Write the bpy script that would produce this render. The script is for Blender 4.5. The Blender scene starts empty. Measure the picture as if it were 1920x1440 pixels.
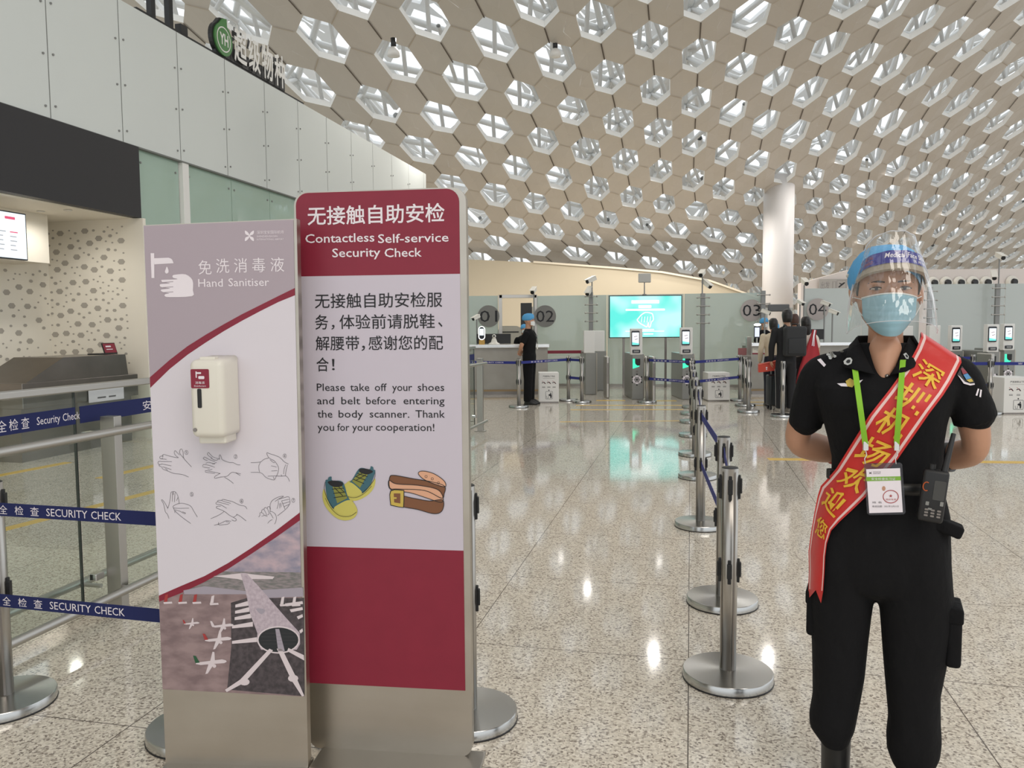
import bpy, bmesh, math, random
from math import sin, cos, pi, sqrt, radians
from mathutils import Vector, Matrix
from mathutils.bvhtree import BVHTree

scene = bpy.context.scene
COL = scene.collection
random.seed(7)
V = Vector

# ---------------------------------------------------------------- camera
CAM = V((0.0, 0.0, 1.48))
FPX = 1500.0
PITCH, ROLL = radians(-4.1), 0.008
_fw = V((0, cos(PITCH), sin(PITCH)))
_r = V((1, 0, 0))
_u = _r.cross(_fw)
RT = _r * cos(ROLL) - _u * sin(ROLL)
UP = _u * cos(ROLL) + _r * sin(ROLL)
cd = bpy.data.cameras.new('camera')
cd.sensor_width = 36.0
cd.lens = FPX / 1920.0 * 36.0
cd.clip_start, cd.clip_end = 0.05, 400
cam = bpy.data.objects.new('camera', cd)
COL.objects.link(cam)
cam.matrix_world = Matrix(((RT.x, UP.x, -_fw.x, CAM.x), (RT.y, UP.y, -_fw.y, CAM.y),
                           (RT.z, UP.z, -_fw.z, CAM.z), (0, 0, 0, 1)))
scene.camera = cam

# ---------------------------------------------------------------- sky, exposure
w = bpy.data.worlds.new('overcast_sky')
scene.world = w
w.use_nodes = True
bg = w.node_tree.nodes['Background']
bg.inputs[0].default_value = (0.93, 0.97, 1.0, 1)
bg.inputs[1].default_value = 1.0
scene.cycles.transparent_max_bounces = 24
vs = scene.view_settings
vs.view_transform, vs.look = 'Standard', 'None'
vs.exposure, vs.gamma = 0.25, 1.0
vs.use_curve_mapping = False

# added fill: one warm area light high behind the photographer, no real fixture
def area_lamp(name, loc, target, sx, sy, power, col):
    l = bpy.data.lights.new(name, 'AREA')
    l.shape, l.size, l.size_y, l.energy, l.color = 'RECTANGLE', sx, sy, power, col
    o = bpy.data.objects.new(name, l)
    COL.objects.link(o)
    o.location = loc
    o.rotation_euler = (V(target) - V(loc)).to_track_quat('-Z', 'Y').to_euler()
    return o
area_lamp('rear_fill_light', (4.0, -7.0, 10.5), (4, 6, 0), 9, 3, 500, (1.0, 0.93, 0.84))

# ---------------------------------------------------------------- measuring
def ray(px, py):
    return _fw + RT * ((px - 960) / FPX) - UP * ((py - 720) / FPX)
def at(px, py, Y):
    d = ray(px, py)
    return CAM + d * (Y / d.y)
def gnd(px, py):
    d = ray(px, py)
    return CAM + d * (-CAM.z / d.z)

# ---------------------------------------------------------------- materials
def lin(c):
    return tuple(((x / 12.92) if x <= 0.04045 else ((x + 0.055) / 1.055) ** 2.4) for x in c)
def rgb(r, g, b):
    return lin((r / 255, g / 255, b / 255))
MATS = {}
def mat(name, col=(0.5, 0.5, 0.5), rough=0.5, metal=0.0, spec=0.5, emit=None, es=1.0, noise=None, bump=None, coat=0.0, sheen=0.0):
    m = bpy.data.materials.new(name)
    m.use_nodes = True
    nt = m.node_tree
    b = nt.nodes['Principled BSDF']
    b.inputs['Base Color'].default_value = (*col, 1)
    b.inputs['Roughness'].default_value = rough
    b.inputs['Metallic'].default_value = metal
    b.inputs['Specular IOR Level'].default_value = spec
    b.inputs['Coat Weight'].default_value = coat
    b.inputs['Sheen Weight'].default_value = sheen
    if emit:
        b.inputs['Emission Color'].default_value = (*emit, 1)
        b.inputs['Emission Strength'].default_value = es
    tc = None
    if noise:                                   # (scale xyz or number, amount, second colour)
        tc = nt.nodes.new('ShaderNodeTexCoord')
        mp = nt.nodes.new('ShaderNodeMapping')
        sc = noise[0] if isinstance(noise[0], tuple) else (noise[0],) * 3
        mp.inputs['Scale'].default_value = sc
        nz = nt.nodes.new('ShaderNodeTexNoise')
        nz.inputs['Scale'].default_value = 1.0
        nz.inputs['Detail'].default_value = 4
        rp = nt.nodes.new('ShaderNodeValToRGB')
        rp.color_ramp.elements[0].position = 0.5 - noise[1]
        rp.color_ramp.elements[1].position = 0.5 + noise[1]
        rp.color_ramp.elements[0].color = (*col, 1)
        rp.color_ramp.elements[1].color = (*noise[2], 1)
        nt.links.new(tc.outputs['Object'], mp.inputs[0])
        nt.links.new(mp.outputs[0], nz.inputs['Vector'])
        nt.links.new(nz.outputs['Fac'], rp.inputs[0])
        nt.links.new(rp.outputs[0], b.inputs['Base Color'])
    if bump:                                    # (scale, strength, distance)
        tc = tc or nt.nodes.new('ShaderNodeTexCoord')
        mp2 = nt.nodes.new('ShaderNodeMapping')
        sc = bump[0] if isinstance(bump[0], tuple) else (bump[0],) * 3
        mp2.inputs['Scale'].default_value = sc
        n2 = nt.nodes.new('ShaderNodeTexNoise')
        n2.inputs['Scale'].default_value = 1.0
        n2.inputs['Detail'].default_value = 3
        bp = nt.nodes.new('ShaderNodeBump')
        bp.inputs['Strength'].default_value = bump[1]
        bp.inputs['Distance'].default_value = bump[2]
        nt.links.new(tc.outputs['Object'], mp2.inputs[0])
        nt.links.new(mp2.outputs[0], n2.inputs['Vector'])
        nt.links.new(n2.outputs['Fac'], bp.inputs['Height'])
        nt.links.new(bp.outputs[0], b.inputs['Normal'])
    MATS[name] = m
    return m

def glass_mat(name, tint, clear, frost, gloss_rough=0.02, ior=1.45, frost_col=None, bump=None, tl=0.5):
    """sheet glass: clear share passes straight, frost share scatters, Fresnel share mirrors"""
    m = bpy.data.materials.new(name)
    m.use_nodes = True
    nt = m.node_tree
    nt.nodes.clear()
    out = nt.nodes.new('ShaderNodeOutputMaterial')
    tr = nt.nodes.new('ShaderNodeBsdfTransparent')
    tr.inputs[0].default_value = (*tint, 1)
    df = nt.nodes.new('ShaderNodeBsdfDiffuse')
    df.inputs[0].default_value = (*(frost_col or tint), 1)
    tlu = nt.nodes.new('ShaderNodeBsdfTranslucent')
    tlu.inputs[0].default_value = (*(frost_col or tint), 1)
    mt = nt.nodes.new('ShaderNodeMixShader')
    mt.inputs[0].default_value = tl
    nt.links.new(df.outputs[0], mt.inputs[1])
    nt.links.new(tlu.outputs[0], mt.inputs[2])
    gl = nt.nodes.new('ShaderNodeBsdfGlossy')
    gl.inputs['Roughness'].default_value = gloss_rough
    fr = nt.nodes.new('ShaderNodeFresnel')
    fr.inputs[0].default_value = ior
    m1 = nt.nodes.new('ShaderNodeMixShader')
    m1.inputs[0].default_value = frost / max(1e-6, frost + clear)
    m2 = nt.nodes.new('ShaderNodeMixShader')
    nt.links.new(tr.outputs[0], m1.inputs[1])
    nt.links.new(mt.outputs[0], m1.inputs[2])
    ge = nt.nodes.new('ShaderNodeNewGeometry')
    nb_ = nt.nodes.new('ShaderNodeMath')
    nb_.operation = 'SUBTRACT'
    nb_.inputs[0].default_value = 1.0
    nt.links.new(ge.outputs['Backfacing'], nb_.inputs[1])
    mu = nt.nodes.new('ShaderNodeMath')
    mu.operation = 'MULTIPLY'
    nt.links.new(fr.outputs[0], mu.inputs[0])
    nt.links.new(nb_.outputs[0], mu.inputs[1])
    nt.links.new(mu.outputs[0], m2.inputs[0])
    nt.links.new(m1.outputs[0], m2.inputs[1])
    nt.links.new(gl.outputs[0], m2.inputs[2])
    if bump:
        tc = nt.nodes.new('ShaderNodeTexCoord')
        mp = nt.nodes.new('ShaderNodeMapping')
        mp.inputs['Scale'].default_value = bump[0]
        nz = nt.nodes.new('ShaderNodeTexNoise')
        nz.inputs['Scale'].default_value = 1
        bp = nt.nodes.new('ShaderNodeBump')
        bp.inputs['Strength'].default_value = bump[1]
        bp.inputs['Distance'].default_value = bump[2]
        nt.links.new(tc.outputs['Object'], mp.inputs[0])
        nt.links.new(mp.outputs[0], nz.inputs['Vector'])
        nt.links.new(nz.outputs['Fac'], bp.inputs['Height'])
        nt.links.new(bp.outputs[0], gl.inputs['Normal'])
        nt.links.new(bp.outputs[0], fr.inputs['Normal'])
    nt.links.new(m2.outputs[0], out.inputs[0])
    MATS[name] = m
    return m

steel = mat('brushed_steel', (0.47, 0.45, 0.42), 0.34, 1.0, bump=((4, 4, 260), 0.12, 0.0006))
steel_plate = mat('brushed_steel_plate', (0.45, 0.41, 0.35), 0.36, 1.0, bump=((6, 6, 240), 0.15, 0.0006), noise=((3, 3, 6), 0.3, (0.56, 0.52, 0.46)))
chrome = mat('polished_steel', (0.72, 0.72, 0.72), 0.12, 1.0)
steel_dark = mat('dark_steel', (0.20, 0.185, 0.17), 0.28, 1.0, noise=((2, 2, 2), 0.3, (0.30, 0.27, 0.25)))
steel_grey = mat('painted_grey_metal', rgb(140, 140, 138), 0.4, 0.3)
black_pl = mat('black_plastic', (0.012, 0.012, 0.013), 0.45)
white_pl = mat('white_plastic', rgb(232, 228, 218), 0.35)
white_metal = mat('white_painted_metal', rgb(232, 230, 226), 0.4)
navy = mat('navy_webbing', rgb(22, 32, 88), 0.75)
blue_belt = mat('blue_webbing', rgb(40, 48, 128), 0.75)
crimson = mat('crimson_print', rgb(134, 28, 52), 0.45, noise=(14, 0.25, rgb(140, 31, 55)))
lilac = mat('lilac_grey_print', rgb(176, 163, 172), 0.5)
paper_white = mat('white_print', rgb(222, 216, 224), 0.5)
field_white = mat('pale_lilac_print', rgb(206, 198, 210), 0.5)
print_white = mat('white_lettering', rgb(240, 232, 238), 0.55)
ink = mat('black_lettering', (0.012, 0.012, 0.015), 0.55)
line_ink = mat('grey_line_ink', rgb(74, 68, 74), 0.6)
beige_wall = mat('beige_wall_paint', rgb(202, 189, 164), 0.75, noise=(0.6, 0.3, rgb(207, 194, 170)))
screen_dark = mat('screen_bezel', (0.01, 0.012, 0.02), 0.25)
screen_lit = mat('lit_screen', (0.05, 0.05, 0.05), 0.3, emit=(0.85, 0.95, 1.0), es=1.0)
screen_teal = mat('lit_teal', (0.02, 0.1, 0.1), 0.3, emit=(0.20, 0.85, 0.78), es=0.85)
green_lamp = mat('green_indicator', (0.02, 0.2, 0.1), 0.3, emit=(0.05, 0.9, 0.5), es=1.0)
ring_lamp = mat('ring_lamp', (0.8, 0.8, 0.8), 0.3, emit=(1, 1, 1), es=2.0)

# ---------------------------------------------------------------- mesh builder
_TXT = {}
def text_mesh(body, bold=0.0, spacing=1.0):
    key = (body, bold, spacing)
    if key not in _TXT:
        c = bpy.data.curves.new('lettering', 'FONT')
        c.body, c.size, c.resolution_u = body, 1.0, 2
        c.offset = bold
        c.space_character = spacing
        c.fill_mode = 'FRONT'
        o = bpy.data.objects.new('lettering', c)
        COL.objects.link(o)
        bpy.context.view_layer.update()
        dg = bpy.context.evaluated_depsgraph_get()
        m = bpy.data.meshes.new_from_object(o.evaluated_get(dg))
        vs_ = [(v.co.x, v.co.y) for v in m.vertices]
        fs_ = [tuple(p.vertices) for p in m.polygons]
        bpy.data.objects.remove(o)
        bpy.data.curves.remove(c)
        bpy.data.meshes.remove(m)
        _TXT[key] = (vs_, fs_)
    return _TXT[key]
def capheight():
    v, f = text_mesh('H')
    ys = [p[1] for p in v]
    return max(ys) - min(ys)

class MB:
    def __init__(s):
        s.v, s.f, s.m, s.sm, s.mats = [], [], [], [], []
    def add(s, verts, faces, m, smooth=False, M=None):
        if m not in s.mats:
            s.mats.append(m)
        mi, n = s.mats.index(m), len(s.v)
        s.v += [tuple(M @ V(p)) if M else tuple(p) for p in verts]
        for f in faces:
            s.f.append(tuple(i + n for i in f))
            s.m.append(mi)
            s.sm.append(smooth)
        return s
    def bm(s, b, m, smooth=False, M=None):
        b.verts.ensure_lookup_table()
        vs_ = [v.co.copy() for v in b.verts]
        fs_ = [[v.index for v in f.verts] for f in b.faces]
        b.free()
        return s.add(vs_, fs_, m, smooth, M)
    def box(s, c, d, m, bev=0.0, M=None, seg=2, smooth=False):
        b = bmesh.new()
        bmesh.ops.create_cube(b, size=1.0)
        for v in b.verts:
            v.co = V((v.co.x * d[0] + c[0], v.co.y * d[1] + c[1], v.co.z * d[2] + c[2]))
        if bev:
            bmesh.ops.bevel(b, geom=list(b.edges), offset=bev, segments=seg, affect='EDGES', profile=0.5)
            b.verts.index_update()
        return s.bm(b, m, smooth, M)
    def cyl(s, p0, p1, r0, m, r1=None, n=16, caps=True, M=None, smooth=True):
        return s.tube([p0, p1], [r0, r0 if r1 is None else r1], m, n, caps, M, smooth)
    def tube(s, pts, r, m, n=8, caps=True, M=None, smooth=True):
        pts = [V(p) for p in pts]
        rs = r if isinstance(r, (list, tuple)) else [r] * len(pts)
        vs_, fs_ = [], []
        ref = None
        for k, p in enumerate(pts):
            t = (pts[min(k + 1, len(pts) - 1)] - pts[max(k - 1, 0)]).normalized()
            if ref is None:
                ref = t.orthogonal().normalized()
            ref = (ref - t * ref.dot(t))
            ref = ref.normalized() if ref.length > 1e-6 else t.orthogonal().normalized()
            b = t.cross(ref)
            for a in range(n):
                q = 2 * pi * a / n
                vs_.append(p + (ref * cos(q) + b * sin(q)) * rs[k])
        for k in range(len(pts) - 1):
            for a in range(n):
                a2 = (a + 1) % n
                fs_.append((k * n + a, k * n + a2, (k + 1) * n + a2, (k + 1) * n + a))
        s.add(vs_, fs_, m, smooth, M)
        if caps:
            s.add(vs_[:n], [tuple(reversed(range(n)))], m, False, M)
            s.add(vs_[-n:], [tuple(range(n))], m, False, M)
        return s
    def lathe(s, prof, c, m, n=32, M=None, smooth=True):
        # a sharp turn of the outline starts a new ring so that the edge stays crisp
        cut = [k for k in range(1, len(prof) - 1)
               if V((prof[k][0] - prof[k - 1][0], prof[k][1] - prof[k - 1][1])).angle(V((prof[k + 1][0] - prof[k][0], prof[k + 1][1] - prof[k][1])), 0) > 0.75]
        if cut:
            for k in reversed(cut):
                prof = prof[:k + 1] + [None] + prof[k:]
        brk = [k for k, p in enumerate(prof) if p is None]
        prof = [p for p in prof if p is not None]
        brk = [b_ - i - 1 for i, b_ in enumerate(brk)]
        vs_, fs_ = [], []
        for (r, z) in prof:
            for a in range(n):
                q = 2 * pi * a / n
                vs_.append((c[0] + r * cos(q), c[1] + r * sin(q), c[2] + z))
        for k in range(len(prof) - 1):
            if k in brk:
                continue
            for a in range(n):
                a2 = (a + 1) % n
                fs_.append((k * n + a, k * n + a2, (k + 1) * n + a2, (k + 1) * n + a))
        fs_.append(tuple(reversed(range(n))))
        fs_.append(tuple(range((len(prof) - 1) * n, len(prof) * n)))
        return s.add(vs_, fs_, m, smooth, M)
    def sphere(s, c, r, m, M=None, seg=16, rings=10):
        b = bmesh.new()
        bmesh.ops.create_uvsphere(b, u_segments=seg, v_segments=rings, radius=1)
        rr = r if isinstance(r, tuple) else (r, r, r)
        for v in b.verts:
            v.co = V((v.co.x * rr[0] + c[0], v.co.y * rr[1] + c[1], v.co.z * rr[2] + c[2]))
        return s.bm(b, m, True, M)
    def poly(s, pts, m, M=None):
        return s.add(pts, [tuple(range(len(pts)))], m, False, M)
    def prism(s, pts, y0, y1, m, M=None):
        """outline in x,z extruded along y"""
        n = len(pts)
        vs_ = [(p[0], y0, p[1]) for p in pts] + [(p[0], y1, p[1]) for p in pts]
        fs_ = [tuple(range(n)), tuple(reversed(range(n, 2 * n)))]
        fs_ += [(k, (k + 1) % n + 0, (k + 1) % n + n, k + n)[::-1] for k in range(n)]
        return s.add(vs_, fs_, m, False, M)
    def flat(s, pts, y, m, M=None):
        """outline in x,z as a flat face at depth y"""
        return s.add([(p[0], y, p[1]) for p in pts], [tuple(range(len(pts)))], m, False, M)
    def stroke(s, pts, wd, y, m, M=None):
        """a pen line in x,z"""
        P = [V((p[0], p[1])) for p in pts]
        L, R = [], []
        for k, p in enumerate(P):
            t = P[min(k + 1, len(P) - 1)] - P[max(k - 1, 0)]
            if t.length < 1e-9:
                t = V((1, 0))
            t.normalize()
            nn = V((-t.y, t.x)) * wd / 2
            L.append(p + nn)
            R.append(p - nn)
        vs_ = [(p.x, y, p.y) for p in L] + [(p.x, y, p.y) for p in R]
        n = len(P)
        return s.add(vs_, [(k, k + 1, k + 1 + n, k + n)[::-1] for k in range(n - 1)], m, False, M)
    def text(s, body, x0, x1, z0, z1, y, m, bold=0.0, M=None, spacing=1.0):
        """lettering stretched to fill the box x0..x1, z0..z1 at depth y, read from -y"""
        v, f = text_mesh(body, bold, spacing)
        if not v:
            return s
        ax, bx = min(p[0] for p in v), max(p[0] for p in v)
        az, bz = min(p[1] for p in v), max(p[1] for p in v)
        vs_ = [(x0 + (p[0] - ax) / (bx - ax) * (x1 - x0), y, z0 + (p[1] - az) / (bz - az) * (z1 - z0)) for p in v]
        return s.add(vs_, f, m, False, M)
    def word(s, body, x0, x1, zb, cap, y, m, bold=0.0, M=None):
        """lettering on baseline zb with capital height cap, from x0 to x1 (x1 None: natural width)"""
        v, f = text_mesh(body, bold)
        k = cap / capheight()
        ax, bx = min(p[0] for p in v), max(p[0] for p in v)
        kx = k if x1 is None else (x1 - x0) / (bx - ax)
        vs_ = [(x0 + (p[0] - ax) * kx, y, zb + p[1] * k) for p in v]
        return s.add(vs_, f, m, False, M)
    def build(s, name, parent=None, world=False, origin=None):
        me = bpy.data.meshes.new(name)
        off = V((0, 0, 0))
        if parent is not None and world:
            off = V(parent['_at'])
        elif parent is None:
            if origin is None:
                xs, ys, zs = zip(*s.v)
                origin = ((min(xs) + max(xs)) / 2, (min(ys) + max(ys)) / 2, min(zs))
            off = V(origin)
        me.from_pydata([tuple(V(p) - off) for p in s.v], [], s.f)
        for m in s.mats:
            me.materials.append(m)
        me.polygons.foreach_set('material_index', s.m)
        me.polygons.foreach_set('use_smooth', s.sm)
        me.update()
        o = bpy.data.objects.new(name, me)
        COL.objects.link(o)
        if parent is not None:
            o.parent = parent
        else:
            o.location = off
        return o

def tag(o, label, cat, group=None):
    o['label'], o['category'] = label, cat
    if group:
        o['group'] = group
    return o
def struct(o):
    o['kind'] = 'structure'
    return o
def thing(name, label, cat, loc=(0, 0, 0), rz=0.0, group=None):
    o = bpy.data.objects.new(name, None)
    o.empty_display_size = 0.1
    COL.objects.link(o)
    o.location, o.rotation_euler = loc, (0, 0, rz)
    o['_at'] = tuple(loc)
    return tag(o, label, cat, group)
def dup(root, loc, rz=0.0, label=None, group=None):
    r = root.copy()
    COL.objects.link(r)
    r.location, r.rotation_euler = loc, (0, 0, rz)
    if label:
        r['label'] = label
    if group:
        r['group'] = group
    for ch in root.children:
        c = ch.copy()
        COL.objects.link(c)
        c.parent = r
        for g in ch.children:
            d = g.copy()
            COL.objects.link(d)
            d.parent = c
    return r
def rrect(x0, x1, z0, z1, r, n=5):
    pts = []
    for (cx, cz, a0) in ((x1 - r, z0 + r, -90), (x1 - r, z1 - r, 0), (x0 + r, z1 - r, 90), (x0 + r, z0 + r, 180)):
        for k in range(n + 1):
            a = radians(a0 + 90 * k / n)
            pts.append((cx + r * cos(a), cz + r * sin(a)))
    return pts
def disc(cx, cz, r, n=24, rz=None):
    rz = rz or r
    return [(cx + r * cos(2 * pi * k / n), cz + rz * sin(2 * pi * k / n)) for k in range(n)]
D = V((0.2179, 0.9760, 0))           # the direction the barriers and the left wall run
NL = V((-0.9760, 0.2179, 0))         # to the left of it
def along(X0, Y, z=0.0, off=0.0):
    """point on the line X = X0 + 0.2233 Y"""
    return V((X0 + 0.2233 * Y, Y, z)) + NL * off
GI0, GJ0 = -11, -4
G_RAW = """-1515,34,1323 -1451,248,1262 -1388,463,1200 -1323,678,1137 -1258,894,1074 -1191,1110,1010 -1120,1328,944 -1046,1547,875 -967,1768,805 -885,1992,732 -801,2218,659 -721,2444,589 -644,2671,521 -569,2898,454 -495,3124,389 -420,3350,325
-1356,106,1298 -1293,320,1236 -1229,535,1175 -1165,751,1113 -1099,967,1051 -1032,1183,987 -962,1401,922 -888,1622,854 -809,1844,783 -725,2070,710 -642,2298,639 -564,2525,571 -490,2752,504 -417,2980,439 -341,3206,375 -260,3431,312
-1197,177,1273 -1134,392,1212 -1070,608,1150 -1007,823,1089 -942,1040,1028 -875,1257,966 -806,1475,901 -732,1696,833 -650,1922,761 -564,2151,687 -484,2379,620 -410,2607,553 -339,2835,487 -266,3062,424 -185,3287,361 -97,3511,299
-1039,250,1247 -975,465,1187 -912,681,1126 -849,897,1066 -785,1114,1006 -719,1331,945 -651,1550,882 -578,1772,815 -489,2003,735 -404,2233,668 -330,2461,602 -260,2690,536 -192,2918,471 -116,3144,410 -26,3368,348 71,3591,285
-880,322,1222 -817,538,1161 -754,755,1102 -691,971,1043 -628,1189,984 -563,1407,925 -494,1628,864 -417,1852,797 -332,2087,711 -253,2316,650 -183,2544,589 -116,2774,517 -53,3001,458 39,3226,396 140,3448,334 245,3668,271
-720,396,1195 -658,613,1135 -596,830,1077 -534,1048,1019 -471,1267,962 -406,1487,904 -336,1710,842 -259,1938,772 -183,2170,701 -113,2398,642 -46,2629,572 17,2859,502 97,3084,444 203,3306,383 311,3527,320 420,3745,256
-562,470,1167 -500,689,1109 -439,907,1051 -377,1127,994 -314,1348,938 -249,1570,881 -182,1794,821 -108,2025,750 -39,2254,692 23,2484,631 86,2715,556 147,2944,492 260,3166,430 374,3386,370 483,3605,306 593,3823,240
-403,547,1139 -342,767,1081 -282,987,1025 -220,1209,968 -158,1432,912 -94,1656,856 -31,1881,804 35,2113,736 96,2342,680 155,2572,615 214,2803,543 292,3030,476 428,3247,421 539,3466,357 650,3685,290 761,3902,222
-245,626,1110 -186,847,1054 -126,1070,998 -66,1294,943 -5,1519,887 59,1748,828 112,1973,782 172,2202,725 228,2431,670 284,2662,597 343,2893,524 449,3114,464 579,3331,406 699,3548,342 812,3765,274 922,3984,204
-89,707,1081 -31,931,1027 27,1155,973 84,1381,920 141,1608,869 194,1834,824 249,2063,771 305,2291,718 357,2522,656 411,2754,582 483,2981,514 609,3198,454 738,3413,393 859,3630,327 969,3849,258 1074,4070,185
65,791,1055 121,1017,1003 175,1243,952 229,1471,903 281,1698,857 332,1925,814 385,2154,763 434,2383,712 485,2615,643 538,2847,571 629,3070,506 771,3282,447 901,3496,381 1016,3715,313 1118,3937,241 1214,4161,166
217,878,1031 269,1106,982 320,1334,936 370,1562,891 419,1791,847 465,2018,809 512,2248,760 560,2478,701 610,2711,630 675,2940,558 793,3156,499 929,3368,435 1059,3583,370 1160,3806,300 1253,4032,226 1342,4260,149
365,968,1011 413,1197,967 461,1427,923 507,1656,884 551,1884,849 595,2113,806 640,2343,756 686,2575,691 736,2809,615 821,3033,548 949,3245,489 1078,3459,426 1192,3679,359 1290,3904,287 1378,4133,212 1460,4363,133
509,1061,997 554,1292,956 598,1523,916 640,1753,878 680,1981,848 720,2211,805 764,2442,749 810,2675,676 871,2906,603 978,3123,541 1099,3338,481 1217,3556,418 1321,3779,350 1413,4006,276 1494,4238,198 1570,4471,118
650,1157,990 692,1390,951 732,1622,911 771,1855,870 809,2079,848 845,2310,803 887,2543,741 938,2777,663 1019,3001,598 1132,3216,537 1240,3436,478 1350,3656,411 1446,3882,342 1530,4113,265 1606,4346,186 1675,4582,104
788,1256,990 827,1489,953 864,1721,917 899,1950,886 936,2179,850 969,2412,801 1011,2647,734 1072,2878,660 1160,3100,600 1267,3318,538 1377,3536,470 1480,3759,407 1566,3989,332 1643,4222,254 1713,4458,173 1777,4695,91
923,1355,999 959,1588,965 994,1819,931 1029,2049,896 1060,2282,855 1094,2517,798 1140,2752,725 1206,2981,659 1304,3199,599 1407,3418,532 1511,3639,464 1602,3867,395 1682,4098,321 1753,4333,242 1819,4570,162 1879,4808,81
1055,1456,1015 1089,1689,981 1122,1921,944 1155,2154,902 1183,2389,855 1219,2625,791 1270,2859,719 1351,3081,657 1444,3301,594 1542,3523,525 1637,3747,457 1721,3977,385 1795,4210,310 1863,4446,233 1924,4684,154 1982,4922,74
1184,1559,1035 1216,1793,998 1247,2026,956 1277,2260,911 1310,2496,853 1347,2734,783 1406,2963,719 1489,3185,655 1581,3406,589 1674,3629,519 1761,3856,450 1839,4088,377 1909,4322,302 1972,4559,225 2032,4797,147 2087,5034,69
1310,1666,1055 1340,1900,1012 1370,2135,966 1401,2370,913 1435,2606,850 1478,2842,781 1546,3068,719 1628,3289,655 1718,3512,582 1805,3736,514 1885,3966,444 1956,4200,371 2022,4435,296 2083,4672,220 2142,4908,144 2197,5145,69
1433,1775,1072 1462,2011,1023 1493,2246,970 1527,2481,910 1562,2717,847 1611,2950,781 1684,3173,717 1765,3396,648 1851,3619,578 1933,3845,511 2006,4078,438 2073,4312,365 2136,4548,292 2197,4783,218 2255,5018,144 2312,5252,71
1554,1888,1085 1583,2124,1030 1615,2359,971 1649,2595,908 1690,2830,841 1749,3056,780 1820,3280,715 1899,3503,644 1979,3729,572 2055,3958,502 2124,4190,433 2190,4424,362 2253,4658,291 2314,4892,219 2374,5124,148 2432,5356,77
1673,2002,1095 1704,2238,1035 1738,2473,972 1775,2707,907 1823,2938,843 1885,3163,779 1954,3388,712 2030,3613,638 2106,3840,567 2176,4070,499 2244,4302,431 2309,4535,362 2374,4766,293 2437,4997,223 2498,5227,154 2559,5456,85
1793,2117,1102 1826,2352,1039 1863,2585,974 1905,2817,908 1957,3045,843 2017,3272,775 2087,3497,703 2158,3724,633 2231,3951,563 2299,4182,497 2365,4412,431 2433,4642,364 2499,4870,297 2564,5098,230 2628,5326,163 2690,5552,96
1915,2231,1107 1951,2464,1042 1992,2695,975 2037,2925,908 2090,3154,839 2149,3381,769 2215,3608,698 2284,3835,627 2353,4063,559 2421,4291,499 2493,4518,434 2563,4744,369 2631,4970,304 2697,5196,239 2763,5421,174 2827,5645,110
2039,2344,1111 2079,2574,1044 2122,2804,976 2170,3033,907 2223,3262,836 2280,3491,763 2338,3722,688 2410,3945,620 2483,4169,561 2555,4394,502 2627,4618,440 2698,4842,377 2767,5066,314 2835,5289,250 2902,5512,187 2968,5734,125
2166,2454,1114 2209,2683,1045 2255,2912,976 2305,3140,905 2357,3369,833 2414,3597,760 2478,3823,691 2549,4046,628 2621,4268,569 2694,4491,510 2767,4714,449 2838,4936,388 2908,5158,326 2977,5380,264 3045,5601,202 3112,5822,141
2296,2562,1116 2342,2790,1047 2391,3017,976 2442,3244,905 2496,3471,834 2556,3697,765 2622,3920,700 2693,4142,639 2765,4363,580 2838,4584,521 2910,4806,461 2982,5027,400 3052,5248,340 3122,5468,279 3191,5688,219 3259,5907,159
2430,2668,1119 2478,2894,1049 2529,3120,979 2582,3345,909 2640,3569,840 2702,3792,774 2769,4014,712 2840,4234,652 2912,4455,593 2984,4675,534 3057,4896,475 3128,5116,415 3199,5336,355 3269,5555,296 3338,5774,236 3407,5992,177
2566,2771,1122 2617,2996,1053 2670,3219,984 2725,3442,916 2785,3664,850 2850,3885,786 2918,4105,725 2988,4325,666 3060,4544,607 3133,4764,549 3205,4984,490 3276,5203,431 3347,5422,372 3418,5640,313 3487,5858,254 3557,6076,196
2704,2872,1127 2757,3095,1058 2812,3316,991 2871,3537,925 2933,3757,861 2998,3976,799 3067,4195,739 3138,4414,681 3210,4633,623 3282,4852,565 3354,5070,507 3426,5289,448 3497,5507,390 3568,5725,332 3638,5943,273 3708,6160,215
2844,2971,1132 2900,3191,1065 2957,3411,1000 3017,3630,936 3080,3848,873 3147,4066,813 3216,4283,754 3287,4501,697 3360,4720,639 3432,4938,582 3505,5156,524 3576,5374,466 3648,5592,408 3718,5809,350 3789,6026,292 3859,6243,234"""
GR = [[V([int(c) / 100 for c in t.split(',')]) for t in row.split()] for row in G_RAW.split('\n')]
NI, NJ = len(GR), len(GR[0])
NB = [(0, 1), (1, 0), (1, -1), (0, -1), (-1, 0), (-1, 1)]

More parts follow.
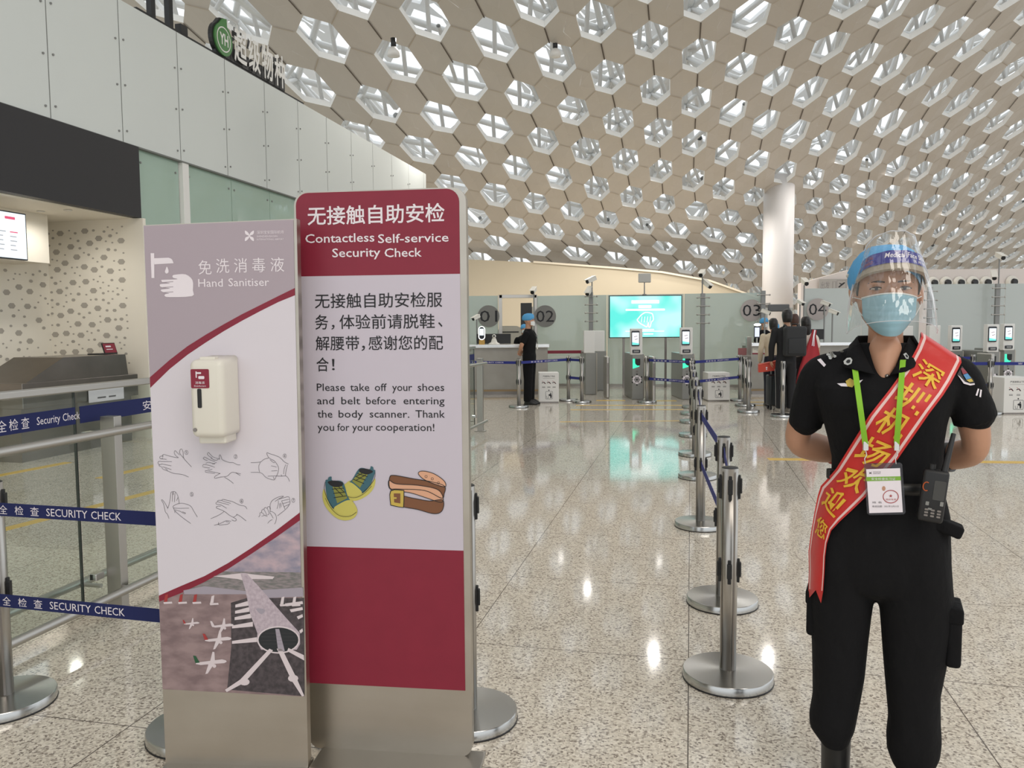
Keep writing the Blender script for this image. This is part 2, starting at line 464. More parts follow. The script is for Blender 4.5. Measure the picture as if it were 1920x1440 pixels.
# ---------------------------------------------------------------- floor
def floor_material():
    m = bpy.data.materials.new('speckled_granite')
    m.use_nodes = True
    nt = m.node_tree
    N, L = nt.nodes, nt.links
    b = N['Principled BSDF']
    tc = N.new('ShaderNodeTexCoord')
    mp = N.new('ShaderNodeMapping')
    mp.inputs['Rotation'].default_value = (0, 0, math.atan(0.2233))
    L.new(tc.outputs['Object'], mp.inputs[0])
    nz = N.new('ShaderNodeTexNoise')
    nz.inputs['Scale'].default_value = 60
    nz.inputs['Detail'].default_value = 1
    wob = N.new('ShaderNodeVectorMath')
    wob.operation = 'MULTIPLY_ADD'
    wob.inputs[1].default_value = (0.012, 0.012, 0.0)
    L.new(nz.outputs['Color'], wob.inputs[0])
    L.new(mp.outputs[0], wob.inputs[2])
    vo = N.new('ShaderNodeTexVoronoi')
    vo.inputs['Scale'].default_value = 125
    L.new(wob.outputs[0], vo.inputs['Vector'])
    sp = N.new('ShaderNodeSeparateColor')
    L.new(vo.outputs['Color'], sp.inputs[0])
    rp = N.new('ShaderNodeValToRGB')
    cr = rp.color_ramp
    cr.interpolation = 'CONSTANT'
    cols = [(0.0, rgb(142, 131, 120)), (0.10, rgb(180, 169, 155)), (0.26, rgb(208, 198, 183)), (0.50, rgb(224, 214, 198)), (0.80, rgb(236, 227, 212))]
    while len(cr.elements) < len(cols):
        cr.elements.new(0.5)
    for e, (p, c) in zip(cr.elements, cols):
        e.position, e.color = p, (*c, 1)
    L.new(sp.outputs[0], rp.inputs[0])
    # joints between the one metre slabs
    sx = N.new('ShaderNodeSeparateXYZ')
    L.new(mp.outputs[0], sx.inputs[0])
    def joint(o, ph):
        a = N.new('ShaderNodeMath'); a.operation = 'ADD'; a.inputs[1].default_value = ph + 102.0
        L.new(o, a.inputs[0])
        md = N.new('ShaderNodeMath'); md.operation = 'MODULO'; md.inputs[1].default_value = 1.02
        L.new(a.outputs[0], md.inputs[0])
        lt = N.new('ShaderNodeMath'); lt.operation = 'LESS_THAN'; lt.inputs[1].default_value = 0.0045
        L.new(md.outputs[0], lt.inputs[0])
        return lt.outputs[0]
    mx = N.new('ShaderNodeMath'); mx.operation = 'MAXIMUM'
    L.new(joint(sx.outputs[0], 0.0), mx.inputs[0])
    L.new(joint(sx.outputs[1], 0.55), mx.inputs[1])
    mc = N.new('ShaderNodeMix'); mc.data_type = 'RGBA'
    L.new(mx.outputs[0], mc.inputs['Factor'])
    L.new(rp.outputs[0], mc.inputs['A'])
    mc.inputs['B'].default_value = (*rgb(92, 82, 74), 1)
    L.new(mc.outputs['Result'], b.inputs['Base Color'])
    b.inputs['Roughness'].default_value = 0.07
    b.inputs['Specular IOR Level'].default_value = 1.0
    return m
granite = floor_material()
fl = MB()
fl.add([(-40, -14, 0), (70, -14, 0), (70, 75, 0), (-40, 75, 0), (-40, -14, -0.3), (70, -14, -0.3), (70, 75, -0.3), (-40, 75, -0.3)],
       [(0, 1, 2, 3), (7, 6, 5, 4), (0, 4, 5, 1), (1, 5, 6, 2), (2, 6, 7, 3), (3, 7, 4, 0)], granite)
struct(fl.build('floor', origin=(0, 0, 0)))

# ---------------------------------------------------------------- ceiling: folded panels with hexagonal openings
panel_m = mat('ceiling_panel_enamel', rgb(190, 183, 174), 0.42)
lip_m = mat('ceiling_opening_edge', rgb(244, 243, 240), 0.5)
seam_m = mat('ceiling_dark_seam', rgb(96, 86, 76), 0.8)
faint_m = mat('ceiling_faint_seam', rgb(178, 164, 144), 0.8)
truss_m = mat('white_truss_paint', rgb(242, 243, 242), 0.5)
roof_m = mat('roof_underside', rgb(242, 243, 243), 0.7)
def node(i, j):
    return GR[i][j]
def inside(i, j):
    return 0 <= i < NI and 0 <= j < NJ
def cell(mb, i, j, lift, h, pm, lip, dpt, seams, fold):
    P = node(i, j)
    Q = [node(i + a, j + b_) for a, b_ in NB]
    nrm = (Q[1] - Q[4]).cross(Q[0] - Q[3]).normalized()
    if nrm.z < 0:
        nrm = -nrm
    up = nrm * lift
    hv = [P + (q - P) * h + up for q in Q]
    md = [(P + q) / 2 + up for q in Q]
    vt = [(P + Q[k] + Q[(k + 1) % 6]) / 3 + up + nrm * (fold if k % 2 else -fold) for k in range(6)]
    vs_, fs_ = hv + md + vt, []
    for k in range(6):
        n = (k + 1) % 6
        fs_ += [(k, 6 + k, 12 + k), (k, 12 + k, n), (n, 12 + k, 6 + n)]
    mb.add(vs_, fs_, pm)
    tv = [v + nrm * dpt for v in hv]
    mb.add(hv + tv, [(k, (k + 1) % 6, (k + 1) % 6 + 6, k + 6) for k in range(6)], lip)
    if seams:
        for k in (0, 1, 2):
            a, b_ = hv[k], node(i + NB[k][0], j + NB[k][1]) + (P - Q[k]) * h
            t = (b_ - a).normalized()
            sd = nrm.cross(t) * (0.016 if k == 0 else 0.008)
            dn = nrm * -0.02
            mb.add([a - sd + dn, a + sd + dn, b_ + sd + dn, b_ - sd + dn], [(0, 1, 2, 3)], seam_m if k == 0 else faint_m)
    return nrm
ce, tr, ro = MB(), MB(), MB()
for i in range(1, NI - 1):
    for j in range(1, NJ - 1):
        hh = 0.362 + random.uniform(-0.02, 0.02)
        n = cell(ce, i, j, 0.0, hh, panel_m, lip_m, 0.16, True, 0.035)
        cell(ro, i, j, 2.5, 0.47, roof_m, roof_m, 0.1, False, 0.0)
        P = node(i, j)
        top = P + n * random.uniform(1.25, 1.4)
        for a, b_ in NB[:3]:
            q = node(i + a, j + b_)
            tr.tube([top, q + n * 1.3], 0.085, truss_m, 6, False)
        for k in range(6):
            a, b_ = NB[k]
            c_, d_ = NB[(k + 1) % 6]
            vt = (P + node(i + a, j + b_) + node(i + c_, j + d_)) / 3 + n * 0.22
            if k < 2:
                vt2 = (P + node(i + NB[1][0], j + NB[1][1]) + node(i + NB[2][0], j + NB[2][1])) / 3 + n * 0.22
                if k == 0:
                    tr.tube([vt, vt2], 0.06, truss_m, 6, False)
            if random.random() < 0.8:
                tr.tube([top, vt], 0.055, truss_m, 6, False)
        if random.random() < 0.6:
            q = node(i + 1, j) - P
            e = node(i, j + 1) - P
            a0 = P + q * random.uniform(-.5, .5) - e * 0.5 + n * random.uniform(.5, 2.0)
            tr.tube([a0, a0 + e * 1.1 + q * random.uniform(-.6, .6)], random.uniform(.04, .1), truss_m, 6, False)
rear = MB()                                      # the hall ceiling goes on over and behind the photographer
rear.box((14, -7.0, 13.6), (64, 18, 0.3), panel_m)
struct(rear.build('ceiling_rear'))
struct(ce.build('ceiling', origin=(0, 0, 0)))
struct(tr.build('ceiling_truss', origin=(0, 0, 0)))
struct(ro.build('ceiling_roof', origin=(0, 0, 0)))

# extra spots added in the ceiling openings to brighten the deep hall and floor
def fill_spot(i, j, power, col=(1.0, 0.96, 0.91)):
    l = bpy.data.lights.new('ceiling_fill_spot', 'SPOT')
    l.energy, l.color, l.shadow_soft_size, l.spot_size, l.spot_blend = power, col, 0.09, radians(150), 0.6
    o = bpy.data.objects.new('ceiling_fill_spot', l)
    COL.objects.link(o)
    P_ = node(i - GI0, j - GJ0)
    Q_ = [node(i - GI0 + a, j - GJ0 + b_) for a, b_ in NB]
    n_ = (Q_[1] - Q_[4]).cross(Q_[0] - Q_[3]).normalized()
    n_ = n_ if n_.z > 0 else -n_
    o.location = P_ - n_ * 0.05
for i, j in ((-5, 2), (-3, 4), (-1, 2), (0, 5), (2, 1), (6, 5), (7, 2), (9, 4), (12, 3), (-4, 5), (-2, 5), (1, 4), (-1, 4), (5, 2), (8, 2), (-6, 4), (10, 3)):
    fill_spot(i, j, 190)
class Frame:
    """an upright working plane: local x to the right along it, z up, -y towards the viewer"""
    def __init__(s, o, rz, roll=0.0):
        s.o, s.rz = V(o), rz
        s.M = Matrix.Translation(s.o) @ Matrix.Rotation(rz, 4, 'Z') @ Matrix.Rotation(roll, 4, 'Y')
        s.I = s.M.inverted()
        s.R = s.I.to_3x3()
    def loc(s, px, py, y=0.0):
        c, d = s.I @ CAM, s.R @ ray(px, py)
        p = c + d * ((y - c.y) / d.y)
        return p.x, p.z
    def rt(s, o):
        o.matrix_world = s.M
        return o
def sthing(fr, name, label, cat, group=None):
    o = thing(name, label, cat, (0, 0, 0), 0, group)
    o.location = fr.o
    o.rotation_euler = fr.M.to_euler()
    return o
def put(o, fr):
    o.location, o.rotation_euler = fr.o, fr.M.to_euler()
    return o

# ---------------------------------------------------------------- the wall on the left
W = Frame(along(-7.43, 0), math.atan2(D.y, D.x))
panel_white = mat('white_wall_panel', rgb(216, 220, 216), 0.38, noise=(0.5, 0.3, rgb(211, 215, 212)))
panel_joint = mat('panel_joint', rgb(120, 122, 118), 0.7)
fascia_m = mat('black_fascia', rgb(38, 36, 38), 0.5)
green_glass = glass_mat('green_back_glass', rgb(170, 205, 190), 0.2, 0.8, 0.03, 1.9, rgb(186, 210, 196), tl=0.0, bump=((3, 3, 0.8), 0.15, 0.02))
z_p0, z_p1, z_f0 = 3.93, 5.76, 2.98
sL = -4.0
sE = W.loc(800, 335)[0]
sF = W.loc(265, 400)[0]
j0, j9 = W.loc(97, 200)[0], W.loc(736, 320)[0]
pw = (j9 - j0) / 9
wl = MB()
wl.box(((sL + sE) / 2, 0.10, (z_p0 + z_p1) / 2), (sE - sL, 0.16, z_p1 - z_p0), panel_white)
for k in range(-12, 13):
    s_ = j0 + k * pw
    if sL < s_ < sE:
        wl.flat([(s_ - 0.006, z_p0), (s_ + 0.006, z_p0), (s_ + 0.006, z_p1), (s_ - 0.006, z_p1)], 0.0185, panel_joint)
        for z_ in (z_p0 + 0.13, z_p0 + 0.72, z_p0 + 1.3):
            for e in (-0.075, 0.075):
                wl.cyl((s_ + e, 0.02, z_ + (0.03 if e > 0 else 0)), (s_ + e, 0.006, z_ + (0.03 if e > 0 else 0)), 0.014, steel_grey, n=8)
wl.box(((sL + sF) / 2, 0.06, (z_p0 + z_f0) / 2), (sF - sL, 0.12, z_p0 - z_f0 - 0.01), fascia_m)
wl.box(((sL + sE) / 2, 0.04, z_p0 - 0.006), (sE - sL, 0.06, 0.02), panel_joint)
# back board behind the green glass
wl.box(((sF + sE) / 2, 0.30, z_p0 / 2), (sE - sF, 0.05, z_p0), mat('green_back_board', rgb(190, 206, 196), 0.6))
wl.box((sE - 0.05, 0.30, z_p1 / 2), (0.10, 0.55, z_p1), beige_wall)
struct(put(wl.build('wall_left', origin=(0, 0, 0)), W))
gg = MB()
k0 = W.loc(352, 360)[0]
gw = pw
s_ = sF
edges = [sF + 0.05, k0 - 0.08, k0 + 0.08]
while edges[-1] + gw < sE:
    edges.append(edges[-1] + gw)
edges.append(sE - 0.1)
for a, b_ in zip(edges[:-1], edges[1:]):
    if b_ - a > 0.2:
        gg.box(((a + b_) / 2, 0.09, z_p0 / 2), (b_ - a - 0.012, 0.012, z_p0 - 0.02), green_glass)
        for e in (a + 0.08, b_ - 0.08):
            for z_ in (2.99, 3.75):
                gg.cyl((e, 0.085, z_), (e, 0.07, z_), 0.016, steel_grey, n=8)
struct(put(gg.build('window_1', origin=(0, 0, 0)), W))
pc = MB()
pc.box((k0, 0.07, z_p0 / 2), (0.15, 0.10, z_p0 - 0.02), white_metal)
struct(put(pc.build('trim_1', origin=(0, 0, 0)), W))
# the check-in recess under the black fascia
pat_m = mat('hexagon_print', rgb(172, 166, 156), 0.7)
rec_m = mat('recess_paint', rgb(234, 228, 214), 0.6)
rc = MB()
sR = sF - 0.02
dR = 1.5
rc.box((sR + 0.03, 0.02 + dR / 2, z_f0 / 2), (0.06, dR + 0.1, z_f0), rec_m)
rc.box(((sL + sR) / 2, dR + 0.05, z_f0 / 2), (sR - sL, 0.10, z_f0), rec_m)
rc.box(((sL + sR) / 2, dR / 2 + 0.13, z_f0 + 0.05), (sR - sL + 0.1, dR + 0.0, 0.10), rec_m)
s_b = W.loc(97, 450, 0.9)[0]
z_b = W.loc(60, 490, 0.9)[1]
rc.box(((sL + s_b) / 2, (0.95 + dR) / 2, (z_b + z_f0) / 2), (s_b - sL, dR - 0.95, z_f0 - z_b), rec_m)
rnd = random.Random(3)
def hexes(n, u0, u1, v0, v1, fn):
    done = []
    for q in range(n * 30):
        r_ = 0.060 if len(done) < n * 0.22 else rnd.choice((0.034, 0.026, 0.018))
        u_, v_ = rnd.uniform(u0 + r_, u1 - r_), rnd.uniform(v0 + r_, v1 - r_)
        if all((u_ - a) ** 2 + (v_ - b_) ** 2 > (r_ + c_ + 0.035) ** 2 for a, b_, c_ in done):
            done.append((u_, v_, r_))
            fn(u_, v_, r_)
        if len(done) >= n:
            break
def on_return(u_, v_, r_):
    rc.add([(sR - 0.003, u_ + r_ * cos(pi * k / 3), v_ + r_ * 0.68 * sin(pi * k / 3)) for k in range(6)], [tuple(range(6))], pat_m)
def on_back(u_, v_, r_):
    rc.add([(u_ + r_ * cos(pi * k / 3), dR - 0.003, v_ + r_ * 0.68 * sin(pi * k / 3)) for k in range(6)], [tuple(range(6))], pat_m)
hexes(260, 0.25, dR, 0.1, 2.9, on_return)
hexes(420, sR - 4.2, sR, 0.1, z_b - 0.02, on_back)
for u_ in (0.35, 0.75):
    rc.lathe([(0.05, 0), (0.05, 0.008), (0.03, 0.012)], (sR - 0.9, u_, z_f0 - 0.012), white_pl, 16)
struct(put(rc.build('wall_recess', origin=(0, 0, 0)), W))

for u_ in (-0.9, -2.4):                          # the two downlights of the recess ceiling
    l_ = bpy.data.lights.new('recess_downlight_beam', 'SPOT')
    l_.energy, l_.color, l_.shadow_soft_size, l_.spot_size, l_.spot_blend = 20, (1.0, 0.96, 0.90), 0.06, radians(165), 0.8
    lo_ = bpy.data.objects.new('recess_downlight_beam', l_)
    COL.objects.link(lo_)
    lo_.location = W.M @ V((sR + u_, 0.55, z_f0 - 0.03))
# hanging flight screen
mx0, mz0 = W.loc(53, 489, 0.25)
mx1, mz1 = W.loc(60, 403, 0.25)
mon = sthing(W, 'flight_screen', 'lit white flight information screen hanging in the check-in recess', 'screen')
mb = MB()
mw = 1.0
mb.box((mx0 - mw / 2, 0.28, (mz0 + mz1) / 2), (mw, 0.06, mz1 - mz0), screen_dark, 0.006)
mb.build('housing', mon)
mb = MB()
mb.flat(rrect(mx0 - mw + 0.015, mx0 - 0.015, mz0 + 0.015, mz1 - 0.015, 0.003, 1), 0.249, screen_lit)
mb.build('display', mon)
mb = MB()
gt = mat('screen_grey_text', rgb(150, 150, 155), 0.5, emit=(0.4, 0.4, 0.43), es=0.6)
rt_ = mat('screen_red_mark', rgb(200, 60, 90), 0.5, emit=(0.7, 0.1, 0.2), es=0.6)
for r_ in range(5):
    mb = MB()
    for c_ in range(5):
        x_ = mx0 - 0.92 + c_ * 0.17
        z_ = mz0 + 0.10 + r_ * 0.05
        mb.flat(rrect(x_, x_ + rnd.uniform(0.06, 0.12), z_, z_ + 0.012, 0.003, 1), 0.2485, rt_ if (r_, c_) == (4, 4) else gt)
    mb.build('flight_row', mon)
mb = MB()
mb.flat(rrect(mx0 - 0.30, mx0 - 0.16, mz1 - 0.09, mz1 - 0.06, 0.003, 1), 0.2485, rt_)
mb.build('screen_title', mon)
mb = MB()
mb.cyl((mx0 - mw / 2, 0.29, mz1), (mx0 - mw / 2, 0.29, z_f0), 0.025, steel_dark, n=12)
mb.build('hanger', mon)

# black rail frames and the shop sign on top of the wall
sg = sthing(W, 'roof_rail', 'black metal rail frame standing on top of the white panel wall', 'railing')
mb = MB()
def ontop(px, py):
    return W.loc(px, py, 0.12)
a0, a1 = W.loc(250, 15, 0.12)[0], W.loc(565, 192, 0.12)[0]
mb.box(((a0 + a1) / 2, 0.12, z_p1 + 0.03), (a1 - a0, 0.10, 0.06), black_pl)
mb.build('base_rail', sg)
for p0, p1, hh in ((283, 293, 0.75), (316, 321, 0.55)):
    mb = MB()
    x_ = W.loc(p0, 20, 0.12)[0]
    mb.box((x_, 0.12, z_p1 + 0.06 + hh / 2), (0.09, 0.08, hh), black_pl)
    mb.build('post', sg)
mb = MB()
x_, x2 = W.loc(283, 20, 0.12)[0], W.loc(316, 20, 0.12)[0]
mb.box(((x_ + x2) / 2, 0.12, z_p1 + 0.58), (x2 - x_, 0.07, 0.06), black_pl)
mb.build('top_rail', sg)
mb = MB()
x_ = W.loc(340, 55, 0.12)[0]
mb.box((x_, 0.12, z_p1 + 0.12), (0.16, 0.10, 0.14), black_pl)
mb.build('bracket', sg)

ss = sthing(W, 'shop_sign', 'black shop sign with white brush characters and round green emblem', 'sign')
mb = MB()
x0_, x1_ = W.loc(437, 118, 0.05)[0], W.loc(535, 165, 0.05)[0]
b0 = W.loc(405, 92, 0.05)[0]
zc = z_p1 + 0.06
mb.prism([(b0, zc), (x1_, zc), (x1_, zc + 0.22), (x0_, zc + 0.22), (x0_ - 0.1, zc + 0.3), (b0, zc + 0.45)], 0.06, 0.12, black_pl)
mb.build('backing', ss)
mb = MB()
n4 = 4
cw = (x1_ - x0_) / n4
for k, ch in enumerate('超级物种'):
    mb = MB()
    mb.text(ch, x0_ + cw * k + 0.02, x0_ + cw * (k + 1) - 0.03, zc + 0.02, zc + 0.62 - 0.03 * (k % 2), 0.03, white_metal, 0.014)
    mb.text(ch, x0_ + cw * k + 0.05, x0_ + cw * (k + 1), zc + 0.0, zc + 0.60 - 0.03 * (k % 2), 0.10, black_pl, 0.05)
    mb.build('sign_character', ss)
mb = MB()
ex, ez = W.loc(420, 84, 0.03)
green_e = mat('emblem_green', rgb(74, 130, 70), 0.4)
er = 0.25
pts = disc(ex, zc + er, er, 28)
pts = pts[:6] + [(ex + 0.10, zc + 2 * er + 0.10), (ex - 0.02, zc + 2 * er + 0.07)] + pts[9:]
mb.prism(pts, 0.03, 0.055, green_e)
mb.prism([(p[0] - 0.05, p[1]) for p in pts], 0.056, 0.12, black_pl)
mb.flat(disc(ex, zc + er, er * 0.78, 28), 0.028, white_metal)
mb.flat(disc(ex, zc + er, er * 0.70, 28), 0.026, green_e)
mb.text('YH', ex - 0.12, ex + 0.12, zc + er - 0.09, zc + er + 0.09, 0.024, white_metal, 0.03)
mb.build('emblem', ss)

# check-in machine of dark steel inside the recess
cm = sthing(W, 'check_in_machine', 'dark steel check-in machine with a sloping top against the hexagon print wall', 'machine')
mA = W.loc(45, 740, 0.0)[0]
mBx = W.loc(252, 735, 0.0)[0]
mC = W.loc(130, 740, 0.0)[0]
def mz(px, py):
    return W.loc(px, py, 0.0)[1]
zt, zm, zl = mz(165, 668), mz(130, 712), mz(130, 757)
mb = MB()
mb.prism([(mA - 0.02, 0), (mBx - 0.02, 0), (mBx, zl), (mA, zl)], 0.05, 0.75, steel_dark)
mb.build('plinth', cm)
mb = MB()
mb.box(((mA + mBx) / 2 + 0.03, 0.40, (zl + zm) / 2), (mBx - mA + 0.1, 0.80, zm - zl), steel_dark, 0.006)
mb.build('middle_box', cm)
mb = MB()
mb.prism([(mA + 0.05, zm), (mBx - 0.08, zm), (mBx - 0.12, zt), (mA + 0.62, zt)], 0.02, 0.72, steel_dark)
mb.build('sloping_hood', cm)
mb = MB()
mb.flat(rrect(mBx - 0.85, mBx - 0.22, zl - 0.02, zl + 0.17, 0.004, 1), -0.012, paper_white)
mb.flat(rrect(mBx - 0.70, mBx - 0.55, zl + 0.02, zl + 0.04, 0.004, 1), -0.013, line_ink)
mb.flat(rrect(mBx - 0.50, mBx - 0.37, zl + 0.02, zl + 0.04, 0.004, 1), -0.013, line_ink)
mb.build('paper_notice', cm)
ts = sthing(W, 'table_notice', 'small crimson notice tilted on top of the check-in machine', 'sign')
mb = MB()
x_ = W.loc(208, 662, 0.3)[0]
Mx = Matrix.Translation((x_, 0.3, zt + 0.01)) @ Matrix.Rotation(radians(-18), 4, 'X')
mb.box((0, 0, 0.07), (0.24, 0.012, 0.15), black_pl, 0, Mx)
mb.flat(rrect(-0.11, 0.11, 0.008, 0.135, 0.004, 1), -0.0075, crimson, Mx)
mb.flat(rrect(-0.07, 0.03, 0.085, 0.105, 0.003, 1), -0.0085, print_white, Mx)
mb.flat(rrect(-0.07, 0.05, 0.05, 0.06, 0.003, 1), -0.0085, print_white, Mx)
mb.build('notice_card', ts)
mb = MB()
mb.box((x_ - 0.12, 0.33, zt + 0.008), (0.34, 0.18, 0.016), black_pl, 0.003)
mb.build('foot', ts)

# ---------------------------------------------------------------- far walls
bw = MB()
YB = 30.0
top = [(700, 478), (870, 486), (1000, 492), (1150, 503), (1240, 511), (1330, 527), (1432, 563)]
pts = [at(px, py, YB) for px, py in top]
vs_ = [(p.x, YB, p.z) for p in pts] + [(p.x, YB, 0) for p in reversed(pts)]
n = len(vs_)
bw.add(vs_ + [(a, b_ + 0.25, c_) for a, b_, c_ in vs_],
       [tuple(reversed(range(n))), tuple(range(n, 2 * n))] + [(k, (k + 1) % n, (k + 1) % n + n, k + n) for k in range(n)], beige_wall)
struct(bw.build('wall_back', origin=(0, YB, 0)))
tp = MB()
trim_pale = mat('pale_coping', rgb(240, 228, 205), 0.5)
for a, b_ in zip(pts[2:-1], pts[3:]):
    tp.add([(a.x, YB - 0.06, a.z - 0.02), (b_.x, YB - 0.06, b_.z - 0.02), (b_.x, YB - 0.06, b_.z + 0.05), (a.x, YB - 0.06, a.z + 0.05),
            (a.x, YB + 0.3, a.z + 0.05), (b_.x, YB + 0.3, b_.z + 0.05)], [(0, 1, 2, 3), (3, 2, 5, 4)], trim_pale)
struct(tp.build('trim_2', origin=(0, YB, 0)))
# white building block on the right
YR = 27.0
wr = MB()
wr_m = mat('pinkish_white_wall', rgb(222, 212, 206), 0.6)
top = [(1502, 531), (1540, 520), (1592, 506), (1760, 505), (1990, 503), (2300, 500)]
pts = [at(px, py, YR) for px, py in top]
vs_ = [(p.x, YR, p.z) for p in pts] + [(p.x, YR, 0) for p in reversed(pts)]
n = len(vs_)
wr.add(vs_ + [(a, b_ + 0.3, c_) for a, b_, c_ in vs_],
       [tuple(reversed(range(n))), tuple(range(n, 2 * n))] + [(k, (k + 1) % n, (k + 1) % n + n, k + n) for k in range(n)], wr_m)
struct(wr.build('wall_right', origin=(0, YR, 0)))
fb = MB()                                        # far end of the hall beyond the column
fb.box((18, 68, 3.0), (90, 0.3, 6.0), beige_wall)
struct(fb.build('wall_far', origin=(0, 68, 0)))
# round column
cp = at(1457, 600, 29.0)
cl = MB()
zt_ = at(1457, 352, 29.0).z + 0.4
R_ = 27.5 * 29.0 / FPX
cl.lathe([(R_, 0), (R_, zt_)], (cp.x, 29.0, 0), mat('column_paint', rgb(226, 222, 220), 0.5), 40)
struct(cl.build('pillar', origin=(cp.x, 29.0, 0)))
# yellow lines on the floor
yl = mat('yellow_floor_tape', rgb(226, 186, 84), 0.35)
def floor_line(p, q, wd):
    a, b_ = gnd(*p), gnd(*q)
    t = (b_ - a).normalized()
    s_ = V((-t.y, t.x, 0)) * wd / 2
    mb = MB()
    vs_ = [a - s_, b_ - s_, b_ + s_, a + s_]
    mb.add([(v.x, v.y, 0.003) for v in vs_] + [(v.x, v.y, 0.0) for v in vs_],
           [(0, 1, 2, 3), (0, 4, 5, 1), (1, 5, 6, 2), (2, 6, 7, 3), (3, 7, 4, 0)], yl)
    return struct(mb.build('floor_line'))
for p, q, wd in (((1118, 751), (1172, 751), 0.16), ((1229, 751.5), (1268, 751.5), 0.16), ((1080, 760), (1280, 760), 0.10),
                 ((1070, 768.5), (1281, 768), 0.08), ((1050, 791), (1290, 789), 0.05),
                 ((-60, 903), (128, 867), 0.11), ((186, 897), (330, 864), 0.11), ((-40, 1005), (330, 911), 0.10),
                 ((1440, 861), (1560, 862), 0.13), ((1828, 866), (2000, 868), 0.13),
                 ((1405, 754), (1450, 754), 0.09), ((1380, 760), (1450, 760), 0.08)):
    floor_line(p, q, wd)
# ---------------------------------------------------------------- glass barrier on the left
rail_glass = glass_mat('clear_rail_glass', (0.90, 0.94, 0.92), 0.97, 0.03, 0.01, 1.35, (0.6, 0.7, 0.65))
glass_edge = mat('dark_glass_edge', rgb(46, 54, 50), 0.3)
B0 = -2.97
def bar_local(mb_fn, fr):
    pass
def barrier(label, s0, s1, posts, band, upper_gap=None):
    fr = Frame(along(B0, 0), math.atan2(D.y, D.x))
    o = sthing(fr, 'glass_barrier', label, 'barrier', 'glass barriers with steel posts')
    pd = posts
    for s_ in pd:
        mb = MB()
        mb.box((s_, 0.0, 0.52), (0.055, 0.085, 1.04), steel, 0.003)
        p = mb.build('post', o)
        mb = MB()
        mb.box((s_, 0.0, 0.006), (0.10, 0.15, 0.012), steel, 0.003)
        mb.build('foot_plate', p)
    cuts = [s0] + [s_ - 0.12 for s_ in pd if s0 + 0.3 < s_ - 0.12 < s1 - 0.2] + [s1]
    for a, b_ in zip(cuts[:-1], cuts[1:]):
        mb = MB()
        mb.box(((a + b_) / 2, 0.10, 0.62), (b_ - a - 0.02, 0.012, 1.14), rail_glass)
        mb.box((b_ - 0.012, 0.10, 0.62), (0.008, 0.013, 1.14), glass_edge)
        g_ = mb.build('glass_pane', o)
        mb = MB()
        mb.box(((a + b_) / 2, 0.092, 1.055), (b_ - a - 0.03, 0.002, 0.085), navy)
        bd = mb.build('blue_band', g_)
    mb = MB()
    mb.box(((s0 + s1) / 2, 0.10, 1.19), (s1 - s0, 0.055, 0.035), steel, 0.006)
    mb.build('top_rail', o)
    for y_, z_, nm in ((-0.075, 0.97, 'tube_rail'), (-0.075, 0.145, 'tube_rail'), (0.24, 0.145, 'tube_rail')):
        mb = MB()
        mb.cyl((s0, y_, z_), (s1, y_, z_), 0.021, steel, n=14)
        for s_ in pd:
            mb.cyl((s_, y_, z_), (s_, 0.0 if y_ < 0 else 0.10, z_), 0.012, steel, n=8)
        mb.build(nm, o)
    for s_ in pd:
        for z_ in (0.22, 0.95):
            mb = MB()
            mb.box((s_ - 0.07, 0.07, z_), (0.06, 0.05, 0.035), chrome, 0.004)
            mb.build('glass_clamp', o)
    return o, fr
bar, bfr = barrier('glass barrier with steel tube rails behind the left navy belts', 1.6, 8.2, [2.2, 4.18, 6.2, 8.15], True)
mb = MB()
lz, yb = 1.055, 0.0908
def bx(px, py):
    return bfr.loc(px, py, yb)
for ch, p0, p1 in (('安', -28, -10), ('全', -6, 12), ('检', 17, 34), ('查', 40, 55)):
    a, b_ = bx(p0, 795), bx(p1, 795)
    mb.text(ch, a[0], b_[0], lz - 0.026, lz + 0.026, yb, print_white)
for wd, p0, p1 in (('Security', 69, 113), ('Check', 118, 150)):
    mb.word(wd, bx(p0, 788)[0], bx(p1, 786)[0], lz - 0.018, 0.036, yb, print_white)
mb.build('band_lettering', bar)
mb = MB()
a, b_ = bx(268, 765), bx(279, 765)
mb.text('安', a[0], b_[0] + 0.02, lz - 0.026, lz + 0.026, yb, print_white)
x_ = b_[0] + 0.06
for ch in '全检查':
    mb.text(ch, x_, x_ + 0.06, lz - 0.026, lz + 0.026, yb, print_white)
    x_ += 0.11
mb.build('band_lettering', bar)
bar2, bfr2 = barrier('short end of the glass barrier seen beside the crimson sign', 10.35, 11.62, [10.75, 11.56], True)
mb = MB()
mb.text('安 全 检 查', 10.5, 10.85, lz + 0.004, lz + 0.03, yb, print_white)
mb.word('SECURITY CHECK', 10.5, 10.9, lz - 0.03, 0.022, yb, print_white)
mb.build('band_lettering', bar2)

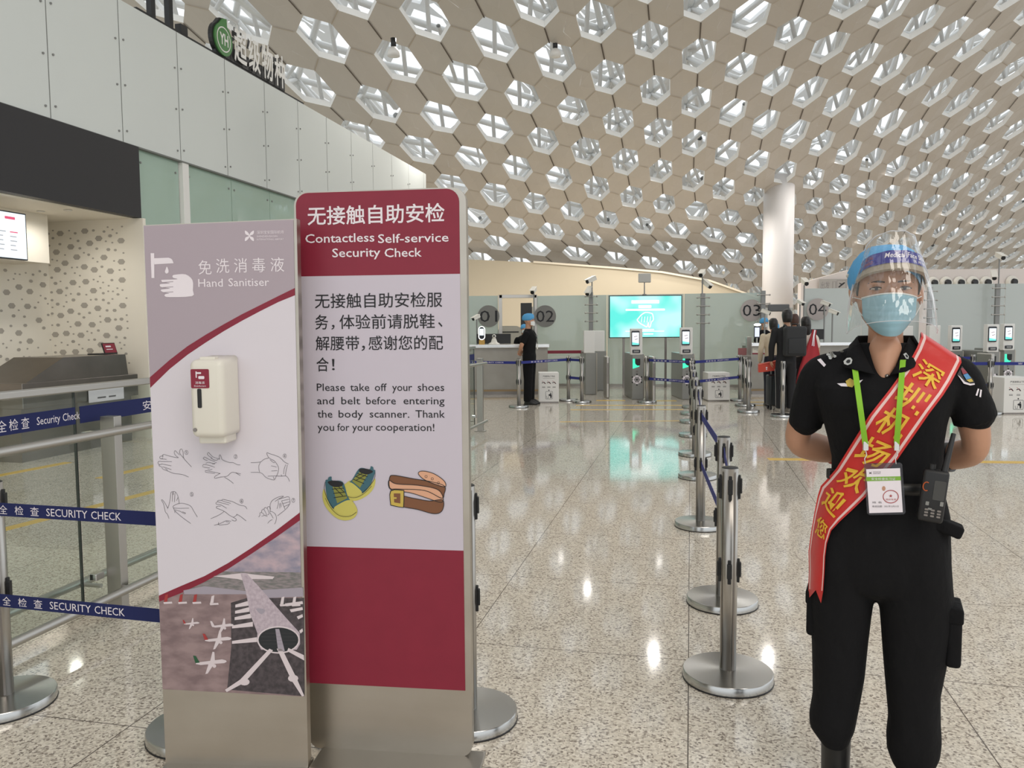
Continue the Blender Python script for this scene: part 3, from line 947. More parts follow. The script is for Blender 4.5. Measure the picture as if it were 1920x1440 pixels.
# ---------------------------------------------------------------- belt posts
disc_steel = mat('disc_steel', (0.52, 0.52, 0.51), 0.22, 1.0)
def make_post():
    o = thing('belt_stanchion', 'x', 'stanchion', (0, 0, 0), 0, 'steel belt stanchions')
    mb = MB()
    mb.lathe([(0.178, 0), (0.185, 0.004), (0.185, 0.036), (0.182, 0.040), (0.05, 0.044), (0.036, 0.046)], (0, 0, 0), disc_steel, 48)
    b_ = mb.build('base_disc', o)
    mb = MB()
    mb.lathe([(0.186, 0), (0.187, 0.006)], (0, 0, 0), black_pl, 48)
    mb.build('rubber_rim', b_)
    mb = MB()
    mb.lathe([(0.034, 0.04), (0.034, 0.893)], (0, 0, 0), steel, 32)
    for a in (0.6, 2.17, 3.74, 5.31):
        c_ = V((0.0335 * cos(a), 0.0335 * sin(a), 0))
        t = V((-sin(a), cos(a), 0)) * 0.004
        mb.add([c_ * 1.03 - t + V((0, 0, .05)), c_ * 1.03 + t + V((0, 0, .05)), c_ * 1.03 + t + V((0, 0, .88)), c_ * 1.03 - t + V((0, 0, .88))], [(0, 1, 2, 3)], steel_dark)
    mb.build('pole', o)
    mb = MB()
    mb.lathe([(0.033, 0.885), (0.034, 0.893), (0.030, 0.897), (0.004, 0.898)], (0, 0, 0), black_pl, 32)
    mb.build('cap', o)
    for z_ in (0.815, 0.465):
        for a in (0, pi / 2, pi, 3 * pi / 2):
            mb = MB()
            M_ = Matrix.Rotation(a, 4, 'Z')
            mb.box((0.037, 0, z_), (0.012, 0.014, 0.10), black_pl, 0.003, M_)
            mb.box((0.044, 0, z_ + 0.005), (0.010, 0.020, 0.062), black_pl, 0.003, M_)
            mb.build('belt_clip', o)
    return o
post0 = make_post()
_used = [False]
def post(x, y, label, rz=math.atan(-0.2233)):
    if not _used[0]:
        _used[0] = True
        post0.location, post0.rotation_euler = (x, y, 0), (0, 0, rz)
        post0['label'] = label
        return post0
    return dup(post0, (x, y, 0), rz, label)
row = [(1364.5, 1257), (1354, 1119), (1313, 978), (1308, 889), (1303, 848), (1299, 813), (1297, 788), (1296, 773), (1298, 761)]
ords = ['nearest stanchion of the row beside the guard', 'second stanchion from the front in the row beside the guard',
        'third stanchion from the front in the row beside the guard', 'fourth stanchion from the front in the row beside the guard',
        'fifth stanchion from the front in the row beside the guard', 'sixth stanchion from the front in the row beside the guard',
        'third stanchion from the far end of the row beside the guard', 'next to last stanchion at the far end of the middle row',
        'last stanchion at the far end of the row beside the guard']
rowp = []
for (px, py), lb in zip(row, ords):
    p = gnd(px, py + 1.5)
    p = CAM + ray(px, py) * ((0.035 - CAM.z) / ray(px, py).z)
    rowp.append(V((p.x, p.y, 0)))
    post(p.x, p.y, 'polished steel ' + lb)
def belt(p, q, z_, label, m=navy, name='barrier_belt', sag=0.0, hh=0.05, text=None, group='retractable barrier belts'):
    """a webbing strap between two posts"""
    p, q = V((p[0], p[1], 0)), V((q[0], q[1], 0))
    t = (q - p)
    Ln = t.length
    t.normalize()
    rz = math.atan2(t.y, t.x)
    o = thing(name, label, 'belt', (p.x, p.y, z_), rz, group)
    mb = MB()
    a, b_ = 0.045, Ln - 0.045
    N_ = 8
    vs_, fs_ = [], []
    for k in range(N_ + 1):
        x_ = a + (b_ - a) * k / N_
        dz = -sag * 4 * (k / N_) * (1 - k / N_)
        vs_ += [(x_, -0.0012, dz - hh / 2), (x_, -0.0012, dz + hh / 2), (x_, 0.0012, dz + hh / 2), (x_, 0.0012, dz - hh / 2)]
    for k in range(N_):
        for e in range(4):
            e2 = (e + 1) % 4
            fs_.append((k * 4 + e, k * 4 + e2, (k + 1) * 4 + e2, (k + 1) * 4 + e))
    mb.add(vs_, fs_, m)
    mb.build('webbing', o)
    for x_ in (a, b_):
        mb = MB()
        mb.box((x_, 0, 0), (0.02, 0.012, hh + 0.008), black_pl, 0.002)
        mb.build('end_buckle', o)
    return o, Ln
for k, (a, b_) in enumerate(zip(rowp[:-1], rowp[1:])):
    lbl = ['between the two nearest stanchions beside the guard', 'between the second and third stanchion of the row beside the guard',
           'between the third and fourth stanchion of the row beside the guard', 'between the fourth and fifth stanchion of the row',
           'between the fifth and sixth stanchion of the row', 'between the sixth and seventh stanchion of the row',
           'between the seventh and eighth stanchion of the row', 'between the last two stanchions of the row'][k]
    belt(a, b_, 0.82, 'upper blue belt ' + lbl, blue_belt, group='belts along the stanchion row')
    if k != 0:
        belt(a, b_, 0.465, 'lower blue belt ' + lbl, blue_belt, group='belts along the stanchion row')
# the three stanchions around the signs and the navy belts
pl = CAM + ray(8, 1305) * ((0.035 - CAM.z) / ray(8, 1305).z)
pm = CAM + ray(375, 1358) * ((0.035 - CAM.z) / ray(375, 1358).z)
pr = V((-0.175, 2.935, 0))
post(pl.x, pl.y, 'steel stanchion at the left edge holding two navy SECURITY CHECK belts', 0.05)
post(pm.x, pm.y, 'steel stanchion hidden behind the hand sanitiser sign with only its base edge showing', 0.05)
post(pr.x, pr.y, 'steel stanchion behind the right edge of the crimson sign', 0.05)
for z_, lb, zz in ((0.806, 'upper', 932), (0.452, 'lower', 1096)):
    o, Ln = belt(pl + V((-0.05, -0.055, 0)), pm + V((0, -0.055, 0)), z_, 'navy %s belt reading SECURITY CHECK left of the sanitiser sign' % lb, navy)
    fr = Frame(o.location, o.rotation_euler.z)
    mb = MB()
    off = 0 if z_ > 0.6 else 6
    xs = [(ch, fr.loc(p0 + off, zz)[0], fr.loc(p1 + off, zz)[0]) for ch, p0, p1 in (('全', -2, 13), ('检', 27, 43), ('查', 56, 72))]
    for ch, a, b_ in xs:
        mb.text(ch, a, b_, -0.017, 0.017, -0.0018, print_white)
    for wd, p0, p1 in (('SECURITY', 86, 163), ('CHECK', 170, 226)):
        mb.word(wd, fr.loc(p0 + off, zz)[0], fr.loc(p1 + off, zz)[0], -0.014, 0.028, -0.0018, print_white)
    mb.build('lettering', o)
    belt(pm, pr, z_, 'navy %s belt passing behind the two signs' % lb, navy)
# ---------------------------------------------------------------- the two signs
def two_point_frame(pl_, pr_, roll=0.0):
    a, b_ = gnd(*pl_), gnd(*pr_)
    t = b_ - a
    return Frame(a, math.atan2(t.y, t.x), roll), t.length
def pxmap(fr, ox, oy, k):
    """points noted on an enlargement (origin ox, oy, scale k) to the sign's own x,z"""
    return lambda pts: [fr.loc(ox + p[0] * k, oy + p[1] * k) for p in pts]
def wd_fit(mb, fr, body, x0, x1, yt, yb_, y, m, bold=0.0):
    ym = (yt + yb_) / 2
    a, b_ = fr.loc(x0, ym)[0], fr.loc(x1, ym)[0]
    xm = (x0 + x1) / 2
    mb.text(body, a, b_, fr.loc(xm, yb_)[1], fr.loc(xm, yt)[1], y, m, bold)
def wd_line(mb, fr, words, ybase, cap_px, y, m, ox, oy, k, bold=0.0):
    for body, x0, x1 in words:
        xa, xb = ox + x0 * k, ox + x1 * k
        yb_ = oy + ybase * k
        z0, z1 = fr.loc((xa + xb) / 2, yb_)[1], fr.loc((xa + xb) / 2, yb_ - cap_px * k)[1]
        mb.word(body, fr.loc(xa, yb_)[0], fr.loc(xb, yb_)[0], z0, z1 - z0, y, m, bold)

# crimson sign
S2, w2 = two_point_frame((579, 1408), (886, 1427))
top2 = S2.loc(720, 361)[1]
sg2 = sthing(S2, 'instruction_sign', 'tall crimson and white sign reading Contactless Self-service Security Check', 'sign')
mb = MB()
mb.prism(rrect(0, w2, 0.012, top2 + 0.010, 0.045, 6), 0.0, 0.035, steel_plate)
mb.build('steel_panel', sg2)
mb = MB()
mb.box((w2 / 2 + 0.045, -0.045, 0.008), (w2 - 0.01, 0.17, 0.016), steel, 0.003)
mb.build('base_plate', sg2)
xl, xr = 0.007, w2 - 0.022
zA, zB, zC = S2.loc(712, 516)[1], S2.loc(720, 1028)[1], S2.loc(722, 1287)[1]
mb = MB()
pts = [(xl, zA), (xr, zA)] + [(x, z) for x, z in rrect(xl, xr, zA, top2 + 0.006, 0.042, 6) if z > zA + 0.1]
mb.prism(pts, -0.002, 0.0, crimson)
hd = mb.build('header_panel', sg2)
mb = MB()
mb.prism([(xl, zB), (xr, zB), (xr, zA), (xl, zA)], -0.002, 0.0, field_white)
fdp = mb.build('text_panel', sg2)
mb = MB()
mb.prism([(xl, zC), (xr, zC), (xr, zB), (xl, zB)], -0.002, 0.0, crimson)
mb.build('lower_panel', sg2)
mb = MB()
yq = -0.0032
wd_fit(mb, S2, '无接触自助安检', 577, 834, 384, 420, yq, print_white, 0.012)
ZK, Z0 = 650 / 1910, (250, 340)
wd_line(mb, S2, [('Contactless', 950, 1330), ('Self-service', 1350, 1738)], 336, 47, yq, print_white, *Z0, ZK, 0.008)
wd_line(mb, S2, [('Security', 1098, 1363), ('Check', 1386, 1590)], 416, 47, yq, print_white, *Z0, ZK, 0.008)
h = mb.build('header_lettering', hd)
mb = MB()
for line in ((('无接触自助安检服', 591, 829.5, 549, 577),),
             (('务', 591.5, 616, 590, 618), ('，', 622, 628, 609, 618), ('体验前请脱鞋', 637, 815.5, 589, 616.5), ('、', 822, 830, 604, 613)),
             (('解腰带', 592.5, 674, 630, 657), ('，', 678.5, 685, 648, 658), ('感谢您的配', 691.5, 831, 629, 656)),
             (('合', 594, 617, 670, 696.5), ('！', 623, 628, 673, 694))):
    mb = MB()
    for body, x0, x1, yt, yb_ in line:
        wd_fit(mb, S2, body, x0, x1, yt, yb_, yq, ink, 0.004)
    mb.build('text_line', fdp)
for words, yb_ in (([('Please', 1013, 1168), ('take', 1197, 1302), ('off', 1332, 1398), ('your', 1428, 1538), ('shoes', 1568, 1714)], 1154),
                   ([('and', 1015, 1108), ('belt', 1148, 1252), ('before', 1285, 1448), ('entering', 1490, 1716)], 1228),
                   ([('the', 1017, 1099), ('body', 1133, 1268), ('scanner.', 1304, 1522), ('Thank', 1556, 1718)], 1301),
                   ([('you', 1018, 1108), ('for', 1126, 1192), ('your', 1208, 1322), ('cooperation!', 1337, 1660)], 1374)):
    mb = MB()
    wd_line(mb, S2, words, yb_, 40, yq, ink, *Z0, ZK, 0.002)
    mb.build('text_line', fdp)
# printed shoes and belt
P3 = pxmap(S2, 250, 800, 650 / 1462)
shoe_teal = mat('printed_teal', rgb(62, 104, 116), 0.55)
shoe_yel = mat('printed_yellow', rgb(205, 196, 100), 0.55)
shoe_olive = mat('printed_olive', rgb(140, 142, 62), 0.55)
belt_br = mat('printed_brown', rgb(128, 84, 56), 0.55)
belt_pk = mat('printed_tan', rgb(226, 172, 140), 0.55)
buckle_y = mat('printed_buckle', rgb(206, 180, 84), 0.55)
def S(mb, pts, y, m):
    mb.flat(P3(pts), y, m)
def K(mb, pts, wd, y=-0.0048, m=ink):
    mb.stroke(P3(pts), wd, y, m)
def sm(pts, closed=False, n=5):
    """smooth curve through points"""
    out, N_ = [], len(pts)
    for k in range(N_ if closed else N_ - 1):
        p = [pts[(k + e) % N_] if closed else pts[min(max(k + e, 0), N_ - 1)] for e in (-1, 0, 1, 2)]
        for q in range(n):
            t = q / n
            out.append(tuple(0.5 * (2 * p[1][c] + (p[2][c] - p[0][c]) * t + (2 * p[0][c] - 5 * p[1][c] + 4 * p[2][c] - p[3][c]) * t * t
                                    + (3 * p[1][c] - p[0][c] - 3 * p[2][c] + p[3][c]) * t ** 3) for c in (0, 1)))
    if not closed:
        out.append(pts[-1])
    return out
def shoe(mb, q):
    T = lambda pts: [q(p) for p in pts]
    S(mb, T(sm([(805, 262), (800, 300), (815, 340), (850, 378), (890, 394), (930, 385), (947, 355), (930, 318), (905, 300), (840, 330), (822, 300)], True)), -0.0030, shoe_yel)
    S(mb, T(sm([(812, 230), (822, 222), (826, 212), (838, 210), (842, 226), (885, 232), (905, 290), (915, 315), (870, 330), (845, 345), (820, 300)], True)), -0.0036, shoe_teal)
    S(mb, T([(842, 250), (880, 245), (905, 300), (862, 322)]), -0.0040, shoe_olive)
    S(mb, T(sm([(848, 345), (870, 325), (912, 308), (938, 330), (944, 358), (920, 370), (880, 370)], True)), -0.0040, shoe_yel)
    S(mb, T(sm([(822, 232), (850, 226), (884, 234), (880, 250), (845, 252)], True)), -0.0042, ink)
    for a, b_ in (((840, 262), (890, 258)), ((846, 280), (896, 274)), ((848, 298), (902, 290)), ((850, 255), (886, 290)), ((856, 240), (892, 275))):
        K(mb, T([a, b_]), 0.0022)
    K(mb, T(sm([(812, 300), (835, 340), (870, 372), (915, 376), (943, 358)])), 0.0012)
    K(mb, T(sm([(812, 232), (808, 262), (822, 305), (848, 345)])), 0.0014)
mb = MB()
ca, sa = cos(radians(14)), sin(radians(14))
def qb(p):                                   # the rear shoe: the front one turned, mirrored and moved up
    x, y = p[0] - 870, p[1] - 300
    x, y = -x * 0.92, y * 0.88
    return (955 + x * ca - y * sa, 236 + x * sa + y * ca)
shoe(mb, qb)
mb.build('printed_shoe', fdp)
mb = MB()
shoe(mb, lambda p: p)
o_ = mb.build('printed_shoe', fdp)
o_.location.y = -0.0014
mb = MB()
out1 = sm([(1082, 215), (1100, 204), (1180, 218), (1262, 232), (1314, 250), (1312, 282), (1300, 300), (1230, 268), (1120, 262), (1084, 258)], True)
S(mb, out1, -0.0030, belt_br)
out2 = sm([(1080, 225), (1110, 240), (1200, 246), (1280, 262), (1306, 292), (1300, 318), (1240, 300), (1170, 278), (1100, 268), (1080, 255)], True)
S(mb, out2, -0.0034, belt_pk)
out3 = sm([(1118, 290), (1180, 300), (1250, 312), (1306, 308), (1304, 352), (1270, 366), (1200, 348), (1120, 330)], True)
S(mb, out3, -0.0038, belt_br)
out4 = sm([(1203, 196), (1222, 186), (1270, 198), (1312, 228), (1316, 252), (1270, 240), (1225, 220)], True)
S(mb, out4, -0.0042, belt_pk)
for o_ in (out1, out2, out3, out4):
    K(mb, o_ + o_[:1], 0.0022, -0.0046)
for c_ in ((1236, 209), (1262, 219), (1288, 236)):
    K(mb, disc(c_[0], c_[1], 5, 10) + [(c_[0] + 5, c_[1])], 0.0012)
S(mb, sm([(1086, 268), (1138, 266), (1144, 275), (1143, 332), (1136, 340), (1092, 332), (1085, 322)], True, 3), -0.0050, ink)
S(mb, sm([(1089, 271), (1136, 269), (1141, 276), (1140, 330), (1134, 337), (1094, 329), (1088, 321)], True, 3), -0.0053, buckle_y)
S(mb, [(1100, 280), (1128, 280), (1128, 322), (1102, 318)], -0.0056, belt_br)
S(mb, [(1086, 296), (1112, 296), (1112, 303), (1086, 303)], -0.0059, buckle_y)
mb.build('printed_belt', fdp)

# hand sanitiser sign
S1, w1 = two_point_frame((311, 1438), (578, 1446), 0.0)
sg1 = sthing(S1, 'sanitiser_stand', 'tall lilac and white Hand Sanitiser sign with a dispenser mounted on it', 'sign')
top1 = S1.loc(410, 416)[1]
mb = MB()
cTL, cTR = S1.loc(269, 422), S1.loc(556, 410)
mb.prism([(0, 0.012), (w1, 0.012), cTR, cTL], 0.0, 0.034, steel_plate)
mb.build('steel_panel', sg1)
mb = MB()
mb.box((w1 / 2, 0.015, 0.007), (w1 - 0.004, 0.10, 0.014), steel, 0.002)
mb.build('base_plate', sg1)
A = pxmap(S1, 250, 340, 650 / 1910)
Bm = pxmap(S1, 250, 800, 650 / 1462)
xL1, xR1 = 0.0, w1 - 0.006
zP0, zP1 = S1.loc(308, 1292)[1], S1.loc(573, 1306)[1]
upA = A([(92, 1080), (200, 985), (300, 908), (400, 845), (500, 787), (600, 732), (700, 682), (800, 632), (880, 588)])
loA = A([(92, 1138), (200, 1035), (300, 955), (400, 888), (500, 825), (600, 768), (700, 715), (800, 665), (880, 628)])
upB = Bm([(110, 712), (200, 672), (300, 630), (400, 575), (500, 510), (600, 440), (706, 362)])
loB = Bm([(112, 738), (200, 702), (300, 655), (400, 600), (500, 535), (600, 468), (708, 395)])
def ends(c):
    c = list(c)
    eL = lambda z: cTL[0] * (z / cTL[1]) + 0.001
    eR = lambda z: w1 + (cTR[0] - w1) * (z / cTR[1]) - 0.010
    c[0], c[-1] = (eL(c[0][1]), c[0][1]), (eR(c[-1][1]), c[-1][1])
    return c
upA, loA, upB, loB = map(ends, (upA, loA, upB, loB))
yp = -0.0012
def strip(mb, up_, lo_, y, m):
    for k in range(len(up_) - 1):
        mb.flat([lo_[k], lo_[k + 1], up_[k + 1], up_[k]], y, m)
mb = MB()
mb.flat([upA[0]] + upA[1:] + [(cTR[0] - 0.010, cTR[1] - 0.003), (cTL[0] + 0.001, cTL[1] - 0.003)], yp, lilac)
hp = mb.build('lilac_panel', sg1)
mb = MB()
strip(mb, loA, [(x, loA[0][1] - 0.5) for x, z in loA], yp, paper_white)
nb = len(upB)
mb.v, mb.f, mb.m, mb.sm, mb.mats = [], [], [], [], []
mb.flat(upB + list(reversed(loA)), yp, paper_white)
wp = mb.build('white_panel', sg1)
mb = MB()
strip(mb, upA, loA, yp - 0.0003, crimson)
mb.build('crimson_stripe', sg1)
mb = MB()
strip(mb, upB, loB, yp - 0.0003, crimson)
mb.build('crimson_stripe', sg1)
mb = MB()
yw = yp - 0.0010
# tap, drop and hand pictogram
F_ = lambda pts, m=print_white, y=yw: mb.flat(A(pts), y, m)
F_([(97, 396), (117, 396), (118, 533), (102, 533)])
F_([(117, 424)] + sm([(196, 421), (214, 430), (224, 452)]) + [(118, 458)])
F_(sm([(187, 470), (196, 492), (193, 505), (182, 508), (176, 498), (180, 485)], True))
F_(sm([(160, 543), (225, 541), (245, 538), (222, 532), (218, 520), (235, 514), (290, 513), (328, 545), (330, 600), (325, 633), (200, 638), (175, 632), (178, 622), (200, 618), (170, 612), (155, 604), (158, 596), (205, 590), (158, 583), (148, 575), (154, 566), (205, 562), (162, 555), (158, 548)], True, 3))
for z_ in (553, 581, 609):
    mb.stroke(A([(165, z_ + 4), (222, z_)]), 0.0022, yw - 0.0004, lilac)
mb.build('tap_pictogram', hp)
mb = MB()
wd_fit(mb, S1, '免', 372.5, 397, 488, 515, yw, print_white)
for ch, a, b_ in (('洗', 457, 530), ('消', 556, 628), ('毒', 656, 728), ('液', 757, 832)):
    wd_fit(mb, S1, ch, 250 + a * ZK, 250 + b_ * ZK, 340 + 428 * ZK - (a - 360) * 0.008, 340 + 508 * ZK - (a - 360) * 0.008, yw, print_white)
mb.build('lettering', hp)
mb = MB()
wd_line(mb, S1, [('Hand', 360, 495)], 581, 43, yw, print_white, *Z0, ZK, 0.003)
wd_line(mb, S1, [('Sanitiser', 526, 750)], 577, 43, yw, print_white, *Z0, ZK, 0.003)
mb.build('lettering', hp)
mb = MB()
for sx_ in (1, -1):
    for sz_ in (1, -1):
        cx, cz = 641, 301
        mb.flat(A(sm([(cx, cz), (cx + sx_ * 10, cz + sz_ * 4), (cx + sx_ * 22, cz + sz_ * 10), (cx + sx_ * 25, cz + sz_ * 28), (cx + sx_ * 16, cz + sz_ * 26), (cx + sx_ * 4, cz + sz_ * 14)], True, 3)), yw, print_white)
wd_fit(mb, S1, '深圳宝安国际机场', 250 + 682 * ZK, 250 + 830 * ZK, 340 + 271 * ZK, 340 + 290 * ZK, yw, print_white)
wd_fit(mb, S1, 'SHENZHEN BAOAN', 250 + 682 * ZK, 250 + 795 * ZK, 340 + 298 * ZK, 340 + 308 * ZK, yw, print_white)
wd_fit(mb, S1, 'INTERNATIONAL AIRPORT', 250 + 682 * ZK, 250 + 830 * ZK, 340 + 315 * ZK, 340 + 325 * ZK, yw, print_white)
mb.build('emblem', hp)
# hand washing drawings
Hh = pxmap(S1, 280, 820, 300 / 1920)
hands = [
 [[(175, 222), (140, 225), (128, 240), (140, 258), (165, 250)], [(165, 240), (162, 212), (185, 206), (260, 228), (345, 245)], [(355, 245), (318, 215), (303, 185), (312, 158), (335, 180), (368, 212)],
  [(412, 245), (378, 205), (366, 180), (372, 150), (390, 138), (408, 175), (415, 245), (460, 300), (510, 355)], [(140, 285), (112, 290), (108, 312), (125, 325), (160, 318)], [(130, 325), (120, 340), (150, 352)],
  [(155, 350), (165, 378), (230, 405), (300, 432), (400, 445), (475, 475)], [(140, 288), (275, 290)], [(150, 318), (268, 340)], [(165, 352), (268, 385)], [(150, 258), (210, 262)], [(195, 372), (225, 395)]],
 [[(700, 190), (715, 182), (735, 205), (770, 235), (850, 262)], [(700, 192), (708, 215), (760, 250)], [(655, 240), (672, 236), (715, 262), (790, 290)], [(655, 242), (655, 258), (700, 280)], [(640, 340), (660, 325), (720, 335), (790, 358)],
  [(642, 345), (655, 355), (730, 368)], [(672, 400), (690, 398), (760, 412), (855, 432)], [(675, 405), (685, 418), (790, 432)], [(680, 310), (720, 300), (790, 320)], [(705, 380), (725, 390), (760, 380)],
  [(845, 258), (842, 225), (852, 208), (865, 235), (880, 268), (960, 300), (1010, 302), (1060, 328), (1095, 328)], [(855, 430), (800, 460), (785, 478), (795, 490), (860, 475), (935, 465), (975, 430), (1010, 418), (1100, 438)],
  [(1040, 425), (1095, 458)], [(905, 478), (960, 510), (1012, 552)], [(740, 250), (800, 275), (830, 262)], [(760, 320), (810, 300)]],
 [[(1220, 302), (1330, 296), (1380, 262), (1440, 245)], [(1220, 420), (1340, 424), (1400, 478), (1460, 502), (1500, 508), (1525, 470), (1550, 410), (1552, 360), (1530, 315), (1500, 280), (1440, 245), (1415, 205), (1415, 182), (1440, 192), (1560, 235), (1620, 290), (1672, 320)],
  [(1335, 300), (1315, 350), (1325, 415)], [(1450, 265), (1490, 300), (1510, 300)], [(1465, 340), (1530, 355)], [(1468, 402), (1540, 398)], [(1425, 465), (1510, 462), (1590, 465), (1640, 462), (1670, 490), (1685, 528)],
  [(1640, 325), (1620, 380), (1615, 440)], [(1660, 330), (1645, 390), (1635, 460)], [(1490, 470), (1500, 500)], [(1582, 445), (1595, 465)]],
 [[(240, 975), (220, 920), (195, 890), (175, 800), (150, 755), (160, 748), (190, 785), (220, 840), (232, 830), (250, 760), (260, 680), (268, 655), (285, 650), (300, 648), (318, 655), (340, 690), (355, 740), (362, 795)], [(222, 855), (225, 835)],
  [(285, 655), (278, 770)], [(312, 660), (305, 775)], [(290, 655), (292, 690)], [(345, 720), (330, 760)], [(285, 830), (320, 805), (380, 790), (440, 798), (500, 825), (540, 890), (580, 955)], [(290, 845), (360, 850), (480, 848)],
  [(285, 832), (300, 860), (315, 885), (400, 960), (500, 1032)], [(310, 868), (370, 885), (410, 908), (430, 915), (435, 905), (400, 890)], [(310, 880), (310, 905)]],
 [[(1175, 858), (1150, 825), (1090, 812), (1000, 770), (940, 755), (885, 742), (875, 755), (900, 768), (980, 790)], [(875, 755), (830, 755), (825, 770), (870, 785), (960, 808)], [(830, 770), (805, 782), (808, 800), (860, 808), (930, 850)],
  [(860, 825), (820, 825), (805, 842), (830, 855), (900, 885), (960, 930), (1010, 958), (1045, 980), (1040, 1000), (1015, 1000), (990, 985)], [(900, 888), (840, 930), (740, 975)], [(1010, 960), (1040, 940), (1060, 925), (1100, 950), (1165, 1002)],
  [(780, 1055), (830, 1040), (880, 1020), (925, 1000), (985, 1005)], [(830, 1040), (850, 1050), (940, 1040), (970, 1020)], [(920, 1010), (960, 1015)], [(1050, 918), (1058, 935)], [(835, 1018), (830, 1045)]],
 [[(1450, 860), (1455, 800), (1480, 755), (1550, 715), (1610, 705), (1600, 715), (1560, 735), (1510, 768)], [(1560, 740), (1620, 722), (1675, 712), (1690, 760), (1685, 800), (1640, 860), (1540, 940)], [(1590, 760), (1680, 742)], [(1600, 795), (1690, 770)],
  [(1620, 830), (1685, 800)], [(1590, 760), (1610, 810), (1630, 860)], [(1550, 755), (1550, 800), (1535, 855)], [(1565, 790), (1570, 850)], [(1580, 785), (1585, 835)],
  [(1315, 955), (1330, 930), (1328, 910), (1350, 900), (1370, 915), (1380, 935), (1350, 945)], [(1350, 900), (1355, 870), (1375, 862), (1405, 915), (1400, 940)], [(1378, 862), (1390, 842), (1415, 850), (1440, 910), (1420, 930)], [(1418, 850), (1430, 828), (1455, 845), (1450, 890)],
  [(1450, 890), (1475, 890), (1510, 915), (1528, 960), (1520, 1010), (1505, 1040)], [(1450, 900), (1470, 935), (1490, 970)], [(1422, 1032), (1450, 1000), (1480, 985)], [(1380, 935), (1420, 945)]]]
nums = [('①', 448, 180), ('②', 1038, 230), ('④', 1628, 222), ('⑤', 512, 682), ('⑥', 1110, 764), ('⑦', 1730, 754)]
for hl, (nc, nx, ny) in zip(hands, nums):
    mb = MB()
    for pl_ in hl:
        mb.stroke(Hh(sm(pl_, False, 4)), 0.0011, yw, line_ink)
    c0, c1 = Hh([(nx - 20, ny + 26), (nx + 20, ny - 26)])
    mb.text(nc, c0[0], c1[0], c0[1], c1[1], yw, line_ink)
    mb.build('hand_drawing', wp)
# printed airport photograph
ph_sky = mat('printed_dusk_sky', rgb(138, 138, 158), 0.5, noise=((16, 1, 26), 0.16, rgb(198, 176, 184)))
ph_far = mat('printed_far_land', rgb(118, 118, 116), 0.5, noise=((40, 1, 160), 0.1, rgb(150, 140, 142)))
ph_tar = mat('printed_apron', rgb(128, 108, 110), 0.5, noise=((14, 1, 30), 0.15, rgb(160, 138, 138)))
ph_dark = mat('printed_dark_apron', rgb(62, 56, 60), 0.5, noise=((60, 1, 60), 0.12, rgb(86, 78, 82)))
ph_hall = mat('printed_hall_roof', rgb(205, 192, 200), 0.5, noise=((90, 1, 90), 0.2, rgb(176, 160, 172)))
ph_grey = mat('printed_concourse', rgb(168, 160, 172), 0.5)
ph_white = mat('printed_white', rgb(224, 212, 216), 0.5)
ph_glass = mat('printed_hall_front', rgb(38, 42, 46), 0.5)
ph_red = mat('printed_red_tail', rgb(170, 60, 60), 0.5)
ph_green = mat('printed_green_tail', rgb(40, 90, 60), 0.5)
mb = MB()
zs = Bm([(400, 610)])[0][1]
zg = Bm([(400, 690)])[0][1]
ya = yp
lo2 = [p for p in loB]
sky = [(xL1, min(p[1], 9)) for p in lo2[:0]]
def clip_above(z):
    """points of the lower edge of the stripe that lie above z, with the crossing"""
    out = []
    for a, b_ in zip(lo2[:-1], lo2[1:]):
        if a[1] <= z < b_[1]:
            t = (z - a[1]) / (b_[1] - a[1])
            out.append((a[0] + (b_[0] - a[0]) * t, z))
        if b_[1] > z:
            out.append(b_)
    return out
mb.flat([(xR1, zs)] + list(reversed(clip_above(zs))), ya, ph_sky)
mb.flat([(xR1, zg), (xR1, zs)] + [clip_above(zs)[0]] + list(reversed([p for p in clip_above(zg) if p[1] < zs])), ya, ph_far)
mb.flat([(xL1, zP0), (xR1, zP1), (xR1, zg), clip_above(zg)[0]] + list(reversed([p for p in lo2 if p[1] < zg])), ya, ph_tar)
pho = mb.build('airport_photo', sg1)
mb = MB()
G_ = lambda pts, m, y: mb.flat(Bm(pts), ya - y, m)
G_([(412, 742), (480, 722), (720, 722), (722, 1136), (396, 1108), (414, 930)], ph_dark, 0.0003)
G_([(212, 690), (300, 672), (470, 692), (716, 678), (718, 716), (560, 722), (470, 706), (300, 706), (216, 706)], ph_grey, 0.0005)
G_([(338, 630), (460, 617), (596, 632), (588, 642), (505, 642), (480, 652), (440, 642)], ph_white, 0.0005)
for x_, y_, d_ in ((505, 830, 88), (498, 795, 70), (490, 768, 60), (486, 742, 55), (522, 895, 105)):
    G_([(x_, y_ - 8), (x_, y_ + 12), (x_ - d_, y_ + 20), (x_ - d_, y_ + 8)], ph_white, 0.0005)
for x_, y_ in ((640, 745), (660, 770), (690, 800), (700, 860)):
    G_([(x_, y_), (714, y_ - 10), (716, y_ + 2), (x_ + 6, y_ + 12)], ph_white, 0.0005)
G_([(452, 615), (478, 617), (545, 690), (640, 800), (702, 868), (704, 915), (690, 940), (540, 940), (522, 905), (524, 870), (494, 790), (474, 690)], ph_hall, 0.0007)
G_(disc(613, 898, 90, 28, 58), ph_white, 0.0009)
G_(disc(613, 898, 84, 28, 52), ph_glass, 0.0011)
for z_ in (870, 885, 900, 915):
    mb.stroke(Bm([(540, z_), (688, z_)]), 0.0008, ya - 0.0013, ph_dark)
G_([(600, 852), (616, 852), (640, 946), (612, 946)], ph_grey, 0.0013)
G_(sm([(520, 766), (552, 768), (555, 780), (540, 790), (525, 778)], True), ph_grey, 0.0009)
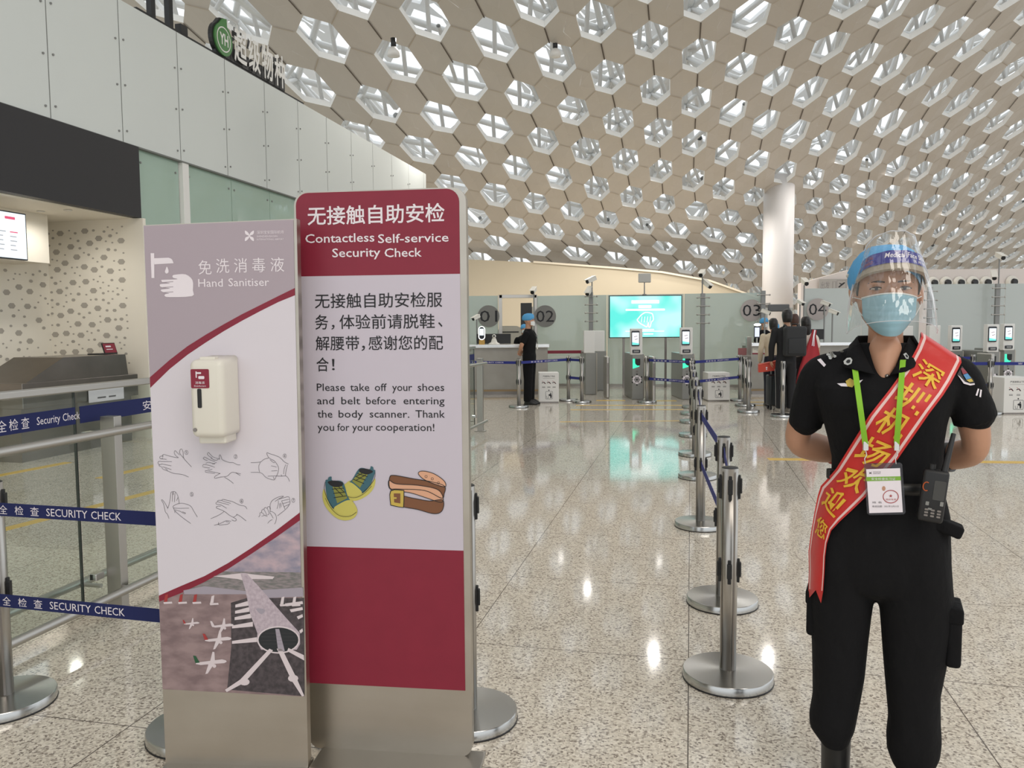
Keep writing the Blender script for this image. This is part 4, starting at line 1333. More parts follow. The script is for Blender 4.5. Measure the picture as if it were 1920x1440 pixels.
for q_ in ([(575, 935), (590, 942), (470, 1078), (395, 1118), (388, 1108), (452, 1065)], [(606, 935), (628, 935), (690, 1060), (722, 1134), (712, 1136), (668, 1068)], [(655, 932), (720, 962), (722, 985), (650, 945)]):
    G_(q_, ph_white, 0.0013)
for k_, (x_, y_) in enumerate(((470, 1075), (675, 1060))):
    G_(disc(x_, y_, 22, 12, 15), ph_white, 0.0014)
for x_, y_ in ((150, 735), (212, 735), (272, 735), (345, 740), (640, 745), (690, 745)):
    G_([(x_ - 22, y_ + 4), (x_ + 14, y_ + 2), (x_ + 16, y_ + 10), (x_ - 20, y_ + 12)], ph_white, 0.0008)
    G_([(x_ - 20, y_ + 4), (x_ - 14, y_ - 26), (x_ - 2, y_ - 30), (x_ - 6, y_ + 2)], ph_white if x_ > 300 else ph_red, 0.0009)
mb.build('printed_terminal', pho)
def plane(x, y, s_, tail):
    mb = MB()
    q = lambda pts: [(x + a * s_, y + b_ * s_) for a, b_ in pts]
    mb.flat(Bm(q([(-60, 6), (50, -8), (66, -4), (70, 2), (60, 8), (-40, 16), (-60, 12)])), ya - 0.0009, ph_white)
    mb.flat(Bm(q([(-5, 6), (22, 4), (-10, 52), (-20, 54)])), ya - 0.0011, ph_white)
    mb.flat(Bm(q([(0, 0), (20, -2), (18, -38), (10, -40)])), ya - 0.0007, ph_white)
    mb.flat(Bm(q([(-62, 8), (-44, 6), (-60, -22), (-72, -24)])), ya - 0.0011, tail)
    mb.flat(Bm(q(disc(18, 20, 8, 10))), ya - 0.0013, ph_white)
    mb.build('printed_plane', pho)
plane(325, 988, 1.0, ph_green)
plane(355, 892, 0.86, ph_red)
plane(375, 835, 0.7, ph_white)
plane(245, 826, 0.5, ph_red)

# dispenser on the sign
dsp_m = mat('ivory_plastic', rgb(230, 226, 214), 0.32)
Fq = Frame(S1.M @ V((0, -0.12, 0)), S1.rz)
x0_ = S1.loc(355, 760, -0.12)[0]
x1_ = S1.loc(444, 760, -0.03)[0] - 0.004
z0_, z1_ = S1.loc(385, 822, -0.13)[1], S1.loc(385, 676, -0.13)[1]
dp = None
b = bmesh.new()
bmesh.ops.create_cube(b, size=1.0)
for v in b.verts:
    back = v.co.y > 0
    v.co = V(((x0_ + x1_) / 2 + v.co.x * (x1_ - x0_) + (0.006 if back else 0), -0.06 + v.co.y * 0.12, (z0_ + z1_) / 2 + v.co.z * (z1_ - z0_) + (0.012 if back and v.co.z > 0 else 0)))
ve = [e for e in b.edges if abs(e.verts[0].co.z - e.verts[1].co.z) > 0.1]
fe = [e for e in b.edges if e not in ve and not (e.verts[0].co.y > -0.01 and e.verts[1].co.y > -0.01)]
bmesh.ops.bevel(b, geom=ve + fe, offset=0.020, segments=5, affect='EDGES', profile=0.5)
b.verts.index_update()
mb = MB()
mb.bm(b, dsp_m, True)
mb.box(((x0_ + x1_) / 2, -0.045, z0_ - 0.008), (x1_ - x0_ - 0.02, 0.085, 0.03), dsp_m, 0.006)
dp = mb.build('dispenser_body', sg1)
mb = MB()
yy = -0.1205
def dl(px, py):
    return S1.loc(px, py, yy)
a, c_ = dl(358.5, 728), dl(391.5, 692)
mb.prism(rrect(a[0], c_[0], a[1], c_[1], 0.004, 3), yy - 0.0008, yy, crimson)
ww, hh_ = c_[0] - a[0], c_[1] - a[1]
mb.flat(rrect(a[0] + ww * .28, a[0] + ww * .34, a[1] + hh_ * .55, a[1] + hh_ * .88, 0.0005, 1), yy - 0.0014, print_white)
mb.flat(rrect(a[0] + ww * .34, a[0] + ww * .58, a[1] + hh_ * .75, a[1] + hh_ * .84, 0.001, 1), yy - 0.0014, print_white)
mb.flat(rrect(a[0] + ww * .42, a[0] + ww * .75, a[1] + hh_ * .48, a[1] + hh_ * .64, 0.003, 3), yy - 0.0014, print_white)
mb.text('消毒液', a[0] + ww * .24, a[0] + ww * .76, a[1] + hh_ * .22, a[1] + hh_ * .36, yy - 0.0014, print_white)
mb.text('Disinfectant', a[0] + ww * .18, a[0] + ww * .82, a[1] + hh_ * .08, a[1] + hh_ * .16, yy - 0.0014, print_white)
mb.build('crimson_label', dp)
mb = MB()
a, c_ = dl(371, 765), dl(377.5, 729)
mb.prism(rrect(a[0], c_[0], a[1], c_[1], 0.004, 5), yy - 0.001, yy, black_pl)
mb.build('level_window', dp)
mb = MB()
a = dl(366, 806)
mb.cyl((a[0], yy + 0.004, a[1]), (a[0], yy - 0.003, a[1]), 0.006, steel_dark, n=14)
mb.build('lock', dp)
mb = MB()
a = S1.loc(392, 672, -0.08)
mb.box((a[0], -0.08, z1_ + 0.004), (0.05, 0.03, 0.012), dsp_m, 0.003)
mb.build('top_latch', dp)
# ---------------------------------------------------------------- far glass partition and checkpoint
frost = glass_mat('frosted_partition', (0.86, 0.92, 0.90), 0.42, 0.58, 0.03, 1.5, rgb(198, 210, 209), tl=0.35)
frost_w = glass_mat('white_partition', (0.90, 0.93, 0.93), 0.18, 0.82, 0.04, 1.5, rgb(212, 218, 216), tl=0.3)
num_m = mat('number_disc', rgb(128, 126, 122), 0.5)
numw_m = mat('number_disc_pale', rgb(178, 168, 164), 0.5)
gate_grey = mat('gate_grey', rgb(142, 142, 138), 0.35, 0.2)
gate_side = mat('gate_side', rgb(186, 180, 168), 0.4)
panel_grey = mat('device_grey', rgb(196, 194, 188), 0.5)
def P(px, py, Y):
    return at(px, py, Y)
def glass_panel(name, x0, x1, ytop, Y0, Y1, m, joints=(), kind='window'):
    """a sheet of glass standing on the floor between two pixel columns at depths Y0, Y1"""
    a, b_ = P(x0, ytop[0], Y0), P(x1, ytop[1], Y1)
    t = V((b_.x - a.x, b_.y - a.y, 0))
    Ln = t.length
    rz = math.atan2(t.y, t.x)
    mb = MB()
    cuts = [0] + [Ln * q for q in joints] + [Ln]
    for u0, u1 in zip(cuts[:-1], cuts[1:]):
        mb.box(((u0 + u1) / 2, 0, a.z / 2 + 0.03), (u1 - u0 - 0.014, 0.016, a.z - 0.06), m)
    mb.box((Ln / 2, 0, 0.03), (Ln, 0.05, 0.06), steel)
    o = mb.build(name, origin=(0, 0, 0))
    o.location, o.rotation_euler = (a.x, a.y, 0), (0, 0, rz)
    return struct(o), Frame((a.x, a.y, 0), rz)
glass_panel('window_2', 690, 934, (557, 556), 20.2, 20.0, frost, (0.5,))
g2, GF = glass_panel('window_3', 1007, 1432, (555, 542), 19.9, 18.9, frost, (0.32, 0.66))
g4, GF4 = glass_panel('window_4', 1508, 1725, (541, 541), 18.6, 18.6, frost_w, (0.5,))
g5, GF5 = glass_panel('window_5', 1742, 2060, (533, 533), 18.6, 18.6, frost_w, (0.45,))
# steel frame opening between 01 and 02
fo = MB()
for x_ in (938, 1004):
    p = P(x_, 560, 20.0)
    h_ = P(x_, 553, 20.0).z
    fo.box((p.x, 20.0, h_ / 2), (0.09, 0.09, h_), steel, 0.004)
pa, pb = P(936, 556, 20.0), P(1006, 556, 20.0)
fo.box(((pa.x + pb.x) / 2, 20.0, pa.z), (pb.x - pa.x, 0.09, 0.08), steel, 0.004)
struct(fo.build('door_1'))
# equipment seen through the frame
eq = thing('scanner_cabinet', 'tall dark cabinet seen through the steel door frame between 01 and 02', 'cabinet', (P(987, 600, 21.6).x, 21.6, 0))
mb = MB()
hh_ = P(985, 568, 21.6).z
mb.box((0, 0.2, hh_ / 2), (0.30, 0.4, hh_), mat('dark_cabinet', rgb(52, 52, 54), 0.5), 0.005)
mb.build('cabinet_body', eq)
mb = MB()
mb.box((0.21, 0.2, hh_ / 2 - 0.05), (0.10, 0.3, hh_ - 0.1), white_pl, 0.004)
mb.build('side_door', eq)
xs_ = thing('scanner_machine', 'grey rounded baggage scanner behind the steel door frame', 'machine', (P(955, 640, 21.2).x, 21.2, 0))
mb = MB()
hz = P(955, 611, 21.2).z
mb.prism([(-0.30, 0), (0.32, 0), (0.32, hz - 0.06), (0.2, hz), (-0.2, hz), (-0.30, hz - 0.12)], -0.3, 0.3, gate_side)
mb.build('housing', xs_)
mb = MB()
mb.box((0, -0.305, hz - 0.16), (0.5, 0.012, 0.03), black_pl)
mb.build('dark_slot', xs_)

# number discs on the glass
def number_disc(px, py, Y, txt, m, label):
    p = P(px, py, Y)
    o = thing('number_disc', label, 'sign', (p.x, p.y, p.z), 0, 'channel numbers on the glass')
    mb = MB()
    r_ = 20.5 * Y / FPX
    mb.prism(disc(0, 0, r_, 28), -0.004, 0.0, m)
    mb.build('disc', o)
    mb = MB()
    mb.text(txt, -r_ * 0.80, r_ * 0.80, -r_ * 0.52, r_ * 0.52, -0.006, ink, 0.0)
    mb.build('numerals', o)
    return o
number_disc(916, 593, 19.95, '01', num_m, 'round grey 01 disc on the glass behind the counter')
number_disc(1022, 593, 19.80, '02', num_m, 'round grey 02 disc on the glass beside the officer')
number_disc(1409, 582, 18.85, '03', numw_m, 'round pale 03 disc on the glass')
number_disc(1533, 580, 18.5, '04', numw_m, 'round pale 04 disc on the white glass')

# teal screen
tv = thing('video_wall', 'large lit turquoise screen mounted in front of the glass', 'screen', (P(1210, 600, 18.95).x, 18.95, 0))
t0, t1 = P(1142, 634, 18.95), P(1279, 553, 18.95)
cx_ = tv.location.x
mb = MB()
mb.box(((t0.x + t1.x) / 2 - cx_, 0.03, (t0.z + t1.z) / 2), (t1.x - t0.x, 0.07, t1.z - t0.z), screen_dark, 0.004)
mb.build('bezel', tv)
mb = MB()
sx0, sx1, sz0, sz1 = t0.x - cx_ + 0.02, t1.x - cx_ - 0.02, t0.z + 0.02, t1.z - 0.02
def grad_screen():
    m = bpy.data.materials.new('turquoise_display')
    m.use_nodes = True
    nt = m.node_tree
    b = nt.nodes['Principled BSDF']
    tc = nt.nodes.new('ShaderNodeTexCoord')
    nz = nt.nodes.new('ShaderNodeTexNoise')
    nz.inputs['Scale'].default_value = 1.6
    nz.inputs['Detail'].default_value = 1
    rp = nt.nodes.new('ShaderNodeValToRGB')
    rp.color_ramp.elements[0].position, rp.color_ramp.elements[1].position = 0.40, 0.62
    rp.color_ramp.elements[0].color = (0.10, 0.75, 0.66, 1)
    rp.color_ramp.elements[1].color = (0.48, 0.92, 0.86, 1)
    nt.links.new(tc.outputs['Object'], nz.inputs['Vector'])
    nt.links.new(nz.outputs['Fac'], rp.inputs[0])
    nt.links.new(rp.outputs[0], b.inputs['Emission Color'])
    b.inputs['Emission Strength'].default_value = 1.0
    b.inputs['Base Color'].default_value = (0.02, 0.05, 0.05, 1)
    return m
mb.flat([(sx0, sz0), (sx1, sz0), (sx1, sz1), (sx0, sz1)], -0.0075, grad_screen())
mb.build('display', tv)
mb = MB()
lit_w = mat('lit_white_text', (0.9, 0.9, 0.9), 0.5, emit=(0.95, 1, 1), es=0.95)
sw, sh = sx1 - sx0, sz1 - sz0
def sbar(u0, u1, v0, v1):
    mb.flat(rrect(sx0 + u0 * sw, sx0 + u1 * sw, sz0 + v0 * sh, sz0 + v1 * sh, 0.012, 2), -0.009, lit_w)
for q in ((0.30, 0.69, 0.82, 0.90), (0.40, 0.58, 0.71, 0.78), (0.22, 0.77, 0.645, 0.69), (0.35, 0.62, 0.165, 0.195), (0.22, 0.76, 0.135, 0.15), (0.47, 0.61, 0.06, 0.085)):
    sbar(*q)
bag = [(0.38, 0.42), (0.44, 0.54), (0.50, 0.60), (0.58, 0.58), (0.60, 0.54), (0.61, 0.42), (0.58, 0.36), (0.565, 0.25), (0.545, 0.25), (0.54, 0.36), (0.52, 0.25), (0.48, 0.28), (0.42, 0.34), (0.38, 0.42)]
mb.stroke([(sx0 + u * sw, sz0 + v * sh) for u, v in sm(bag, False, 3)], 0.022, -0.009, lit_w)
for u in (0.44, 0.48, 0.52, 0.56):
    mb.stroke([(sx0 + u * sw, sz0 + 0.36 * sh), (sx0 + (u + 0.01) * sw, sz0 + 0.5 * sh)], 0.012, -0.009, lit_w)
mb.build('screen_graphic', tv)
mb = MB()
for dx in (-0.5, 0.5):
    mb.box((dx, 0.09, (t0.z - 0.0) / 2), (0.05, 0.04, t0.z + 0.2), steel_dark, 0.002)
mb.build('stand_legs', tv)

# ---------------------------------------------------------------- counters
counter_steel = mat('counter_steel', (0.27, 0.25, 0.22), 0.38, 1.0, noise=((3, 3, 3), 0.3, (0.34, 0.32, 0.28)))
def counter(x0, x1, Y, label, notice):
    a, b_ = P(x0, 650, Y), P(x1, 650, Y)
    o = thing('service_counter', label, 'counter', ((a.x + b_.x) / 2, Y, 0), 0, 'steel service counters')
    Ln = b_.x - a.x
    mb = MB()
    mb.box((0, 0.35, 1.06), (Ln, 0.8, 0.07), mat('steel_top', (0.85, 0.85, 0.84), 0.2, 1.0) if 'steel_top' not in MATS else MATS['steel_top'], 0.008)
    mb.build('counter_top', o)
    mb = MB()
    mb.box((0, 0.45, 0.56), (Ln - 0.06, 0.6, 0.94), counter_steel, 0.004)
    mb.build('front_panel', o)
    mb = MB()
    mb.box((0, 0.42, 0.05), (Ln - 0.16, 0.5, 0.10), steel_dark)
    mb.box((0, 0.13, 0.09), (Ln - 0.06, 0.04, 0.04), mat('brass_rail', rgb(150, 128, 96), 0.4, 0.6) if 'brass_rail' not in MATS else MATS['brass_rail'])
    mb.build('kick_rail', o)
    if notice:
        mb = MB()
        mb.box((-Ln / 2 + notice, 0.145, 0.93), (0.55, 0.004, 0.12), white_pl)
        mb.box((-Ln / 2 + notice, 0.142, 0.865), (0.55, 0.004, 0.03), crimson)
        for k in range(3):
            mb.box((-Ln / 2 + notice - 0.05 + 0.02 * k, 0.142, 0.96 - 0.03 * k), (0.38 - 0.06 * k, 0.002, 0.008), gate_grey)
        mb.build('notice_strip', o)
    return o
counter(700, 1030, 17.3, 'long steel counter with bright top edge behind the officer', 0)
counter(1408, 1640, 16.9, 'steel counter with white notice strip in front of the waiting passengers', 0.35)
# face scanner, robot base and monitor on the left counter
fs = thing('face_scanner', 'oval lit face scanner on a gold foot on the left counter', 'scanner', (P(903.5, 640, 17.5).x, 17.5, 1.095))
kx = 17.5 / FPX
mb = MB()
mb.prism([(x, z) for x, z in rrect(-0.075, 0.075, 0.10, 0.40, 0.073, 8)], -0.02, 0.02, white_pl)
mb.prism([(x, z) for x, z in rrect(-0.072, 0.072, 0.103, 0.397, 0.070, 8)], -0.024, -0.02, ring_lamp)
mb.build('light_ring', fs)
mb = MB()
mb.prism(rrect(-0.058, 0.058, 0.117, 0.385, 0.056, 8), -0.028, -0.024, screen_dark)
mb.prism(rrect(-0.045, 0.045, 0.20, 0.345, 0.008, 3), -0.030, -0.028, screen_lit)
mb.build('display', fs)
mb = MB()
mb.box((0, 0.02, 0.05), (0.13, 0.10, 0.10), mat('gold_foot', rgb(190, 150, 80), 0.35, 0.5), 0.006)
mb.build('foot', fs)
rb = thing('desk_robot', 'small white robot on a stepped round base on the left counter', 'robot', (P(926.5, 646, 17.4).x, 17.4, 1.095))
mb = MB()
mb.lathe([(0.125, 0), (0.125, 0.02), (0.07, 0.05), (0.05, 0.11), (0.035, 0.14)], (0, 0, 0), white_pl, 24)
mb.build('base', rb)
mb = MB()
mb.sphere((0, 0, 0.18), 0.042, white_pl)
mb.build('head', rb)
mb = MB()
mb.sphere((0, -0.034, 0.185), (0.026, 0.012, 0.020), screen_dark)
mb.build('face_visor', rb)
mo = thing('desk_monitor', 'wide black desk monitor lying behind the small white robot', 'monitor', (P(926, 640, 17.75).x, 17.75, 1.095))
mb = MB()
mb.box((0, 0, 0.12), (0.75, 0.05, 0.22), black_pl, 0.006)
mb.build('housing', mo)
mb = MB()
mb.box((0, 0.03, 0.02), (0.25, 0.14, 0.04), black_pl, 0.004)
mb.build('foot', mo)
ms = thing('desk_monitor', 'black desk monitor on the right counter beside the red sash passenger', 'monitor', (P(1532, 640, 17.2).x, 17.2, 1.095))
mb = MB()
mb.box((0, 0, 0.17), (0.28, 0.04, 0.22), black_pl, 0.006)
mb.build('housing', ms)
mb = MB()
mb.box((0, 0.02, 0.03), (0.10, 0.12, 0.06), black_pl, 0.004)
mb.build('foot', ms)
f2 = thing('face_scanner', 'upright lit face scanner with lamp on top on the right counter', 'scanner', (P(1419, 630, 17.0).x, 17.0, 1.095))
mb = MB()
mb.prism(rrect(-0.058, 0.058, 0.10, 0.35, 0.008, 3), -0.015, 0.015, screen_dark)
mb.build('housing', f2)
mb = MB()
mb.prism(rrect(-0.048, 0.048, 0.13, 0.325, 0.004, 2), -0.017, -0.015, mat('lilac_display', (0.1, 0.1, 0.1), 0.3, emit=(0.75, 0.80, 1.0), es=0.9))
mb.build('display', f2)
mb = MB()
mb.sphere((0.01, 0, 0.385), (0.075, 0.03, 0.028), ring_lamp)
mb.build('lamp', f2)
mb = MB()
mb.cyl((0, 0, 0), (0, 0, 0.11), 0.018, steel, n=12)
mb.build('stem', f2)

# ---------------------------------------------------------------- self service gates
def gate(px, Y, label, screen=True, top_py=616, x_w=0.235, deep=1.1):
    p = P(px, 650, Y)
    o = thing('entry_gate', label, 'gate', (p.x, Y, 0), 0, 'self service gate kiosks')
    k = Y / FPX
    zT = P(px, top_py, Y).z
    mb = MB()
    mb.box((0.03, deep / 2, 0.46), (x_w - 0.0, deep, 0.92), gate_grey, 0.012)
    mb.box((0.03 + x_w / 2 + 0.012, deep / 2, 0.46), (0.02, deep - 0.04, 0.88), gate_side)
    mb.build('gate_body', o)
    mb = MB()
    mb.box((0, 0.06, (0.90 + zT) / 2), (x_w, 0.14, zT - 0.90), white_metal, 0.012)
    mb.build('mast', o)
    if screen:
        sc_ = MB()
        sc_.prism(rrect(-0.105, 0.055, zT - 0.35, zT - 0.045, 0.02, 4), -0.034, -0.008, screen_dark)
        s_ = sc_.build('screen', o)
        mb = MB()
        mb.prism(rrect(-0.093, 0.043, zT - 0.325, zT - 0.08, 0.004, 2), -0.036, -0.034, screen_lit)
        mb.flat([(-0.093, zT - 0.325), (0.043, zT - 0.325), (0.043, zT - 0.295), (-0.093, zT - 0.27)], -0.0365, screen_teal)
        mb.flat([(-0.055, zT - 0.17), (0.01, zT - 0.155), (0.01, zT - 0.145), (-0.055, zT - 0.16)], -0.0365, crimson)
        mb.flat([(-0.04, zT - 0.225), (0.02, zT - 0.21), (0.02, zT - 0.20), (-0.04, zT - 0.215)], -0.0365, crimson)
        mb.build('display', s_)
        mb = MB()
        mb.prism(rrect(-0.085, 0.07, 0.935, 1.0, 0.01, 3), -0.03, -0.008, screen_dark)
        mb.prism(rrect(-0.06, 0.045, 0.95, 0.985, 0.004, 2), -0.032, -0.03, steel_grey)
        mb.build('card_reader', o)
        mb = MB()
        mb.prism([(-0.075, 0.62), (0.055, 0.66), (0.055, 0.82), (-0.075, 0.82)], -0.004, 0.0, green_lamp)
        mb.prism([(-0.03, 0.82), (0.075, 0.82), (0.075, 0.70), (0.055, 0.685), (0.02, 0.68), (-0.02, 0.71), (-0.03, 0.75)], -0.008, -0.002, black_pl)
        mb.build('light_sensor', o)
        mb = MB()
        mb.cyl((0.01, 0.0, 0.565), (0.01, -0.012, 0.565), 0.02, steel_dark, n=16)
        mb.build('camera_eye', o)
        mb = MB()
        for a_ in range(6):
            q = pi / 6 + a_ * pi / 3
            mb.flat([(0.01 + 0.062 * cos(q) + 0.038 * cos(pi / 6 + pi / 3 * e), 0.40 + 0.062 * sin(q) + 0.038 * sin(pi / 6 + pi / 3 * e)) for e in range(6)], -0.003, print_white)
            mb.flat(disc(0.01 + 0.105 * cos(q), 0.40 + 0.105 * sin(q), 0.018, 6), -0.0036, black_pl)
        mb.stroke([(0.01 + 0.05 * cos(pi / 3 * e), 0.40 + 0.05 * sin(pi / 3 * e)) for e in range(7)], 0.012, -0.0042, black_pl)
        for e in range(3):
            mb.stroke([(0.01 + 0.05 * cos(pi / 3 * e), 0.40 + 0.05 * sin(pi / 3 * e)), (0.01 - 0.05 * cos(pi / 3 * e), 0.40 - 0.05 * sin(pi / 3 * e))], 0.008, -0.0042, black_pl)
        mb.build('hexagon_emblem', o)
    return o
gate(1193.5, 16.0, 'self service gate kiosk left of the two under the turquoise screen')
gate(1287.5, 15.9, 'self service gate kiosk right of the two under the turquoise screen', top_py=614)
gate(1105, 17.2, 'plain white gate mast nearer the turquoise screen left edge and the officer', False, 620)
gate(1124, 18.3, 'plain white gate mast half hidden behind its neighbour beside the turquoise screen', False, 620)
gate(1793, 16.6, 'kiosk with lit screen right behind the armband of the guard', True, 610)
gate(1861, 15.9, 'middle lit kiosk of the three at the right edge', True, 608)
gate(1891, 16.9, 'rightmost lit kiosk of the three at the right edge', True, 607)
gate(1752, 16.9, 'plain white gate mast beside the face shield edge', False, 610, deep=0.6)
gate(1701, 17.6, 'plain white gate mast behind the shoulder of the guard', False, 611, deep=0.6)
# steel gate stiles next to the kiosks
def stile(px, Y, y_top, label):
    p = P(px, y_top, Y)
    o = thing('gate_stile', label, 'post', (p.x, Y, 0), 0, 'steel gate stiles')
    mb = MB()
    mb.box((0, 0, p.z / 2), (0.07, 0.5, p.z), steel, 0.02)
    mb.build('stile_body', o)
    mb = MB()
    mb.box((0.0, -0.252, p.z * 0.6), (0.03, 0.006, p.z * 0.5), steel_dark)
    mb.build('dark_inlay', o)
stile(1137, 16.6, 668, 'steel gate stile left of the kiosk pair behind the belt posts')
stile(1222, 15.9, 668, 'steel gate stile between the kiosk pair')
stile(1848, 15.7, 662, 'steel gate stile left of the middle kiosk at the right edge')

# ---------------------------------------------------------------- white bins
def bin_(px0, px1, pyb, pyt, label, Y):
    a, b_ = P(px0, pyb, Y), P(px1, pyb, Y)
    o = thing('disposal_bin', label, 'bin', ((a.x + b_.x) / 2, Y, 0), 0, 'white disposal bins')
    wd_ = b_.x - a.x
    h_ = P(px0, pyt, Y).z
    mb = MB()
    mb.box((0, wd_ / 2, h_ / 2 + 0.01), (wd_, wd_, h_ - 0.02), white_metal, 0.008)
    b2 = mb.build('bin_body', o)
    mb = MB()
    mb.box((0, wd_ / 2, 0.012), (wd_ - 0.02, wd_ - 0.02, 0.024), steel_dark)
    mb.build('plinth', o)
    mb = MB()
    y_ = -0.0015
    mb.text('严禁携带以下物品', -wd_ * .30, wd_ * .30, h_ * .85, h_ * .91, y_, ink)
    mb.build('notice_text', b2)
    mb = MB()
    mb.stroke([(-wd_ * .3, h_ * .81), (wd_ * .3, h_ * .81)], 0.004, y_, gate_grey)
    red_p = MATS.get('printed_red_tail')
    for k, u in enumerate((-0.26, 0.0, 0.26)):
        cx_, cz_ = u * wd_, h_ * 0.68
        mb.stroke([(cx_ - .03, cz_ + .03), (cx_ + .03, cz_ - .03)], 0.006, y_, red_p)
        mb.stroke([(cx_ - .035, cz_ - .01), (cx_ + .01, cz_ + .005), (cx_ + .035, cz_ - .03)], 0.014, y_ - 0.0003, ink)
        mb.stroke([(cx_ - .03, cz_ - .085), (cx_ + .03, cz_ - .085)], 0.006, y_, ink)
        mb.stroke([(cx_ - .03, cz_ - .10), (cx_ + .03, cz_ - .10)], 0.006, y_, ink)
    mb.flat(disc(0, h_ * 0.42, 0.012, 10), y_, ink)
    fx0, fx1, fz0, fz1 = -wd_ * .16, wd_ * .18, h_ * .13, h_ * .38
    fr_ = rrect(fx0, fx1, fz0, fz1, 0.012, 3)
    mb.stroke(fr_ + fr_[:1], 0.006, y_, ink)
    mb.flat(disc(0.035, fz1 - .035, 0.012, 10), y_, ink)
    mb.flat([(0.015, fz1 - .05), (0.05, fz1 - .05), (0.055, fz0 + .06), (0.05, fz0 + .015), (0.03, fz0 + .015), (0.025, fz0 + .06), (0.015, fz1 - .09), (-0.01, fz1 - .075), (-0.01, fz1 - .065)], y_, ink)
    mb.stroke([(-.045, fz0 + .06), (-.04, fz0 + .015), (-.01, fz0 + .015), (-.005, fz0 + .06)], 0.006, y_, ink)
    mb.build('notice_pictogram', b2)
    return o
bin_(1010.5, 1048, 752, 699, 'white printed disposal bin beside the officer', 15.45)
bin_(1327, 1368, 753, 699, 'white printed disposal bin beside the far end of the stanchion row', 15.5)
bin_(1881, 1935, 778, 708, 'white printed disposal bin cut by the right picture edge', 12.9)

# ---------------------------------------------------------------- far stanchions and belts
def far_post(px, py, label):
    d = ray(px, py)
    p = CAM + d * ((0.035 - CAM.z) / d.z)
    post(p.x, p.y, label)
    return V((p.x, p.y, 0))
q1 = far_post(973, 760, 'steel stanchion standing left of the officer')
q2 = far_post(1066, 748, 'steel stanchion right of the bin beside the officer')
q3 = far_post(1091, 751.5, 'steel stanchion in front of the plain white gate masts')
q4 = far_post(1213, 751.5, 'steel stanchion beside the left kiosk of the pair')
q5 = far_post(1403, 769, 'front stanchion of the three at the steel counter notice strip')
q6 = far_post(1397, 757.5, 'middle stanchion of the three at the steel counter notice strip')
q7 = far_post(1387, 748, 'back stanchion of the three at the steel counter notice strip')
q8 = far_post(1855, 772, 'steel stanchion left of the bin at the right edge')
q9 = far_post(1467, 777, 'steel stanchion base showing at the feet of the backpack passenger')
def fbelt(a, b_, z_, label, m=navy, tx=True, hh=0.05):
    o, Ln = belt(a, b_, z_, label, m, hh=hh)
    if tx and Ln > 0.6:
        mb = MB()
        c_ = Ln / 2
        mb.text('安 全 检 查', c_ - 0.42, c_ - 0.06, -0.014, 0.014, -0.0018, print_white)
        mb.word('SECURITY CHECK', c_ + 0.0, c_ + 0.42, -0.011, 0.022, -0.0018, print_white)
        mb.build('lettering', o)
    return o
e0 = CAM + ray(850, 765) * ((0 - CAM.z) / ray(850, 765).z)
fbelt(V((-1.2, 15.2, 0)), q1, 0.82, 'blue belt left of the officer in front of the counter', blue_belt)
fbelt(q1, q2, 0.82, 'upper blue belt passing behind the officer to the next post', blue_belt)
fbelt(q2, q3, 0.82, 'short upper blue belt right of the bin beside the officer', blue_belt, False)
fbelt(q2, q3, 0.465, 'short lower blue belt right of the bin beside the officer', blue_belt, False)
fbelt(q4, rowp[-1], 0.82, 'upper blue belt from the left kiosk to the stanchion row', blue_belt)
fbelt(q4, rowp[-1], 0.465, 'lower blue belt from the left kiosk to the stanchion row', blue_belt)
fbelt(rowp[-1], q7, 0.82, 'upper blue belt from the stanchion row to the counter posts', blue_belt)
fbelt(rowp[-1], q7, 0.465, 'lower blue belt from the stanchion row to the counter posts', blue_belt)
r1 = V((4.9, 13.4, 0))
fbelt(V((6.2, 13.2, 0)), q8, 0.82, 'upper blue belt behind the arm of the guard', blue_belt)
fbelt(V((6.2, 13.2, 0)), q8, 0.465, 'lower blue belt behind the arm of the guard', blue_belt)
fbelt(q8, V((9.4, 12.7, 0)), 0.82, 'upper blue belt running over the bin at the right edge', blue_belt)
fbelt(V((6.6, 14.9, 0)), V((8.6, 14.9, 0)), 0.83, 'blue belt in front of the right kiosks farther back', blue_belt)
post(6.2, 13.2, 'steel stanchion hidden behind the guard holding two blue belts')
post(9.4, 12.7, 'steel stanchion beyond the right picture edge holding the upper belt')
post(6.6, 14.9, 'steel stanchion behind the guard at the left end of the farther belt')
post(8.6, 14.9, 'steel stanchion at the right end of the farther belt by the kiosks')
post(-1.2, 15.2, 'steel stanchion behind the crimson sign at the left end of the belt')
# crimson strip rail behind the officer
cr = thing('crimson_strip', 'crimson strip rail behind the officer in front of the glass', 'rail', (P(1016, 660, 18.6).x, 18.6, 0))
mb = MB()
x1_ = P(1094, 660, 18.6).x - cr.location.x
zc_ = P(1055, 660, 18.6).z
mb.box((x1_ / 2, 0, zc_), (x1_, 0.04, 0.07), crimson, 0.004)
mb.build('strip', cr)
mb = MB()
mb.box((x1_ / 2, 0.0, zc_ - 0.12), (x1_ * 0.8, 0.03, 0.03), steel, 0.004)
mb.build('rail_tube', cr)
for x_ in (0.05, x1_ - 0.05):
    mb = MB()
    mb.cyl((x_, 0.03, 0), (x_, 0.03, zc_), 0.02, steel, n=10)
    mb.build('leg', cr)
ns = thing('notice_stand', 'grey post with a small tilted notice at the steel counter corner', 'sign', (P(1403, 700, 15.9).x, 15.9, 0))
mb = MB()
mb.box((0, 0, 0.62), (0.10, 0.08, 1.24), steel, 0.004)
mb.build('post', ns)
mb = MB()
mb.box((-0.12, -0.08, 0.86), (0.26, 0.16, 0.03), steel, 0.004)
mb.box((-0.13, -0.02, 0.95), (0.17, 0.012, 0.14), mat('dusty_red_card', rgb(150, 96, 96), 0.5))
mb.build('shelf', ns)

